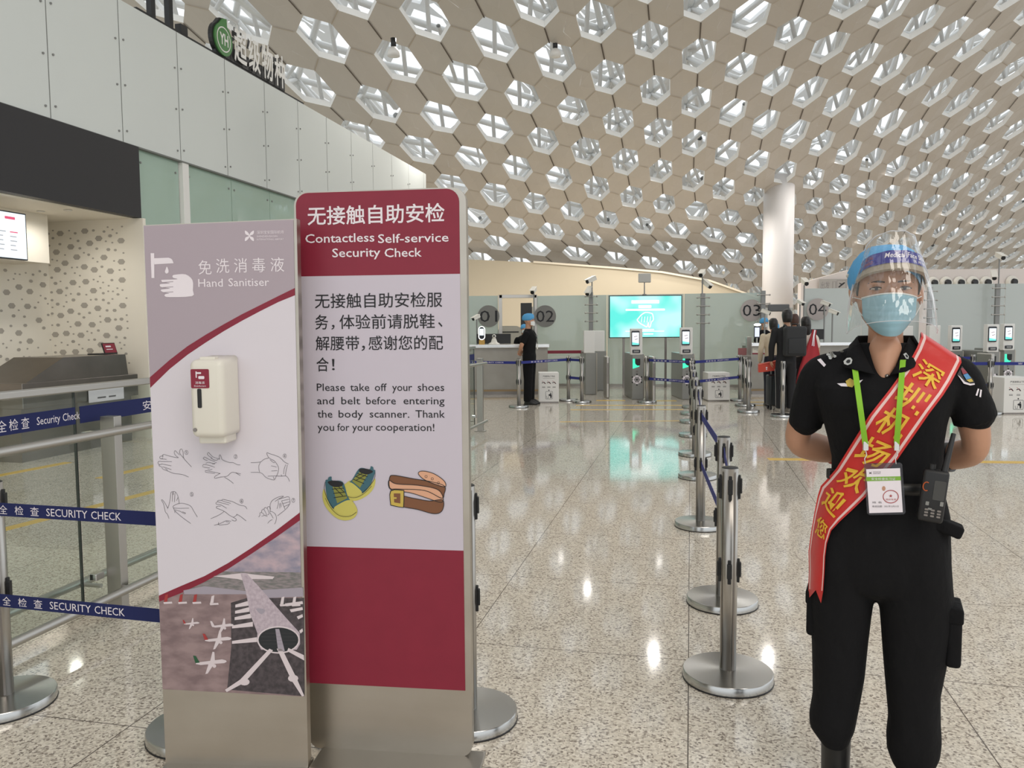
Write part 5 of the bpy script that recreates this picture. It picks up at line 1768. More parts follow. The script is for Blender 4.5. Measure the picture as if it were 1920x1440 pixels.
# ---------------------------------------------------------------- cameras and masts
def cam_mast(px, py_cam, py_bot, Y, label, facing=1, second=None, hooks=None, small=False):
    p = P(px, py_cam, Y)
    zb = 1.097 if py_bot == 648 else P(px, py_bot, Y).z
    o = thing('security_camera', label, 'camera', (p.x, Y, zb), 0, 'white cameras on masts')
    z_ = p.z - zb
    mb = MB()
    mb.cyl((0, 0, 0), (0, 0, z_), 0.016, steel_grey, n=10)
    mb.build('mast', o)
    def body(x_, zz, ang, tilt):
        M_ = Matrix.Translation((x_, 0, zz)) @ Matrix.Rotation(ang, 4, 'Z') @ Matrix.Rotation(tilt, 4, 'X')
        k = 0.75 if small else 1.0
        mb = MB()
        mb.box((0, 0, 0.05 * k), (0.10 * k, 0.26 * k, 0.10 * k), white_pl, 0.012, M_)
        mb.box((0, -0.03, 0.106 * k), (0.125 * k, 0.30 * k, 0.012), white_pl, 0.003, M_)
        c_ = mb.build('camera_body', o)
        mb = MB()
        mb.cyl((0, -0.128 * k, 0.045 * k), (0, -0.150 * k, 0.045 * k), 0.046 * k, black_pl, n=18, M=M_)
        mb.build('lens', c_)
    body(0, z_, facing, radians(22))
    if second:
        body(second[0], z_ + second[1], second[2], radians(35))
    return o
cam_mast(1001, 548, 640, 19.6, 'white camera on a mast above the steel door frame', -0.3)
cam_mast(1110, 528, 560, 19.3, 'white camera pair on a thin mast left of the turquoise screen', -1.0, (-0.06, -0.26, -0.5))
cam_mast(1317, 516, 560, 19.0, 'white camera pair on a mast right of the turquoise screen', -0.5, (0.08, -0.24, 0.6))
cam_mast(1508, 532, 742, 18.4, 'white camera on the pole at the edge of the 04 glass', 0.0)
cam_mast(1874, 484, 540, 18.4, 'white camera pair high on the pole at the right glass', 0.0, (-0.12, -0.42, -0.4))
cam_mast(894, 598, 648, 17.9, 'white camera on a short pole in front of the 01 disc', -0.8, None, None, True)
cam_mast(1434, 588, 648, 17.4, 'white camera on a short pole beside the 03 disc', 1.2, None, None, True)
cam_mast(1561, 588, 648, 17.3, 'white camera on a short pole right of the 04 disc', 0.9, None, None, True)
cam_mast(1546, 572, 648, 17.6, 'small black headed camera on a pole in front of the 04 disc', 0.9, None, None, True)
cam_mast(1500, 570, 648, 18.2, 'small white camera beside the pole edge of the 04 glass', 0.3, None, None, True)
# steel clamp columns holding the glass
def clamp_col(px, y0, Y, label):
    p = P(px, y0, Y)
    o = thing('glass_clamp_post', label, 'post', (p.x, Y, 0), 0, 'steel posts clamping the glass')
    mb = MB()
    mb.box((0, 0, p.z / 2), (0.10, 0.06, p.z), steel_grey, 0.004)
    mb.build('post', o)
    for k in range(4):
        mb = MB()
        z_ = p.z - 0.10 - 0.2 * k
        mb.cyl((-0.14, -0.05, z_), (0.14, -0.05, z_), 0.012, steel, n=8)
        for e in (-0.14, 0.14):
            mb.sphere((e, -0.05, z_), 0.022, steel, None, 10, 6)
        mb.build('spider_clamp', o)
clamp_col(1108, 548, 19.45, 'steel clamp post on the glass left of the turquoise screen')
clamp_col(1318, 550, 18.95, 'steel clamp post on the glass right of the turquoise screen')
clamp_col(1744, 538, 18.35, 'steel clamp post on the white glass behind the face shield')
clamp_col(1871, 532, 18.35, 'tall steel clamp post on the white glass at the right')
clamp_col(1431, 545, 18.75, 'steel clamp post at the open end of the 03 glass')
dv = thing('antenna_panel', 'flat light grey panel on a thin pole above the turquoise screen', 'device', (P(1208.5, 552, 19.2).x, 19.2, P(1208, 556, 19.2).z))
mb = MB()
za = P(1208, 530, 19.2).z - dv.location.z
zb = P(1208, 512.5, 19.2).z - dv.location.z
mb.box((0, 0, (za + zb) / 2), (0.30, 0.05, zb - za), panel_grey, 0.02)
mb.build('flat_panel', dv)
mb = MB()
mb.cyl((0, 0.02, 0), (0, 0.02, za + 0.05), 0.014, steel_grey, n=10)
mb.box((0, 0.02, 0.03), (0.09, 0.08, 0.06), steel_grey, 0.004)
mb.build('pole', dv)
# walk through detector
md = thing('metal_detector', 'walk through metal detector with grey header behind the counter', 'detector', (P(1453, 640, 19.5).x, 19.5, 0))
mb = MB()
zt_ = P(1453, 571, 19.5).z
mb.box((0.0, 0, zt_ - 0.085), (0.52, 0.5, 0.17), mat('detector_grey', rgb(104, 104, 106), 0.5), 0.02)
mb.build('header', md)
for x_ in (-0.30, 0.30):
    mb = MB()
    mb.box((x_, 0, zt_ / 2 - 0.04), (0.08, 0.5, zt_ - 0.08), panel_grey, 0.015)
    mb.build('side_panel', md)
# pictogram sign on the white building
pg = thing('direction_sign', 'grey pictogram sign with plane symbol on the white building wall', 'sign', (P(1562, 535, 26.9).x, 26.9, P(1562, 535, 26.9).z))
mb = MB()
mb.box((0, 0.0, 0), (0.95, 0.04, 0.42), mat('sign_grey', rgb(170, 164, 158), 0.5), 0.004)
mb.build('board', pg)
mb = MB()
mb.stroke([(0.12, -0.16), (0.42, -0.16), (0.42, 0.16), (0.12, 0.16), (0.12, -0.16)], 0.016, -0.022, steel_dark)
mb.flat([(0.16, -0.06), (0.20, -0.08), (0.38, 0.06), (0.39, 0.10), (0.34, 0.09), (0.28, 0.05), (0.20, 0.08), (0.19, 0.06), (0.25, 0.02), (0.19, -0.03)], -0.022, ink)
mb.stroke([(-0.02, -0.12), (0.08, -0.12), (0.08, 0.12), (-0.02, 0.12), (-0.02, -0.12)], 0.02, -0.022, steel_dark)
mb.text('出发', -0.42, -0.12, -0.12, 0.12, -0.022, steel_dark)
mb.build('pictograms', pg)
# air nozzles
for k, (px, py) in enumerate(((1749, 531), (1774, 530.5), (1799, 530.5), (1824, 530), (1849, 530), (1898, 529), (1699, 532))):
    p = P(px, py, 26.95)
    lb = ('round black air nozzle on the white wall, %s' % ['leftmost visible right of the face shield', 'second right of the face shield', 'third right of the face shield',
          'fourth right of the face shield', 'fifth right of the face shield', 'nearest the right picture edge', 'seen through the face shield'][k])
    o = thing('air_nozzle', lb, 'nozzle', (p.x, p.y, p.z), 0, 'round air nozzles on the white wall')
    mb = MB()
    mb.tube([(0, -0.10, 0), (0, 0.02, 0)], [0.17, 0.22], white_pl, 20)
    mb.build('ring', o)
    mb = MB()
    mb.tube([(0.02, -0.16, 0), (0.0, -0.09, 0)], [0.10, 0.12], black_pl, 16)
    mb.build('black_core', o)
# pendant floodlights seen in the ceiling openings
for px, py, Y, lb in ((738, 96, 17.0, 'black and white floodlight in the ceiling opening left of the middle'),
                      (1041, 98, 19.0, 'white floodlight in the bright ceiling opening at the middle'),
                      (1297, 87, 21.5, 'white dome floodlight in the ceiling opening right of the middle')):
    p = P(px, py, Y)
    o = thing('ceiling_floodlight', lb, 'lamp', (p.x, p.y, p.z), 0, 'floodlights in the ceiling openings')
    mb = MB()
    mb.lathe([(0.13, -0.10), (0.12, 0.0), (0.06, 0.08)], (0, 0, 0), white_metal, 20)
    mb.build('shade', o)
    mb = MB()
    mb.lathe([(0.055, 0.07), (0.06, 0.26)], (0, 0, 0), black_pl, 16)
    mb.build('ballast', o)
# ---------------------------------------------------------------- people: shared shaping tools
skin = mat('skin', rgb(194, 146, 118), 0.5, bump=(60, 0.05, 0.002))
cloth_k = mat('black_uniform_cloth', (0.0065, 0.0065, 0.0075), 0.9, spec=0.25, bump=((22, 22, 14), 0.7, 0.012))
cloth_k2 = mat('black_casual_cloth', (0.014, 0.014, 0.016), 0.85)
boot_m = mat('black_leather', (0.010, 0.010, 0.010), 0.4)
cap_m = mat('blue_cap_fabric', rgb(92, 168, 220), 0.8, bump=((50, 50, 14), 0.6, 0.01))
mask_m = mat('pale_blue_mask', rgb(148, 186, 200), 0.8)
maskw_m = mat('white_mask', rgb(228, 230, 228), 0.8)
hair_m = mat('black_hair', (0.012, 0.010, 0.009), 0.45)
mat('brow_hair', rgb(52, 38, 32), 0.7)
hairb_m = mat('brown_hair', rgb(70, 44, 34), 0.5)
eye_w = mat('eye_white', rgb(196, 184, 174), 0.3)
eye_k = mat('dark_iris', (0.015, 0.01, 0.008), 0.2)
lip_skin = mat('eyelid_shade_skin', rgb(150, 104, 84), 0.6)

def loft(mb, secs, m, n=28, pw=2.2, M=None):
    """closed form through level rings: (x, y, z, rx, ry)"""
    vs_, fs_ = [], []
    for (x, y, z, rx, ry) in secs:
        for a in range(n):
            q = 2 * pi * a / n
            c_, s_ = cos(q), sin(q)
            vs_.append((x + rx * math.copysign(abs(c_) ** (2 / pw), c_), y + ry * math.copysign(abs(s_) ** (2 / pw), s_), z))
    for k in range(len(secs) - 1):
        for a in range(n):
            a2 = (a + 1) % n
            fs_.append((k * n + a, k * n + a2, (k + 1) * n + a2, (k + 1) * n + a))
    fs_.append(tuple(reversed(range(n))))
    fs_.append(tuple(range((len(secs) - 1) * n, len(secs) * n)))
    up = secs[-1][2] > secs[0][2]
    if not up:
        fs_ = [tuple(reversed(f)) for f in fs_]
    return mb.add(vs_, fs_, m, True, M)
def cat3(pts, n=5):
    """smooth path with radii: (x, y, z, r)"""
    out, N_ = [], len(pts)
    for k in range(N_ - 1):
        p = [pts[min(max(k + e, 0), N_ - 1)] for e in (-1, 0, 1, 2)]
        for q in range(n):
            t = q / n
            out.append(tuple(0.5 * (2 * p[1][c] + (p[2][c] - p[0][c]) * t + (2 * p[0][c] - 5 * p[1][c] + 4 * p[2][c] - p[3][c]) * t * t
                                    + (3 * p[1][c] - p[0][c] - 3 * p[2][c] + p[3][c]) * t ** 3) for c in range(4)))
    out.append(tuple(pts[-1]))
    return out
def limb(mb, pts, m, n=16):
    P_ = cat3(pts)
    mb.tube([p[:3] for p in P_], [p[3] for p in P_], m, n)
    mb.sphere(P_[0][:3], P_[0][3] * 0.98, m, None, 14, 8)
    mb.sphere(P_[-1][:3], P_[-1][3] * 0.98, m, None, 14, 8)
class GB(MB):
    """shapes of the guard, who is turned to face the photographer"""
    def build(s, name, parent=None, world=True):
        s.v = [tuple(TG(V(p))) for p in s.v]
        return MB.build(s, name, parent, world)
def fuse(mb, voxel, smooth_it, m, name, parent, world=True):
    """merge closed forms into one continuous skin"""
    me = bpy.data.meshes.new('fuse')
    me.from_pydata(mb.v, [], mb.f)
    o = bpy.data.objects.new('fuse', me)
    COL.objects.link(o)
    r = o.modifiers.new('r', 'REMESH')
    r.mode, r.voxel_size = 'VOXEL', voxel
    s_ = o.modifiers.new('s', 'SMOOTH')
    s_.factor, s_.iterations = 0.5, smooth_it
    bpy.context.view_layer.update()
    e = o.evaluated_get(bpy.context.evaluated_depsgraph_get())
    m2 = bpy.data.meshes.new_from_object(e)
    vs_ = [v.co.copy() for v in m2.vertices]
    if isinstance(mb, GB):
        vs_ = [TG(v) for v in vs_]
    fs_ = [tuple(p.vertices) for p in m2.polygons]
    bpy.data.objects.remove(o)
    bpy.data.meshes.remove(me)
    bpy.data.meshes.remove(m2)
    out = MB()
    out.add(vs_, fs_, m, True)
    return out.build(name, parent, world), vs_, fs_
def hand(mb, wrist, dirv, palm_n, m, curl=0.5, s=1.0, thumb=1):
    """palm, four unequal bent fingers and a thumb leaving the side of the palm"""
    w_, d, nn = V(wrist), V(dirv).normalized(), V(palm_n).normalized()
    sd = d.cross(nn).normalized()
    nn = sd.cross(d).normalized()
    for k, (o_, L_) in enumerate(((-0.030, 0.060), (-0.010, 0.072), (0.010, 0.067), (0.029, 0.052))):
        base = w_ + d * 0.078 * s + sd * o_ * s
        limb(mb, [(*(w_ + sd * o_ * 0.5 * s), 0.016 * s), (*(w_ + d * 0.04 * s + sd * o_ * 0.85 * s), 0.0155 * s), (*base, 0.0105 * s)], m, 10)
        a = curl
        p1 = base + (d * cos(a) + nn * sin(a)) * L_ * 0.45 * s
        p2 = p1 + (d * cos(2 * a) + nn * sin(2 * a)) * L_ * 0.32 * s
        p3 = p2 + (d * cos(2.7 * a) + nn * sin(2.7 * a)) * L_ * 0.25 * s
        limb(mb, [(*base, 0.0098 * s), (*p1, 0.009 * s), (*p2, 0.0085 * s), (*p3, 0.007 * s)], m, 10)
    t0 = w_ + d * 0.022 * s + sd * 0.026 * thumb * s
    t1 = t0 + (d * 0.7 + sd * 0.7 * thumb + nn * 0.25) * 0.036 * s
    t2 = t1 + (d * 0.9 + sd * 0.25 * thumb + nn * 0.4) * 0.030 * s
    limb(mb, [(*t0, 0.013 * s), (*t1, 0.0115 * s), (*t2, 0.0085 * s)], m, 10)

# ---------------------------------------------------------------- the guard
YG = 2.32
GXc = at(1656, 700, YG).x
def gx(px):
    return at(px, 800, YG).x
def gz(py):
    return at(1656, py, YG).z
TA = math.atan2(GXc, YG)
TR = Matrix.Rotation(-TA, 3, 'Z')
def TG(p):
    """turn a point about the upright axis of the guard so that the front faces the photographer"""
    q = TR @ V(((p[0] - GXc) * cos(TA), p[1] - YG, 0))
    return V((GXc + q.x, YG + q.y, p[2]))
def TV(dx, dy, dz):
    q = TR @ V((dx, dy, 0))
    return V((q.x, q.y, dz))
def g(px, py, dy=0.0):
    p = at(px, py, YG)
    return TG(V((p.x, YG + dy, p.z)))
guard = thing('person', 'security guard in black uniform with red sash, face shield and blue cap, hands behind back', 'person', (GXc, YG, 0))
KP = 1 / (FPX / YG)                                  # metres per pixel at the guard
# body: one continuous surface
mb = GB()
HY = radians(7)
HC = V((gx(1656), YG + 0.0, 0))
HM = Matrix.Translation(HC) @ Matrix.Rotation(HY, 4, 'Z')
def hsec(py, hw, yc, ry):
    return (0, yc, gz(py), hw * KP, ry)
loft(mb, [hsec(629, 12, -.070, .020), hsec(624, 24, -.060, .038), hsec(613, 36, -.045, .056), hsec(596, 47, -.025, .076), hsec(575, 54, -.008, .092), hsec(552, 58, .004, .100),
          hsec(528, 60, .008, .105), hsec(503, 58, .010, .103), hsec(484, 48, .010, .086), hsec(471, 31, .010, .058), hsec(465, 10, .010, .02)], skin, 32, 2.15, HM)
mb.sphere((0, -.098, gz(568)), (.013, .020, .016), skin, HM)                 # nose tip
mb.sphere((0, -.093, gz(551)), (.009, .014, .026), skin, HM)                 # nose bridge
for s_ in (-1, 1):
    mb.sphere((s_ * .040, -.078, gz(533)), (.026, .020, .009), skin, HM)     # brow ridge
    mb.sphere((s_ * .046, -.066, gz(560)), (.022, .016, .014), skin, HM)     # cheek
    mb.sphere((s_ * 65 * KP, .012, gz(555)), (.008, .020, .030), skin, HM)   # ear
    mb.sphere((s_ * 66 * KP, .020, gz(546)), (.010, .014, .016), skin, HM)
limb(mb, [(gx(1656), YG + .02, gz(590), .052), (gx(1656), YG + .025, gz(640), .053), (gx(1656), YG + .02, gz(690), .066)], skin, 20)
limb(mb, [(gx(1656), YG - .030, gz(655), .050), (gx(1656), YG - .072, gz(690), .030), (gx(1655), YG - .092, gz(716), .010)], skin, 16)   # open collar
loft(mb, [(GXc, YG, gz(905), .13, .07), (GXc, YG, gz(800), .14, .08), (GXc, YG, gz(700), .16, .06), (GXc, YG, gz(678), .09, .05)], skin)
limb(mb, [(gx(1530), YG + .01, gz(708), .050), (gx(1503), YG + .035, gz(778), .046), (gx(1486), YG + .06, gz(838), .041), (gx(1526), YG + .11, gz(856), .045), (gx(1580), YG + .15, gz(868), .031), (gx(1612), YG + .17, gz(876), .026)], skin)
limb(mb, [(gx(1790), YG + .01, gz(708), .050), (gx(1817), YG + .035, gz(778), .047), (gx(1826), YG + .06, gz(836), .040), (gx(1798), YG + .11, gz(856), .042), (gx(1750), YG + .15, gz(870), .031), (gx(1715), YG + .17, gz(876), .026)], skin)
hand(mb, (gx(1616), YG + .175, gz(878)), (1, 0.15, -.35), (0, 1, 0.1), skin, 0.55, 0.95, -1)
hand(mb, (gx(1712), YG + .190, gz(874)), (-1, 0.1, -.30), (0, -1, 0), skin, 0.5, 0.95, -1)
for s_, px in ((-1, 1585), (1, 1728)):
    limb(mb, [(gx(1656) + s_ * .08, YG + .01, gz(930), .08), (gx(px), YG + .01, gz(1250), .045)], skin)
fuse(mb, 0.0052, 5, skin, 'body', guard)
# eyes, brows
for s_ in (-1, 1):
    mb = GB()
    ex_, ez_ = s_ * .0395, gz(543.5)
    pts = [(ex_ + .0165 * cos(q), -.0935 + abs(s_ * .0165 * cos(q)) * 0.12 + (0.004 if s_ * cos(q) > 0 else 0) * abs(cos(q)), ez_ + .0060 * sin(q) + (0.0012 if sin(q) > 0 else 0)) for q in [2 * pi * k / 20 for k in range(20)]]
    mb.sphere((ex_, -.0862, ez_), (.0162, .0105, .0050), eye_w, HM, 16, 10)
    e_ = mb.build('eye', guard, True)
    mb = GB()
    mb.sphere((ex_ - .001, -.0918, ez_ + .0005), (.0066, .0062, .0056), eye_k, HM, 14, 8)
    mb.v = [tuple(TG(V(p)) - V(guard['_at'])) for p in mb.v]
    MB.build(mb, 'iris', e_)
    mb = GB()
    mb.tube([(ex_ + .019 * u, -.0968 + .010 * abs(u) ** 2 + (.003 if u * s_ > 0.5 else 0), ez_ + .0042 - .0048 * u * u) for u in (-1, -.6, -.2, .2, .6, 1)], .0016, hair_m, 6, True, HM)
    mb.build('lash_line', guard, True)
    mb = GB()
    mb.tube([(s_ * (.018 + .046 * t), -.1005 + .018 * t * t, gz(532.5) + .0042 * math.sin(t * 2.7 + .45) - .0015) for t in (0, .2, .4, .6, .8, 1)], [.0016, .0022, .0024, .0022, .0016, .0008], MATS['brow_hair'], 8, True, HM)
    mb.build('eyebrow', guard, True)
# hair edge in front of the ears
mb = GB()
for s_ in (-1, 1):
    limb(mb, [(s_ * .083, -.035, gz(515), .012), (s_ * .087, -.030, gz(535), .009), (s_ * .086, -.022, gz(552), .005)], hair_m, 8)
mb.v = [tuple(HM @ V(p)) for p in mb.v]
mb.build('hair', guard, True)
# cap
b = bmesh.new()
mt_ = MB()
loft(mt_, [(0, .02, gz(556), 60 * KP, .10), (-.004, .02, gz(545), 66 * KP, .112), (-.006, .018, gz(528), 70 * KP, .122), (-.006, .016, gz(508), 69 * KP, .124), (-.003, .014, gz(488), 62 * KP, .114),
           (-.001, .012, gz(472), 49 * KP, .092), (0, .012, gz(462), 32 * KP, .060), (0, .012, gz(459), 8 * KP, .02)], cap_m, 64, 2.1)
bv = [b.verts.new(v) for v in mt_.v]
for f in mt_.f:
    b.faces.new([bv[i] for i in f])
pl_co, pl_no = V((0, -.11, gz(508))), V((0, -(gz(508) - gz(553)), -.12)).normalized()
bmesh.ops.bisect_plane(b, geom=list(b.verts) + list(b.edges) + list(b.faces), plane_co=pl_co, plane_no=pl_no, clear_outer=True)
rr = random.Random(5)
for v in b.verts:
    a = math.atan2(v.co.y, v.co.x)
    v.co.x *= 1 + .012 * sin(a * 13 + v.co.z * 90) + .010 * sin(a * 29)
    v.co.y *= 1 + .012 * sin(a * 13 + v.co.z * 90) + .010 * sin(a * 23 + 1)
b.verts.index_update()
mb = GB()
mb.bm(b, cap_m, True, HM)
mb.build('cap', guard, True)
# surgical mask
mb = GB()
vs_, fs_ = [], []
NU, NV = 24, 22
for j in range(NV + 1):
    v_ = j / NV
    for i in range(NU + 1):
        u_ = -1 + 2 * i / NU
        hw = (.078 - .004 * v_) if v_ < .62 else .0755 - .022 * ((v_ - .62) / .38) ** 1.6
        zt_ = gz(553) - .010 * u_ * u_ - (.004 if abs(u_) < .2 else 0) * 0
        zb_ = gz(630) + .030 * abs(u_) ** 2.6
        pl2 = [.36, .50, .70, .86]
        rip = sum(.0026 * math.exp(-((v_ - p) / .035) ** 2) for p in pl2)
        y_ = -.138 + .076 * u_ * u_ + .020 * (v_ - .45) ** 2 + .010 * max(0, v_ - .7) * 3 - rip
        if v_ < .15:
            y_ += (0.15 - v_) * .07 * (1 - abs(u_))
        vs_.append((u_ * hw, y_, zt_ + (zb_ - zt_) * v_ + rip * 0.6))
for j in range(NV):
    for i in range(NU):
        a = j * (NU + 1) + i
        fs_.append((a, a + NU + 1, a + NU + 2, a + 1))
mb.add(vs_, fs_, mask_m, True, HM)
mk = mb.build('mask', guard, True)
mb = GB()
mb.tube([V(vs_[i]) + V((0, -.001, 0)) for i in range(NU + 1)], .0022, maskw_m, 6, True, HM)
mb.v = [tuple(TG(V(p)) - V(guard['_at'])) for p in mb.v]
MB.build(mb, 'white_edge', mk)
mb = GB()
for s_ in (-1, 1):
    i = 0 if s_ < 0 else NU
    for j in (1, NV - 8):
        q = V(vs_[j * (NU + 1) + i])
        mb.tube([q, (q + V((s_ * 68 * KP, .02, gz(553)))) / 2 + V((s_ * .006, 0, 0)), V((s_ * 68 * KP, .03, gz(556)))], .0014, maskw_m, 6, True, HM)
mb.v = [tuple(TG(V(p)) - V(guard['_at'])) for p in mb.v]
MB.build(mb, 'ear_loops', mk)

# shirt
mb = GB()
def ssec(py, pl_, pr_, yc, ry):
    return ((gx(pl_) + gx(pr_)) / 2, YG + yc, gz(py), (gx(pr_) - gx(pl_)) / 2, ry)
loft(mb, [ssec(918, 1556, 1764, .005, .112), ssec(890, 1558, 1764, .004, .112), ssec(860, 1558, 1768, .002, .110), ssec(825, 1550, 1768, -.004, .118), ssec(790, 1540, 1772, -.012, .130),
          ssec(755, 1530, 1780, -.016, .136), ssec(725, 1518, 1792, -.010, .122), ssec(705, 1516, 1796, 0, .102), ssec(690, 1518, 1797, .006, .088), ssec(676, 1536, 1777, .010, .076), ssec(662, 1562, 1750, .014, .066), ssec(651, 1588, 1724, .016, .060), ssec(643, 1606, 1706, .018, .056)], cloth_k, 36, 2.3)
limb(mb, [(gx(1560), YG + .008, gz(684), .040), (gx(1530), YG + .010, gz(706), .056), (gx(1516), YG + .020, gz(748), .060), (gx(1503), YG + .030, gz(792), .055)], cloth_k)
limb(mb, [(gx(1755), YG + .008, gz(684), .040), (gx(1790), YG + .010, gz(706), .058), (gx(1806), YG + .020, gz(745), .064), (gx(1822), YG + .030, gz(768), .060)], cloth_k)
# open sleeve ends: straight cuffs
mb.tube([(gx(1506), YG + .028, gz(780)), (gx(1502), YG + .034, gz(806))], [.056, .054], cloth_k, 20)
mb.tube([(gx(1815), YG + .028, gz(758)), (gx(1823), YG + .034, gz(783))], [.062, .064], cloth_k, 20)
sh_o, sv, sf = fuse(mb, 0.006, 4, cloth_k, 'shirt', guard)
# trousers
mb = GB()
loft(mb, [ssec(1118, 1560, 1750, .008, .05), ssec(1100, 1518, 1792, .008, .104), ssec(1080, 1516, 1792, .008, .117), ssec(1050, 1517, 1789, .008, .126), ssec(1000, 1523, 1786, .008, .128), ssec(960, 1530, 1784, .006, .126), ssec(930, 1540, 1776, .004, .120), ssec(903, 1551, 1766, .003, .116), ssec(896, 1553, 1765, .003, .114)], cloth_k, 36, 2.4)
loft(mb, [ssec(1408, 1551, 1604, .01, .062), ssec(1396, 1540, 1608, .01, .070), ssec(1378, 1524, 1616, .01, .082), ssec(1355, 1523, 1620, .008, .086), ssec(1320, 1529, 1626, .006, .082), ssec(1275, 1528, 1633, .004, .084), ssec(1210, 1525, 1638, .006, .092), ssec(1160, 1519, 1643, .008, .100), ssec(1105, 1516, 1650, .008, .106), ssec(1060, 1519, 1655, .008, .118), ssec(1000, 1526, 1655, .008, .118)], cloth_k, 28, 2.3)
loft(mb, [ssec(1430, 1698, 1763, .01, .062), ssec(1418, 1688, 1770, .01, .070), ssec(1396, 1678, 1779, .01, .082), ssec(1370, 1676, 1781, .008, .086), ssec(1335, 1679, 1778, .006, .082), ssec(1285, 1673, 1776, .004, .084), ssec(1225, 1666, 1786, .006, .092), ssec(1165, 1660, 1793, .008, .100), ssec(1105, 1653, 1795, .008, .106), ssec(1060, 1652, 1789, .008, .118), ssec(1000, 1652, 1783, .008, .118)], cloth_k, 28, 2.3)
tr_o, tv_, tf_ = fuse(mb, 0.0065, 7, cloth_k, 'trousers', guard)
for pxa, pya, w_, h_ in ((1523, 1158, 0.040, 0.14), (1782, 1168, 0.040, 0.17)):
    mb = MB()
    p = g(pxa, pya)
    M_ = Matrix.Translation(p) @ Matrix.Rotation(-TA, 4, 'Z')
    mb.box((0, .01, 0), (w_, .12, h_), cloth_k, .012, M_, 3, True)
    mb.box((0, .01, h_ / 2 - .02), (w_ + .006, .126, .045), cloth_k, .008, M_, 3, True)
    mb.build('cargo_pocket', guard, True)
mb = MB()
p = g(1771, 968)
mb.box((0, -.055, 0), (.075, .06, .035), cloth_k, .008, Matrix.Translation(p) @ Matrix.Rotation(-TA, 4, 'Z') @ Matrix.Rotation(.35, 4, 'Y'), 3, True)
mb.build('pocket_flap', guard, True)
mb = GB()
loft(mb, [ssec(912, 1549, 1768, .003, .119), ssec(892, 1552, 1767, .003, .118)], boot_m, 40, 2.4)
mb.build('belt', guard, True)
for pxa, py_, sgn in ((1578, 1398, -1), (1731, 1420, 1)):
    mb = GB()
    x_ = gx(pxa)
    limb(mb, [(x_, YG + .015, gz(py_ - 30), .050), (x_, YG + .018, .16, .047), (x_, YG + .02, .07, .046)], boot_m)
    loft(mb, [(x_ + sgn * .012, YG - .045, 0.022, .050, .135), (x_ + sgn * .012, YG - .045, 0.05, .049, .130), (x_ + sgn * .008, YG - .030, 0.085, .042, .10), (x_, YG + .005, 0.11, .040, .055)], boot_m)
    bo, _, _ = fuse(mb, .006, 3, boot_m, 'boot', guard)
    mb = GB()
    loft(mb, [(x_ + sgn * .012, YG - .045, 0.0, .052, .137), (x_ + sgn * .012, YG - .045, 0.024, .052, .137)], black_pl)
    mb.build('sole', guard, True)

# things laid on the cloth are found by looking at the cloth from where it is seen
bvh = BVHTree.FromPolygons([tuple(v) for v in sv] + [tuple(v) for v in tv_], list(sf) + [tuple(i + len(sv) for i in f) for f in tf_])
def on_cloth(px, py, off=.004, default=None):
    d = ray(px, py).normalized()
    h = bvh.ray_cast(CAM, d)
    if h[0] is None:
        if default is None:
            return None
        return CAM + d * default - d * off
    return h[0] - d * off
def dist_cloth(px, py):
    h = bvh.ray_cast(CAM, ray(px, py).normalized())
    return h[3]
badge_silver = mat('silver_badge', rgb(190, 190, 186), 0.35, 0.6)
def patch(pts, m, off, mb):
    """small flat mark given by outline points seen in the photograph, lying on the cloth"""
    q = [on_cloth(x, y, off, 2.3) for x, y in pts]
    mb.add(q, [tuple(range(len(q)))], m)
C5 = lambda pts: [(1500 + a * 380 / 1094, 620 + b_ * 380 / 1094) for a, b_ in pts]
# collar
mb = MB()
def sheet_pts(pts, off):
    return [on_cloth(x, y, off, 2.28) for x, y in pts]
for rows in ([[(1606, 632, .02), (1612, 645, -.02), (1628, 676, -.070), (1641, 699, -.096)], [(1600, 640, .01), (1600, 656, -.03), (1606, 686, -.085), (1622, 694, -.100)], [(1592, 648, .02), (1588, 662, -.02), (1581, 686, -.078), (1612, 692, -.098)]],
             [[(1704, 632, .02), (1698, 645, -.02), (1684, 676, -.070), (1668, 699, -.096)], [(1710, 640, .01), (1708, 656, -.03), (1702, 684, -.085), (1688, 694, -.100)], [(1716, 648, .02), (1722, 662, -.02), (1712, 684, -.078), (1696, 692, -.098)]]):
    vs_, fs_ = [], []
    for r_ in rows:
        vs_ += [g(x, y, d - .012) for x, y, d in r_]
    for r_ in range(2):
        for k in range(3):
            fs_.append((r_ * 4 + k, r_ * 4 + k + 1, (r_ + 1) * 4 + k + 1, (r_ + 1) * 4 + k))
    mb.add(vs_, fs_, cloth_k, True)
ring = []
for k in range(13):
    a = radians(-20 + 220 * k / 12)
    ring.append((gx(1656) + 52 * KP * cos(a), YG + .02 + .072 * sin(a)))
vs_ = [(x, y, gz(630)) for x, y in ring] + [(gx(1656) + (x - gx(1656)) * 1.25, YG + .02 + (y - YG - .02) * 1.2, gz(652)) for x, y in ring]
mb.add([TG(v) for v in vs_], [(k, k + 1, k + 14, k + 13) for k in range(12)], cloth_k, True)
co = mb.build('collar', guard, True)
m_ = co.modifiers.new('thickness', 'SOLIDIFY')
m_.thickness, m_.offset = .003, 0
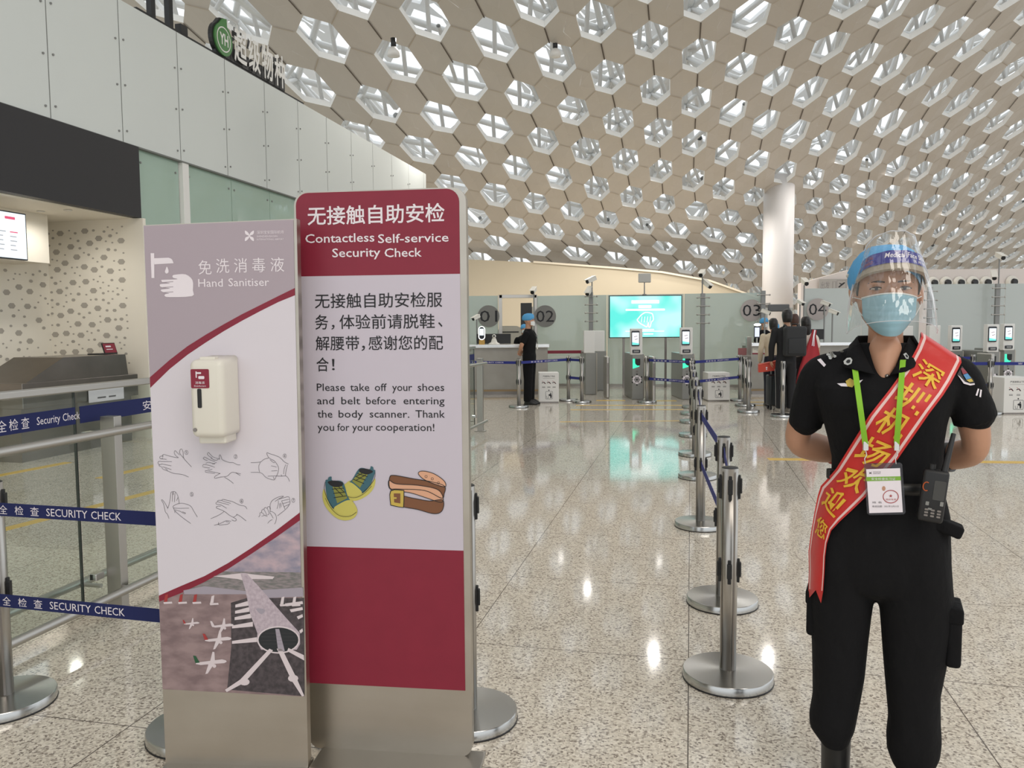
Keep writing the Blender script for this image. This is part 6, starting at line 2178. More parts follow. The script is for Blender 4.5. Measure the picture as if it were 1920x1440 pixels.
# shoulder marks, badges
mb = MB()
patch(C5([(92, 156), (112, 150), (140, 184), (130, 196)]), print_white, .003, mb)
mb.build('shoulder_bar', guard, True)
mb = MB()
for cx, cy, r_ in ((168, 134, 20), (152, 128, 11), (186, 138, 12), (170, 120, 10), (164, 148, 10), (226, 112, 11)):
    patch(C5([(cx + r_ * cos(a * pi / 3 + .4), cy + r_ * .7 * sin(a * pi / 3 + .4)) for a in range(6)]), badge_silver, .004, mb)
mb.build('shoulder_badge', guard, True)
for pts in ([(240, 160), (258, 142), (278, 140), (288, 152), (282, 172), (262, 180), (244, 174)], [(552, 118), (566, 110), (580, 128), (578, 142), (566, 140)]):
    mb = MB()
    vs_ = [g(x, y, -.112) for x, y in C5(pts)]
    mb.add(vs_, [tuple(range(len(vs_)))], badge_silver)
    c_ = sum((V(v) for v in vs_), V()) / len(vs_)
    mb.add([c_ + (V(v) - c_) * .5 + V((0, -.002, 0)) for v in vs_], [tuple(range(len(vs_)))], black_pl)
    mb.build('collar_badge', guard, True)
mb = MB()
patch(C5([(200, 285), (240, 283), (262, 290), (258, 302), (222, 300)]), print_white, .003, mb)
patch(C5([(290, 288), (312, 272), (340, 264), (322, 284), (300, 296)]), print_white, .003, mb)
patch(C5([(246, 272), (270, 256), (290, 268), (300, 285), (282, 306), (255, 300)]), buckle_y, .004, mb)
mb.build('wing_badge', guard, True)
mb = MB()
patch(C5([(848, 238), (875, 190), (900, 215), (935, 262), (945, 285), (920, 296), (885, 280)]), black_pl, .003, mb)
patch(C5([(852, 240), (862, 246), (890, 276), (920, 286), (942, 284), (944, 291), (920, 296), (884, 286)]), print_white, .004, mb)
patch(C5([(868, 205), (880, 200), (905, 228), (880, 236)]), crimson, .004, mb)
patch(C5([(882, 238), (905, 230), (924, 256), (898, 264)]), mat('patch_blue', rgb(90, 150, 200), 0.6), .004, mb)
patch(C5([(898, 266), (925, 258), (936, 274), (915, 278)]), buckle_y, .004, mb)
mb.build('sleeve_patch', guard, True)
mb = MB()
for dx in (0, 20):
    patch(C5([(960 + dx * .7, 312 + dx * .25), (968 + dx * .7, 315 + dx * .25), (957 + dx, 352 + dx * .4), (948 + dx, 349 + dx * .4)]), print_white, .003, mb)
mb.build('sleeve_stripes', guard, True)
mb = MB()
p = on_cloth(1663, 705, .002, 2.25)
mb.sphere(p, .006, steel_dark)
mb.build('shirt_button', guard, True)
# wrist bands
mb = GB()
p, q = V((gx(1788), YG + .120, gz(861))), V((gx(1772), YG + .134, gz(864)))
mb.tube([p, q], .044, black_pl, 20)
mb.build('wrist_watch', guard, True)
mb = GB()
p, q = V((gx(1556), YG + .128, gz(861))), V((gx(1568), YG + .138, gz(865)))
mb.tube([p, q], .044, MATS['printed_red_tail'], 20)
mb.tube([q, q + (q - p) * .6], .042, black_pl, 20)
mb.build('wrist_band', guard, True)

# red sash
sash_red = mat('red_satin', rgb(206, 40, 36), 0.42, sheen=0.2, bump=(28, 0.15, 0.01))
sash_white = mat('sash_white_stripe', rgb(240, 205, 200), 0.5)
sash_gold = mat('gold_lettering', rgb(238, 190, 60), 0.5)
LE = C5([(655, 30), (632, 90), (600, 150), (560, 212), (480, 322), (375, 455), (285, 600), (195, 745), (150, 798), (112, 838), (96, 890), (78, 980), (60, 1085), (46, 1190), (48, 1290), (45, 1395)])
RE = C5([(872, 172), (850, 215), (815, 282), (772, 350), (700, 445), (610, 575), (530, 690), (430, 805), (352, 900), (280, 970), (215, 1030), (168, 1080), (145, 1150), (136, 1220), (132, 1310), (125, 1405)])
US = [0, .055, .115, .2, .3, .4, .5, .6, .7, .8, .885, .945, 1]
dep = []
for a, b_ in zip(LE, RE):
    rowd = []
    for u in US:
        x, y = a[0] + (b_[0] - a[0]) * u, a[1] + (b_[1] - a[1]) * u
        rowd.append(dist_cloth(x, y))
    dep.append(rowd)
NR = len(dep)
for r_ in range(NR):                                 # where the sash hangs free it keeps the depth of the cloth beside it
    known = [d for d in dep[r_] if d]
    base = min(known) if known else (min(d for d in dep[r_ - 1] if d) if r_ else 2.3)
    far_ = max(known) if known else base
    dep[r_] = [min(d, base + .09) if d else min(far_, base + .07) for d in dep[r_]]
for it in range(3):
    new = [list(r_) for r_ in dep]
    for r_ in range(NR):
        for c_ in range(len(US)):
            nb_ = [dep[rr_][cc_] for rr_, cc_ in ((r_ - 1, c_), (r_ + 1, c_), (r_, c_ - 1), (r_, c_ + 1)) if 0 <= rr_ < NR and 0 <= cc_ < len(US)]
            new[r_][c_] = min(dep[r_][c_], (dep[r_][c_] * 2 + sum(nb_)) / (2 + len(nb_)))
    dep = new
def sash_pt(s_, u, off=0.0):
    s_ = min(max(s_, 0), NR - 1.0001)
    r_ = int(s_)
    t = s_ - r_
    def pt(rw):
        a, b_ = LE[rw], RE[rw]
        k = max(i for i in range(len(US)) if US[i] <= u + 1e-9)
        k = min(k, len(US) - 2)
        v_ = (u - US[k]) / (US[k + 1] - US[k])
        d_ = dep[rw][k] + (dep[rw][k + 1] - dep[rw][k]) * v_
        return CAM + ray(a[0] + (b_[0] - a[0]) * u, a[1] + (b_[1] - a[1]) * u).normalized() * (d_ - .012 - off)
    return pt(r_) * (1 - t) + pt(r_ + 1) * t
mb = MB()
SUB = 4
rows = []
back = []
for k, (dy, dz) in enumerate(((.15, -.03), (.085, .006), (.03, .012))):
    back.append([sash_pt(0, u) + TV(0, dy, dz) for u in US])
for q in range((NR - 1) * SUB + 1):
    rows.append([sash_pt(q / SUB, u) for u in US])
rows = back + rows
vs_ = [p for r_ in rows for p in r_]
nU = len(US)
for c_ in range(nU - 1):
    m_ = sash_white if c_ in (1, 10) else sash_red
    used = []
    fs_ = [(r_ * nU + c_, (r_ + 1) * nU + c_, (r_ + 1) * nU + c_ + 1, r_ * nU + c_ + 1) for r_ in range(len(rows) - 1)]
    mb.add(vs_, fs_, m_, True)
# swallow tail end
e0, e1, e2, e3, e4 = [rows[-1][i] for i in (0, 3, 6, 9, 12)]
dn = TV(0, .004, -.032)
mb.add([e0, e2, e0 + dn * 1.0], [(0, 2, 1)], sash_red)
mb.add([e2, e4, e4 + dn * 1.2 + V((-.006, 0, 0))], [(0, 2, 1)], sash_red)
sash = mb.build('sash', guard, True)
b = bmesh.new()
b.from_mesh(sash.data)
bmesh.ops.remove_doubles(b, verts=b.verts, dist=1e-6)
b.to_mesh(sash.data)
b.free()
mb = MB()
pos = [('深', C5([(690, 235)])[0], .62), ('圳', C5([(608, 362)])[0], .62), ('机', C5([(500, 492)])[0], .62), ('场', C5([(395, 655)])[0], .64), ('欢', C5([(288, 792)])[0], .62), ('迎', C5([(180, 915)])[0], .62), ('您', C5([(105, 1065)])[0], .6)]
def nearest_s(px, py):
    best = None
    for q in range((NR - 1) * 10):
        s_ = q / 10
        r_, t = int(s_), s_ - int(s_)
        cx = (LE[r_][0] + RE[r_][0]) / 2 * (1 - t) + (LE[r_ + 1][0] + RE[r_ + 1][0]) / 2 * t
        cy = (LE[r_][1] + RE[r_][1]) / 2 * (1 - t) + (LE[r_ + 1][1] + RE[r_ + 1][1]) / 2 * t
        d_ = (cx - px) ** 2 + (cy - py) ** 2
        if best is None or d_ < best[0]:
            best = (d_, s_)
    return best[1]
def walk(s_, dist):
    """move along the sash by a real distance"""
    step = .05 if dist > 0 else -.05
    acc, p = 0, sash_pt(s_, .5)
    while acc < abs(dist) and 0 <= s_ + step <= NR - 1.001:
        s_ += step
        q = sash_pt(s_, .5)
        acc += (q - p).length
        p = q
    return s_
for ch, (px, py), wf in pos:
    s_ = nearest_s(px, py)
    v, f = text_mesh(ch, 0.012)
    ax, bx_ = min(p[0] for p in v), max(p[0] for p in v)
    az, bz_ = min(p[1] for p in v), max(p[1] for p in v)
    wd = (sash_pt(s_, 1) - sash_pt(s_, 0)).length * wf
    sa, sb = walk(s_, -wd / 2), walk(s_, wd / 2)
    vs_ = []
    for p in v:
        u = .5 - wf / 2 + (p[0] - ax) / (bx_ - ax) * wf
        s2 = sb + (p[1] - az) / (bz_ - az) * (sa - sb)
        vs_.append(sash_pt(s2, min(max(u, 0), .999), .004))
    mb.add(vs_, f, sash_gold)
mb.v = [tuple(V(p) - V(guard['_at'])) for p in mb.v]
mb.build('gold_lettering', sash)
mb = MB()
p = g(1560, 889, -.05)
mb.box(tuple(p), (.03, .02, .03), black_pl, .004)
mb.tube([p + V((.015, -.01, 0)), p + V((.03, -.012, -.003)), p + V((.045, -.012, .002))], .0012, chrome, 6)
mb.v = [tuple(V(p) - V(guard['_at'])) for p in mb.v]
mb.build('sash_clip', sash)

# face shield
clear_sheet = glass_mat('clear_plastic_sheet', (0.96, 0.97, 0.97), 0.955, 0.045, 0.03, 1.7, (0.9, 0.92, 0.92), bump=((34, 34, 1.6), 0.6, 0.02))
shield = thing('face_shield', 'clear plastic face shield with purple blue Medical Face Shield headband', 'face shield', (GXc, YG, gz(530)))
SP = Matrix.Translation(V((gx(1661), YG - .005, gz(537)))) @ Matrix.Rotation(HY, 4, 'Z') @ Matrix.Rotation(radians(-15), 4, 'X')
zT_, zB_ = .108, -.148
def sheet(u, t, off=0.0):
    """u -1..1 across, t 0 top .. 1 bottom"""
    z_ = zT_ + (zB_ - zT_) * t
    hw = .072 + .110 * t - .055 * t * t
    a = u * radians(80)
    y_ = -(.020 + .135 * max(0, (cos(a) - cos(radians(80))) / (1 - cos(radians(80)))) ** .75) - .012 * t
    wav = .0035 * sin(u * 16 + 1) * (1 - t) ** 2
    return TG(SP @ V((hw * sin(a) / sin(radians(80)) * (1 - off * 4), y_ + wav + off, z_)))
mb = MB()
NU, NV = 40, 26
vs_ = [sheet(-1 + 2 * i / NU, j / NV) + (V((0, 0, -.008 * (abs(-1 + 2 * i / NU) ** 6))) if j == 0 else V()) for j in range(NV + 1) for i in range(NU + 1)]
mb.add(vs_, [(j * (NU + 1) + i, (j + 1) * (NU + 1) + i, (j + 1) * (NU + 1) + i + 1, j * (NU + 1) + i + 1) for j in range(NV) for i in range(NU)], clear_sheet, True)
mb.build('clear_sheet', shield, True)
edge_m = glass_mat('sheet_rim', (0.95, 0.95, 0.96), 0.35, 0.65, 0.05, 1.5, (0.92, 0.92, 0.94))
mb = MB()
for u in (-1, 1):
    mb.tube([sheet(u, t / 12) for t in range(13)], .0022, edge_m, 6)
mb.tube([sheet(-1 + 2 * i / 24, 1) for i in range(25)], .0010, edge_m, 6)
mb.tube([sheet(-1 + 2 * i / 24, 0) for i in range(25)], .0012, edge_m, 6)
mb.build('sheet_rim', shield, True)
band_m = mat('indigo_band', rgb(44, 42, 140), 0.4)
foam_m = mat('grey_foam', rgb(168, 156, 140), 0.9)
mb = MB()
tA, tB, tC = .215, .355, .42
def bandstrip(ta, tb, off, m, N_=36):
    vs_ = [sheet(-1 + 2 * i / N_, t, off) for t in (ta, tb) for i in range(N_ + 1)]
    mb.add(vs_, [(i, i + N_ + 1, i + N_ + 2, i + 1) for i in range(N_)], m, True)
bandstrip(tA, tB, .0025, band_m)
hb = mb.build('headband', shield, True)
mb = MB()
bandstrip(tA + .02, tC, .0045, foam_m)
bandstrip(tA + .02, tC, .022, foam_m)
for t in (tA + .02, tC):
    N_ = 36
    vs_ = [sheet(-1 + 2 * i / N_, t, o_) for o_ in (.0045, .022) for i in range(N_ + 1)]
    mb.add(vs_, [(i, i + N_ + 1, i + N_ + 2, i + 1) for i in range(N_)], foam_m, True)
mb.build('foam_pad', shield, True)
mb = MB()
def sheet_text(body, u0, u1, t0, t1, m, bold=0.0, slant=0.0):
    v, f = text_mesh(body, bold)
    ax, bx_ = min(p[0] for p in v), max(p[0] for p in v)
    az, bz_ = min(p[1] for p in v), max(p[1] for p in v)
    vs_ = [sheet(u0 + (p[0] + slant * p[1] - ax) / (bx_ - ax) * (u1 - u0), t1 + (p[1] - az) / (bz_ - az) * (t0 - t1), .0015) for p in v]
    mb.add(vs_, f, m)
sheet_text('Medical Face Shield', -.24, .80, .238, .295, print_white, .01, .15)
sheet_text('医 用 面 罩', .34, .78, .310, .342, print_white)
sheet_text('MEDICAL', -.86, -.48, .240, .275, MATS['printed_red_tail'])
sheet_text('FACE SHIELD', -.86, -.48, .295, .330, MATS['printed_red_tail'])
mb.v = [tuple(V(p) - V(shield['_at'])) for p in mb.v]
mb.build('lettering', hb)
mb = MB()
mb.tube([sheet(-1, .27, .003)] + [TG(HM @ V((a_ * KP, b_, gz(c__)))) for a_, b_, c__ in ((-74, .02, 515), (-62, .10, 520), (0, .145, 522), (62, .10, 520), (74, .02, 515))] + [sheet(1, .27, .003)], .005, white_pl, 8)
mb.build('elastic_strap', shield, True)

# lanyard with badge
lan_m = mat('lime_ribbon', rgb(140, 200, 50), 0.6)
badge = thing('id_badge', 'white staff badge in a clear holder on a lime green lanyard', 'badge', tuple(g(1658, 915, -.16)))
mb = MB()
ends_ = []
for top_, bot in (((1602, 684), (1623, 836)), ((1693, 676), (1681, 836))):
    N_ = 14
    L_, R_ = [], []
    for k in range(N_ + 1):
        t = k / N_
        x, y = top_[0] + (bot[0] - top_[0]) * t, top_[1] + (bot[1] - top_[1]) * t
        d_ = dist_cloth(x, y) or 2.2
        d_ = d_ - .022 - .02 * t * (1 - t)
        L_.append(CAM + ray(x - 5.5, y).normalized() * d_)
        R_.append(CAM + ray(x + 5.5, y).normalized() * d_)
    vs_ = L_ + R_
    mb.add(vs_, [(k, k + 1, k + N_ + 2, k + N_ + 1) for k in range(N_)], lan_m, True)
    # over the shoulder under the collar
    a, b_ = L_[0], R_[0]
    c_ = TG(V((gx(1656) + (54 if bot[0] > 1650 else -54) * KP, YG + .03, gz(648))))
    mb.add([a, b_, c_ + V((.008, 0, 0)), c_ - V((.008, 0, 0))], [(0, 1, 2, 3)], lan_m, True)
    ends_.append((L_[-1] + R_[-1]) / 2)
rb_ = mb.build('lanyard_ribbon', badge, True)
cb = [on_cloth(1658, 915, .03, 2.2)]
bc = cb[0]
dB = (bc - CAM).length
def bpt(px, py, off=0.0):
    return CAM + ray(px, py).normalized() * (dB - off)
mb = MB()
for e in ends_:
    mb.box(tuple(e), (.015, .008, .026), chrome, .002)
    mb.tube([e + V((0, 0, -.012)), e + V((.004, 0, -.026)), e + V((-.002, 0, -.036)), (e + V((0, 0, -.05)))], .0016, chrome, 6)
mb.build('metal_clips', badge, True)
def bq(pts, m, off, mb):
    mb.add([bpt(x, y, off) for x, y in C5(pts)], [tuple(range(len(pts)))], m)
mb = MB()
hold = glass_mat('clear_badge_holder', (0.8, 0.8, 0.82), 0.8, 0.2, 0.05, 1.45, (0.35, 0.35, 0.38))
ho = [(345, 728), (356, 716), (540, 712), (552, 722), (570, 980), (560, 992), (375, 996), (362, 985)]
vs_ = [bpt(x, y, o_) for o_ in (.002, -.003) for x, y in C5(ho)]
n = len(ho)
mb.add(vs_, [tuple(range(n)), tuple(reversed(range(n, 2 * n)))] + [(k, (k + 1) % n, (k + 1) % n + n, k + n) for k in range(n)], hold)
hd_ = mb.build('holder', badge, True)
mb = MB()
bq([(357, 748), (540, 742), (555, 980), (374, 985)], print_white, .004, mb)
cdp = mb.build('card', badge, True)
mb = MB()
bq([(357, 790), (543, 786), (545, 808), (358, 813)], mat('badge_green', rgb(130, 180, 60), 0.6), .005, mb)
bq(disc(452, 846, 14, 14, 16), mat('tiny_photo_hair', rgb(40, 34, 32), 0.6), .005, mb)
bq(disc(452, 852, 10, 12, 13), skin, .0055, mb)
bq([(432, 882), (440, 866), (464, 866), (474, 882)], paper_white, .005, mb)
st = disc(490, 896, 43, 28, 36)
vs_ = [bpt(x, y, .006) for x, y in C5(st + disc(490, 896, 39, 28, 32))]
mb.add(vs_, [(k, (k + 1) % 28, (k + 1) % 28 + 28, k + 28) for k in range(28)], MATS['printed_red_tail'])
def btext(body, x0, x1, y0, y1, m):
    v, f = text_mesh(body)
    ax, bx_ = min(p[0] for p in v), max(p[0] for p in v)
    az, bz_ = min(p[1] for p in v), max(p[1] for p in v)
    vs_ = [bpt(*C5([(x0 + (p[0] - ax) / (bx_ - ax) * (x1 - x0), y1 + (p[1] - az) / (bz_ - az) * (y0 - y1))])[0], .0062) for p in v]
    mb.add(vs_, f, m)
btext('安全检查实习证', 385, 515, 793, 807, print_white)
btext('姓 名', 390, 440, 922, 932, line_ink)
btext('有效日期', 390, 442, 943, 954, line_ink)
btext('2021年12月31日', 455, 532, 943, 953, line_ink)
btext('培训专用', 462, 518, 906, 916, MATS['printed_red_tail'])
btext('★', 480, 500, 882, 900, MATS['printed_red_tail'])
btext('深圳机场', 394, 436, 760, 766, line_ink)
btext('AIRPORT', 394, 436, 769, 774, line_ink)
bq([(372, 762), (380, 766), (388, 762), (384, 768), (388, 775), (380, 771), (372, 775), (376, 768)], line_ink, .005, mb)
mb.v = [tuple(V(p) - V(badge['_at'])) for p in mb.v]
mb.build('card_print', cdp)

# radio
rad = thing('walkie_talkie', 'black walkie talkie with antenna clipped at the guard belt', 'radio', tuple(g(1742, 903, -.15)))
o_ = g(1742, 903, -.150)
RM = Matrix.Translation(o_) @ Matrix.Rotation(-TA, 4, 'Z') @ Matrix.Rotation(radians(6), 4, 'Y')
mb = MB()
mb.box((0, 0, 0), (.062, .036, .142), black_pl, .008, RM, 3, True)
mb.build('radio_body', rad, True)
mb = MB()
tA_ = RM @ V((.018, 0, .068))
tB_ = g(1778, 797, -.12)
mb.tube([tA_, (tA_ + tB_) / 2, tB_], [.0085, .0075, .006], black_pl, 12)
mb.build('antenna', rad, True)
mb = MB()
mb.prism(rrect(-.002, .026, -.008, .045, .003, 3), -.0195, -.018, mat('radio_display', rgb(66, 66, 64), 0.25), RM)
mb.build('display', rad, True)
mb = MB()
for x_, z_, w_, h_ in ((-.012, -.020, .008, .010), (.022, -.016, .008, .012), (-.004, -.034, .010, .005)):
    mb.prism(rrect(x_ - w_ / 2, x_ + w_ / 2, z_ - h_ / 2, z_ + h_ / 2, .001, 2), -.0195, -.018, gate_grey, RM)
for r_ in range(3):
    for c_ in range(3):
        mb.prism(rrect(-.016 + c_ * .015, -.007 + c_ * .015, -.055 + r_ * .008, -.050 + r_ * .008, .001, 2), -.0195, -.018, steel_dark, RM)
mb.build('keypad', rad, True)
mb = MB()
mb.tube([RM @ V((-.020 + .008 * cos(a), -.0185, .025 + .012 * sin(a))) for a in [radians(60 + 30 * k) for k in range(9)]], .0015, mat('orange_trim', rgb(190, 90, 40), 0.5), 6)
mb.build('orange_ring', rad, True)
mb = MB()
mb.cyl(RM @ V((-.012, 0, .07)), RM @ V((-.012, 0, .085)), .008, black_pl, n=14)
mb.build('knob', rad, True)
# ---------------------------------------------------------------- officer and passengers
def figure(label, loc, rz, H=1.70, top=None, sleeves='short', top_len=.98, legs=None, hair=None, cap=False, mask=None, mask_m_=None, arms=None, shoes=None, build=1.0, long_hair=0.0, stripe=None, stance=.085, wide_top=0.0):
    o = thing('person', label, 'person', loc, rz)
    k = H / 1.70
    Mk = Matrix.Scale(k, 4)
    bw_ = build
    if arms is None:
        arms = [[(s_ * .185 * bw_, 0, 1.36), (s_ * .235 * bw_, .02, 1.10), (s_ * .225 * bw_, -.06, .88)] for s_ in (-1, 1)]
    def fz(mb, vox, it, m, nm):
        mb.v = [tuple(Mk @ V(p)) for p in mb.v]
        return fuse(mb, vox, it, m, nm, o, False)[0]
    mb = MB()
    loft(mb, [(0, -.045, 1.475, .022, .03), (0, -.03, 1.495, .045, .06), (0, -.01, 1.54, .062, .085), (0, .005, 1.59, .072, .098), (0, .01, 1.64, .070, .095), (0, .012, 1.68, .048, .066), (0, .012, 1.70, .014, .02)], skin, 20)
    mb.sphere((0, -.098, 1.565), (.013, .020, .018), skin)
    for s_ in (-1, 1):
        mb.sphere((s_ * .073, .012, 1.575), (.008, .018, .028), skin)
    limb(mb, [(0, .015, 1.52, .052), (0, .022, 1.43, .054), (0, .02, 1.37, .07)], skin)
    loft(mb, [(0, 0, .80, .12 * bw_, .08), (0, 0, 1.05, .11 * bw_, .08), (0, 0, 1.30, .14 * bw_, .08), (0, 0, 1.39, .10, .06)], skin)
    for s_, A_ in zip((-1, 1), arms):
        limb(mb, [(A_[0][0] * .94, A_[0][1], A_[0][2] - .01, .038), (*A_[1], .040), (*A_[2], .027)], skin, 12)
        d_ = (V(A_[2]) - V(A_[1])).normalized()
        hand(mb, A_[2], d_, V((-s_, 0, 0)) if abs(d_.x) < .8 else V((0, -1, 0)), skin, .35, .95, 1)
    for s_ in (-1, 1):
        limb(mb, [(s_ * .08, 0, .82, .07), (s_ * stance, .0, .46, .05), (s_ * stance, .01, .07, .035)], skin, 12)
    fz(mb, .0075, 3, skin, 'body')
    mb = MB()
    b_ = top_len
    loft(mb, [(0, 0, b_ - .10, .150 * bw_ + wide_top, .112 + wide_top), (0, 0, b_, .148 * bw_ + wide_top * .6, .112 + wide_top * .6), (0, -.005, 1.12, .150 * bw_, .115), (0, -.01, 1.26, .168 * bw_, .128), (0, 0, 1.36, .180 * bw_, .10), (0, .01, 1.40, .13 * bw_, .078), (0, .015, 1.43, .072, .062)], top, 24)
    for A_ in arms:
        a, e, h = V(A_[0]), V(A_[1]), V(A_[2])
        if sleeves == 'short':
            q = a + (e - a) * .72
            limb(mb, [(*(a * .97 + V((0, 0, .005))), .064), (*((a + q) / 2), .063), (*q, .060)], top, 14)
        else:
            q = e + (h - e) * .93
            limb(mb, [(*a, .064), (*((a + e) / 2), .058), (*e, .053), (*((e + q) / 2), .048), (*q, .042)], top, 14)
    fz(mb, .009, 4, top, 'shirt')
    mb = MB()
    loft(mb, [(0, 0, .76, .10 * bw_, .06), (0, 0, .82, .165 * bw_, .118), (0, 0, .92, .158 * bw_, .122), (0, 0, 1.02, .140 * bw_, .108)], legs, 24)
    for s_ in (-1, 1):
        loft(mb, [(s_ * stance, .01, .06, .062, .075), (s_ * stance, .01, .10, .066, .08), (s_ * stance, .0, .46, .072, .083), (s_ * .085, 0, .70, .088, .10), (s_ * .078, 0, .86, .085, .108)], legs, 18)
    fz(mb, .009, 4, legs, 'trousers')
    if stripe:
        for s_ in (-1, 1):
            mb = MB()
            for z0, z1, x0, x1 in ((.10, .46, .066, .073), (.46, .72, .073, .088)):
                mb.add([Mk @ V((s_ * (stance + x0) * 1.0 + s_ * .004, -.012, z0)), Mk @ V((s_ * (stance + x0) + s_ * .004, .014, z0)), Mk @ V((s_ * (stance + x1) + s_ * .004, .014, z1)), Mk @ V((s_ * (stance + x1) + s_ * .004, -.012, z1))], [(0, 1, 2, 3)], stripe)
            mb.build('side_stripe', o)
    for s_ in (-1, 1):
        mb = MB()
        x_ = s_ * stance
        loft(mb, [(x_, -.05, .0, .047, .135), (x_, -.05, .03, .048, .135), (x_, -.035, .07, .042, .10), (x_, .01, .12, .038, .05)], shoes or boot_m, 20)
        mb.v = [tuple(Mk @ V(p)) for p in mb.v]
        mb.build('shoe', o)
    mb = MB()
    if cap:
        loft(mb, [(0, .02, 1.585, .080, .105), (0, .02, 1.62, .088, .118), (0, .018, 1.67, .080, .108), (0, .015, 1.705, .055, .075), (0, .015, 1.72, .015, .02)], cap_m, 24)
        mb.v = [tuple(Mk @ V((p[0] * (1 + .02 * sin(p[1] * 90)), p[1], p[2] + max(0, -p[1] - .03) * .35))) for p in mb.v]
        mb.build('cap', o)
    if hair:
        mb = MB()
        loft(mb, [(0, .035, 1.50 if not long_hair else 1.56, .066, .075), (0, .03, 1.56, .080, .098), (0, .022, 1.62, .084, .108), (0, .016, 1.67, .076, .100), (0, .015, 1.71, .050, .068), (0, .015, 1.722, .012, .02)], hair, 24)
        mb.v = [(p[0], p[1] + (.05 * max(0, (1.66 - p[2]) / .12) if p[1] < -.01 else 0), p[2]) for p in mb.v]
        if long_hair:
            loft(mb, [(0, .055, 1.60 - long_hair, .062, .032), (0, .06, 1.50 - long_hair * .3, .088, .045), (0, .045, 1.56, .090, .07), (0, .03, 1.64, .086, .09)], hair, 24)
            fz(mb, .008, 3, hair, 'hair')
        else:
            fz(mb, .008, 2, hair, 'hair')
    if mask_m_:
        mb = MB()
        vs_ = []
        for j in range(6):
            for i in range(9):
                u_, v_ = -1 + i / 4, j / 5
                vs_.append(Mk @ V((u_ * .066, -.112 + .058 * u_ * u_ + .02 * (v_ - .5) ** 2, 1.575 - .012 * u_ * u_ - v_ * (.092 - .03 * u_ * u_))))
        mb.add(vs_, [(j * 9 + i, j * 9 + i + 9, j * 9 + i + 10, j * 9 + i + 1) for j in range(5) for i in range(8)], mask_m_, True)
        mb.build('mask', o)
        for s_ in (-1, 1):
            mb = MB()
            mb.sphere(Mk @ V((s_ * .032, -.083, 1.598)), (.012, .008, .005), eye_k, None, 10, 6)
            mb.build('eye', o)
    return o
back_arms = [[(-.185, 0, 1.36), (-.235, .08, 1.12), (-.06, .17, .98)], [(.185, 0, 1.36), (.235, .08, 1.12), (.06, .17, .99)]]
po = gnd(993, 758)
off = figure('officer in black uniform, blue cap and white mask in profile by the counter', (po.x, po.y, 0), radians(72), 1.71, cloth_k, 'short', 1.0, cloth_k, None, True, True, maskw_m, back_arms, build=1.12)
of_at = Matrix.Translation((po.x, po.y, 0)) @ Matrix.Rotation(radians(72), 4, 'Z')
mb = MB()
mb.flat([(.05, 1.27), (.11, 1.28), (.11, 1.30), (.05, 1.29)], -.145, badge_silver)
mb.build('wing_badge', off)
ob = thing('id_badge', 'small white badge hanging on the chest of the officer in profile', 'badge', of_at @ V((0, -.16, 1.10)), radians(72))
mb = MB()
mb.box((0, 0, 0), (.06, .006, .10), white_pl, .002)
mb.build('card', ob)
mb = MB()
for s_ in (-1, 1):
    mb.tube([(s_ * .004, .0, .05), (s_ * .05, .02, .20), (s_ * .07, .10, .33)], .004, black_pl, 6)
mb.build('lanyard_ribbon', ob)
# second blue capped figure behind the officer
p2 = at(984, 690, 16.0)
pm_ = gnd(1472, 772)
man_arms = [[(-.185, 0, 1.36), (-.24, -.03, 1.10), (-.20, -.20, .96)], [(.185, 0, 1.36), (.235, -.02, 1.10), (.215, -.10, .86)]]
man = figure('passenger with short black hair seen from behind, all black clothes and grey side stripes', (pm_.x, pm_.y, 0), radians(180), 1.72, cloth_k2, 'long', .96, cloth_k2, hair_m, False, arms=man_arms, shoes=mat('pale_trainer', rgb(170, 164, 156), .6), stripe=mat('pale_stripe', rgb(170, 170, 168), .6), stance=.09)
bpk = thing('backpack', 'large dark grey backpack on the back of the passenger in black', 'backpack', (pm_.x + .06, pm_.y - .235, .98))
bp_m = mat('dark_grey_nylon', rgb(40, 41, 43), .7)
mb = MB()
mb.box((0, 0, .22), (.36, .17, .50), bp_m, .045, None, 4, True)
mb.build('main_body', bpk)
mb = MB()
mb.box((0, -.085, .14), (.28, .05, .26), bp_m, .02, None, 3, True)
mb.build('front_pocket', bpk)
mb = MB()
mb.tube([(-.05, .03, .46), (-.04, .02, .51), (.04, .02, .51), (.05, .03, .46)], .010, black_pl, 8)
mb.build('grab_handle', bpk)
for s_ in (-1, 1):
    mb = MB()
    mb.tube([(s_ * .10, .07, .45), (s_ * .12, .15, .49), (s_ * .12, .25, .42)], .018, bp_m, 8)
    mb.build('shoulder_strap', bpk)
pw_ = P(1508, 700, 13.9)
wo = figure('passenger with long black hair and white shirt seen from behind', (pw_.x, 13.9, 0), radians(180), 1.60, mat('white_shirt', rgb(226, 216, 204), .8), 'short', .96, mat('dark_trousers', rgb(34, 34, 38), .8), hair_m, False, long_hair=.28)
rs = thing('red_shawl', 'long red garment with white stripes slung over the white shirt passenger', 'garment', (pw_.x, 13.72, .95))
red_cl = mat('deep_red_cloth', rgb(168, 40, 48), .7)
mb = MB()
rows_ = [((.06, -.02, .44), (.13, 0, .43)), ((.02, -.06, .34), (.10, -.05, .32)), ((-.05, -.09, .18), (.13, -.08, .14)), ((-.12, -.10, -.02), (.16, -.10, -.02)), ((-.18, -.11, -.2), (.11, -.12, -.14)), ((-.22, -.11, -.36), (.02, -.12, -.32)), ((-.24, -.10, -.48), (-.10, -.11, -.48))]
NQ = 6
vs_ = []
for (a, b_) in rows_:
    for i in range(NQ + 1):
        t = i / NQ
        q = V(a) * (1 - t) + V(b_) * t
        vs_.append(q + V((0, -.012 * sin(i * 2.4), 0)))
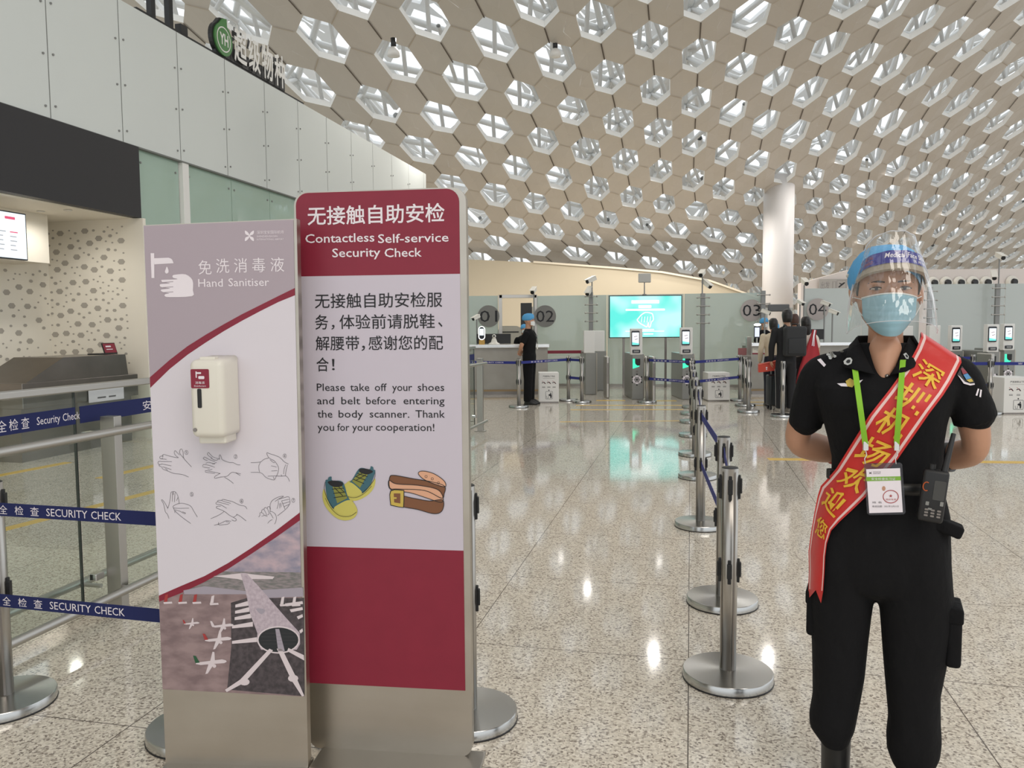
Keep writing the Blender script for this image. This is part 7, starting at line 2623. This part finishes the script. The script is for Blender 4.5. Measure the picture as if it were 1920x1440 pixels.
vs_ += [v + V((0, .03, 0)) for v in vs_]
nn_ = len(rows_) * (NQ + 1)
fs_ = []
for r_ in range(len(rows_) - 1):
    for i in range(NQ):
        a = r_ * (NQ + 1) + i
        fs_ += [(a, a + NQ + 1, a + NQ + 2, a + 1), (a + nn_, a + 1 + nn_, a + NQ + 2 + nn_, a + NQ + 1 + nn_)]
    a, c_ = r_ * (NQ + 1), r_ * (NQ + 1) + NQ
    fs_ += [(a, a + nn_, a + NQ + 1 + nn_, a + NQ + 1), (c_, c_ + NQ + 1, c_ + NQ + 1 + nn_, c_ + nn_)]
mb.add(vs_, fs_, red_cl, True)
mb.build('cloth', rs)
mb = MB()
for u in (2.4, 3.4):
    q = [V(rows_[r_][0]) * (1 - u / NQ) + V(rows_[r_][1]) * (u / NQ) + V((0, -.018, 0)) for r_ in range(3)]
    for a, b_ in zip(q[:-1], q[1:]):
        mb.add([a - V((.007, 0, 0)), a + V((.007, 0, 0)), b_ + V((.007, 0, 0)), b_ - V((.007, 0, 0))], [(0, 1, 2, 3)], print_white)
mb.build('white_stripes', rs)
pc_ = P(1448, 700, 14.5)
cr_ = figure('passenger in cream jacket half hidden by the passenger in black', (pc_.x, 14.5, 0), radians(180), 1.58, mat('cream_jacket', rgb(216, 202, 176), .8), 'long', .90, mat('navy_trousers', rgb(30, 32, 46), .8), hair_m, False)
pb_ = P(1487, 700, 14.9)
figure('passenger with brown hair glimpsed between the two waiting passengers', (pb_.x, 14.9, 0), radians(180), 1.66, mat('dim_coat', rgb(60, 56, 54), .8), 'long', .9, cloth_k2, hairb_m, False)
for px, Y, H_, lb, rz_ in ((1432, 18.3, 1.62, 'staff member with blue cap standing behind the right counter nearer the 03 disc', 20), (1453, 17.85, 1.50, 'staff member with blue cap bending behind the right counter beside the black haired passenger', -30), (983, 18.6, 1.52, 'staff member with blue cap mostly hidden behind the officer', 10)):
    p = P(px, 700, Y)
    figure(lb, (p.x, Y, 0), radians(rz_), H_, cloth_k, 'short', 1.0, cloth_k, None, True, True, maskw_m)
# luggage
sc = P(1457, 720, 13.95)
cs = thing('suitcase', 'black wheeled suitcase standing in front of the passenger in black', 'suitcase', (sc.x, 13.95, 0))
mb = MB()
mb.box((0, 0, .34), (.34, .22, .54), mat('suitcase_shell', rgb(46, 50, 52), .4), .03, None, 3, True)
for k in range(5):
    mb.box((-.12 + .06 * k, -.112, .34), (.012, .008, .46), black_pl, .002)
sb = mb.build('shell', cs)
for x_ in (-.13, .13):
    for y_ in (-.08, .08):
        mb = MB()
        mb.cyl((x_ - .012, y_, .032), (x_ + .012, y_, .032), .032, black_pl, n=16)
        mb.box((x_, y_, .065), (.03, .03, .03), black_pl, .004)
        mb.build('wheel', cs)
mb = MB()
mb.tube([(-.09, .06, .60), (-.09, .06, .92), (.09, .06, .92), (.09, .06, .60)], .009, steel, 8)
mb.build('pull_handle', cs)
bx_ = P(1443, 700, 13.90)
rx = thing('gift_box', 'red orange box with pale mark lying on the black suitcase', 'box', (bx_.x, 13.90, .655), radians(-14))
red_box = mat('red_orange_card', rgb(206, 70, 48), .5)
mb = MB()
mb.prism([(-.19, 0), (.13, 0.04), (.13, .20), (-.19, .13)], -.14, .14, red_box)
mb.build('box_body', rx)
mb = MB()
mb.add([(-.19, -.145, .13), (.13, -.145, .20), (.13, .145, .20), (-.19, .145, .13), (-.19, -.145, .136), (.13, -.145, .206), (.13, .145, .206), (-.19, .145, .136)], [(4, 5, 6, 7), (0, 1, 5, 4), (3, 7, 6, 2), (0, 4, 7, 3), (1, 2, 6, 5), (0, 3, 2, 1)], red_box)
mb.build('lid', rx)
mb = MB()
mb.flat(disc(-.06, .085, .014, 12), -.1415, print_white)
mb.flat(disc(-.06, .055, .011, 12), -.1415, print_white)
mb.build('pale_mark', rx)
for o in bpy.data.objects:
    if '_at' in o.keys():
        del o['_at']
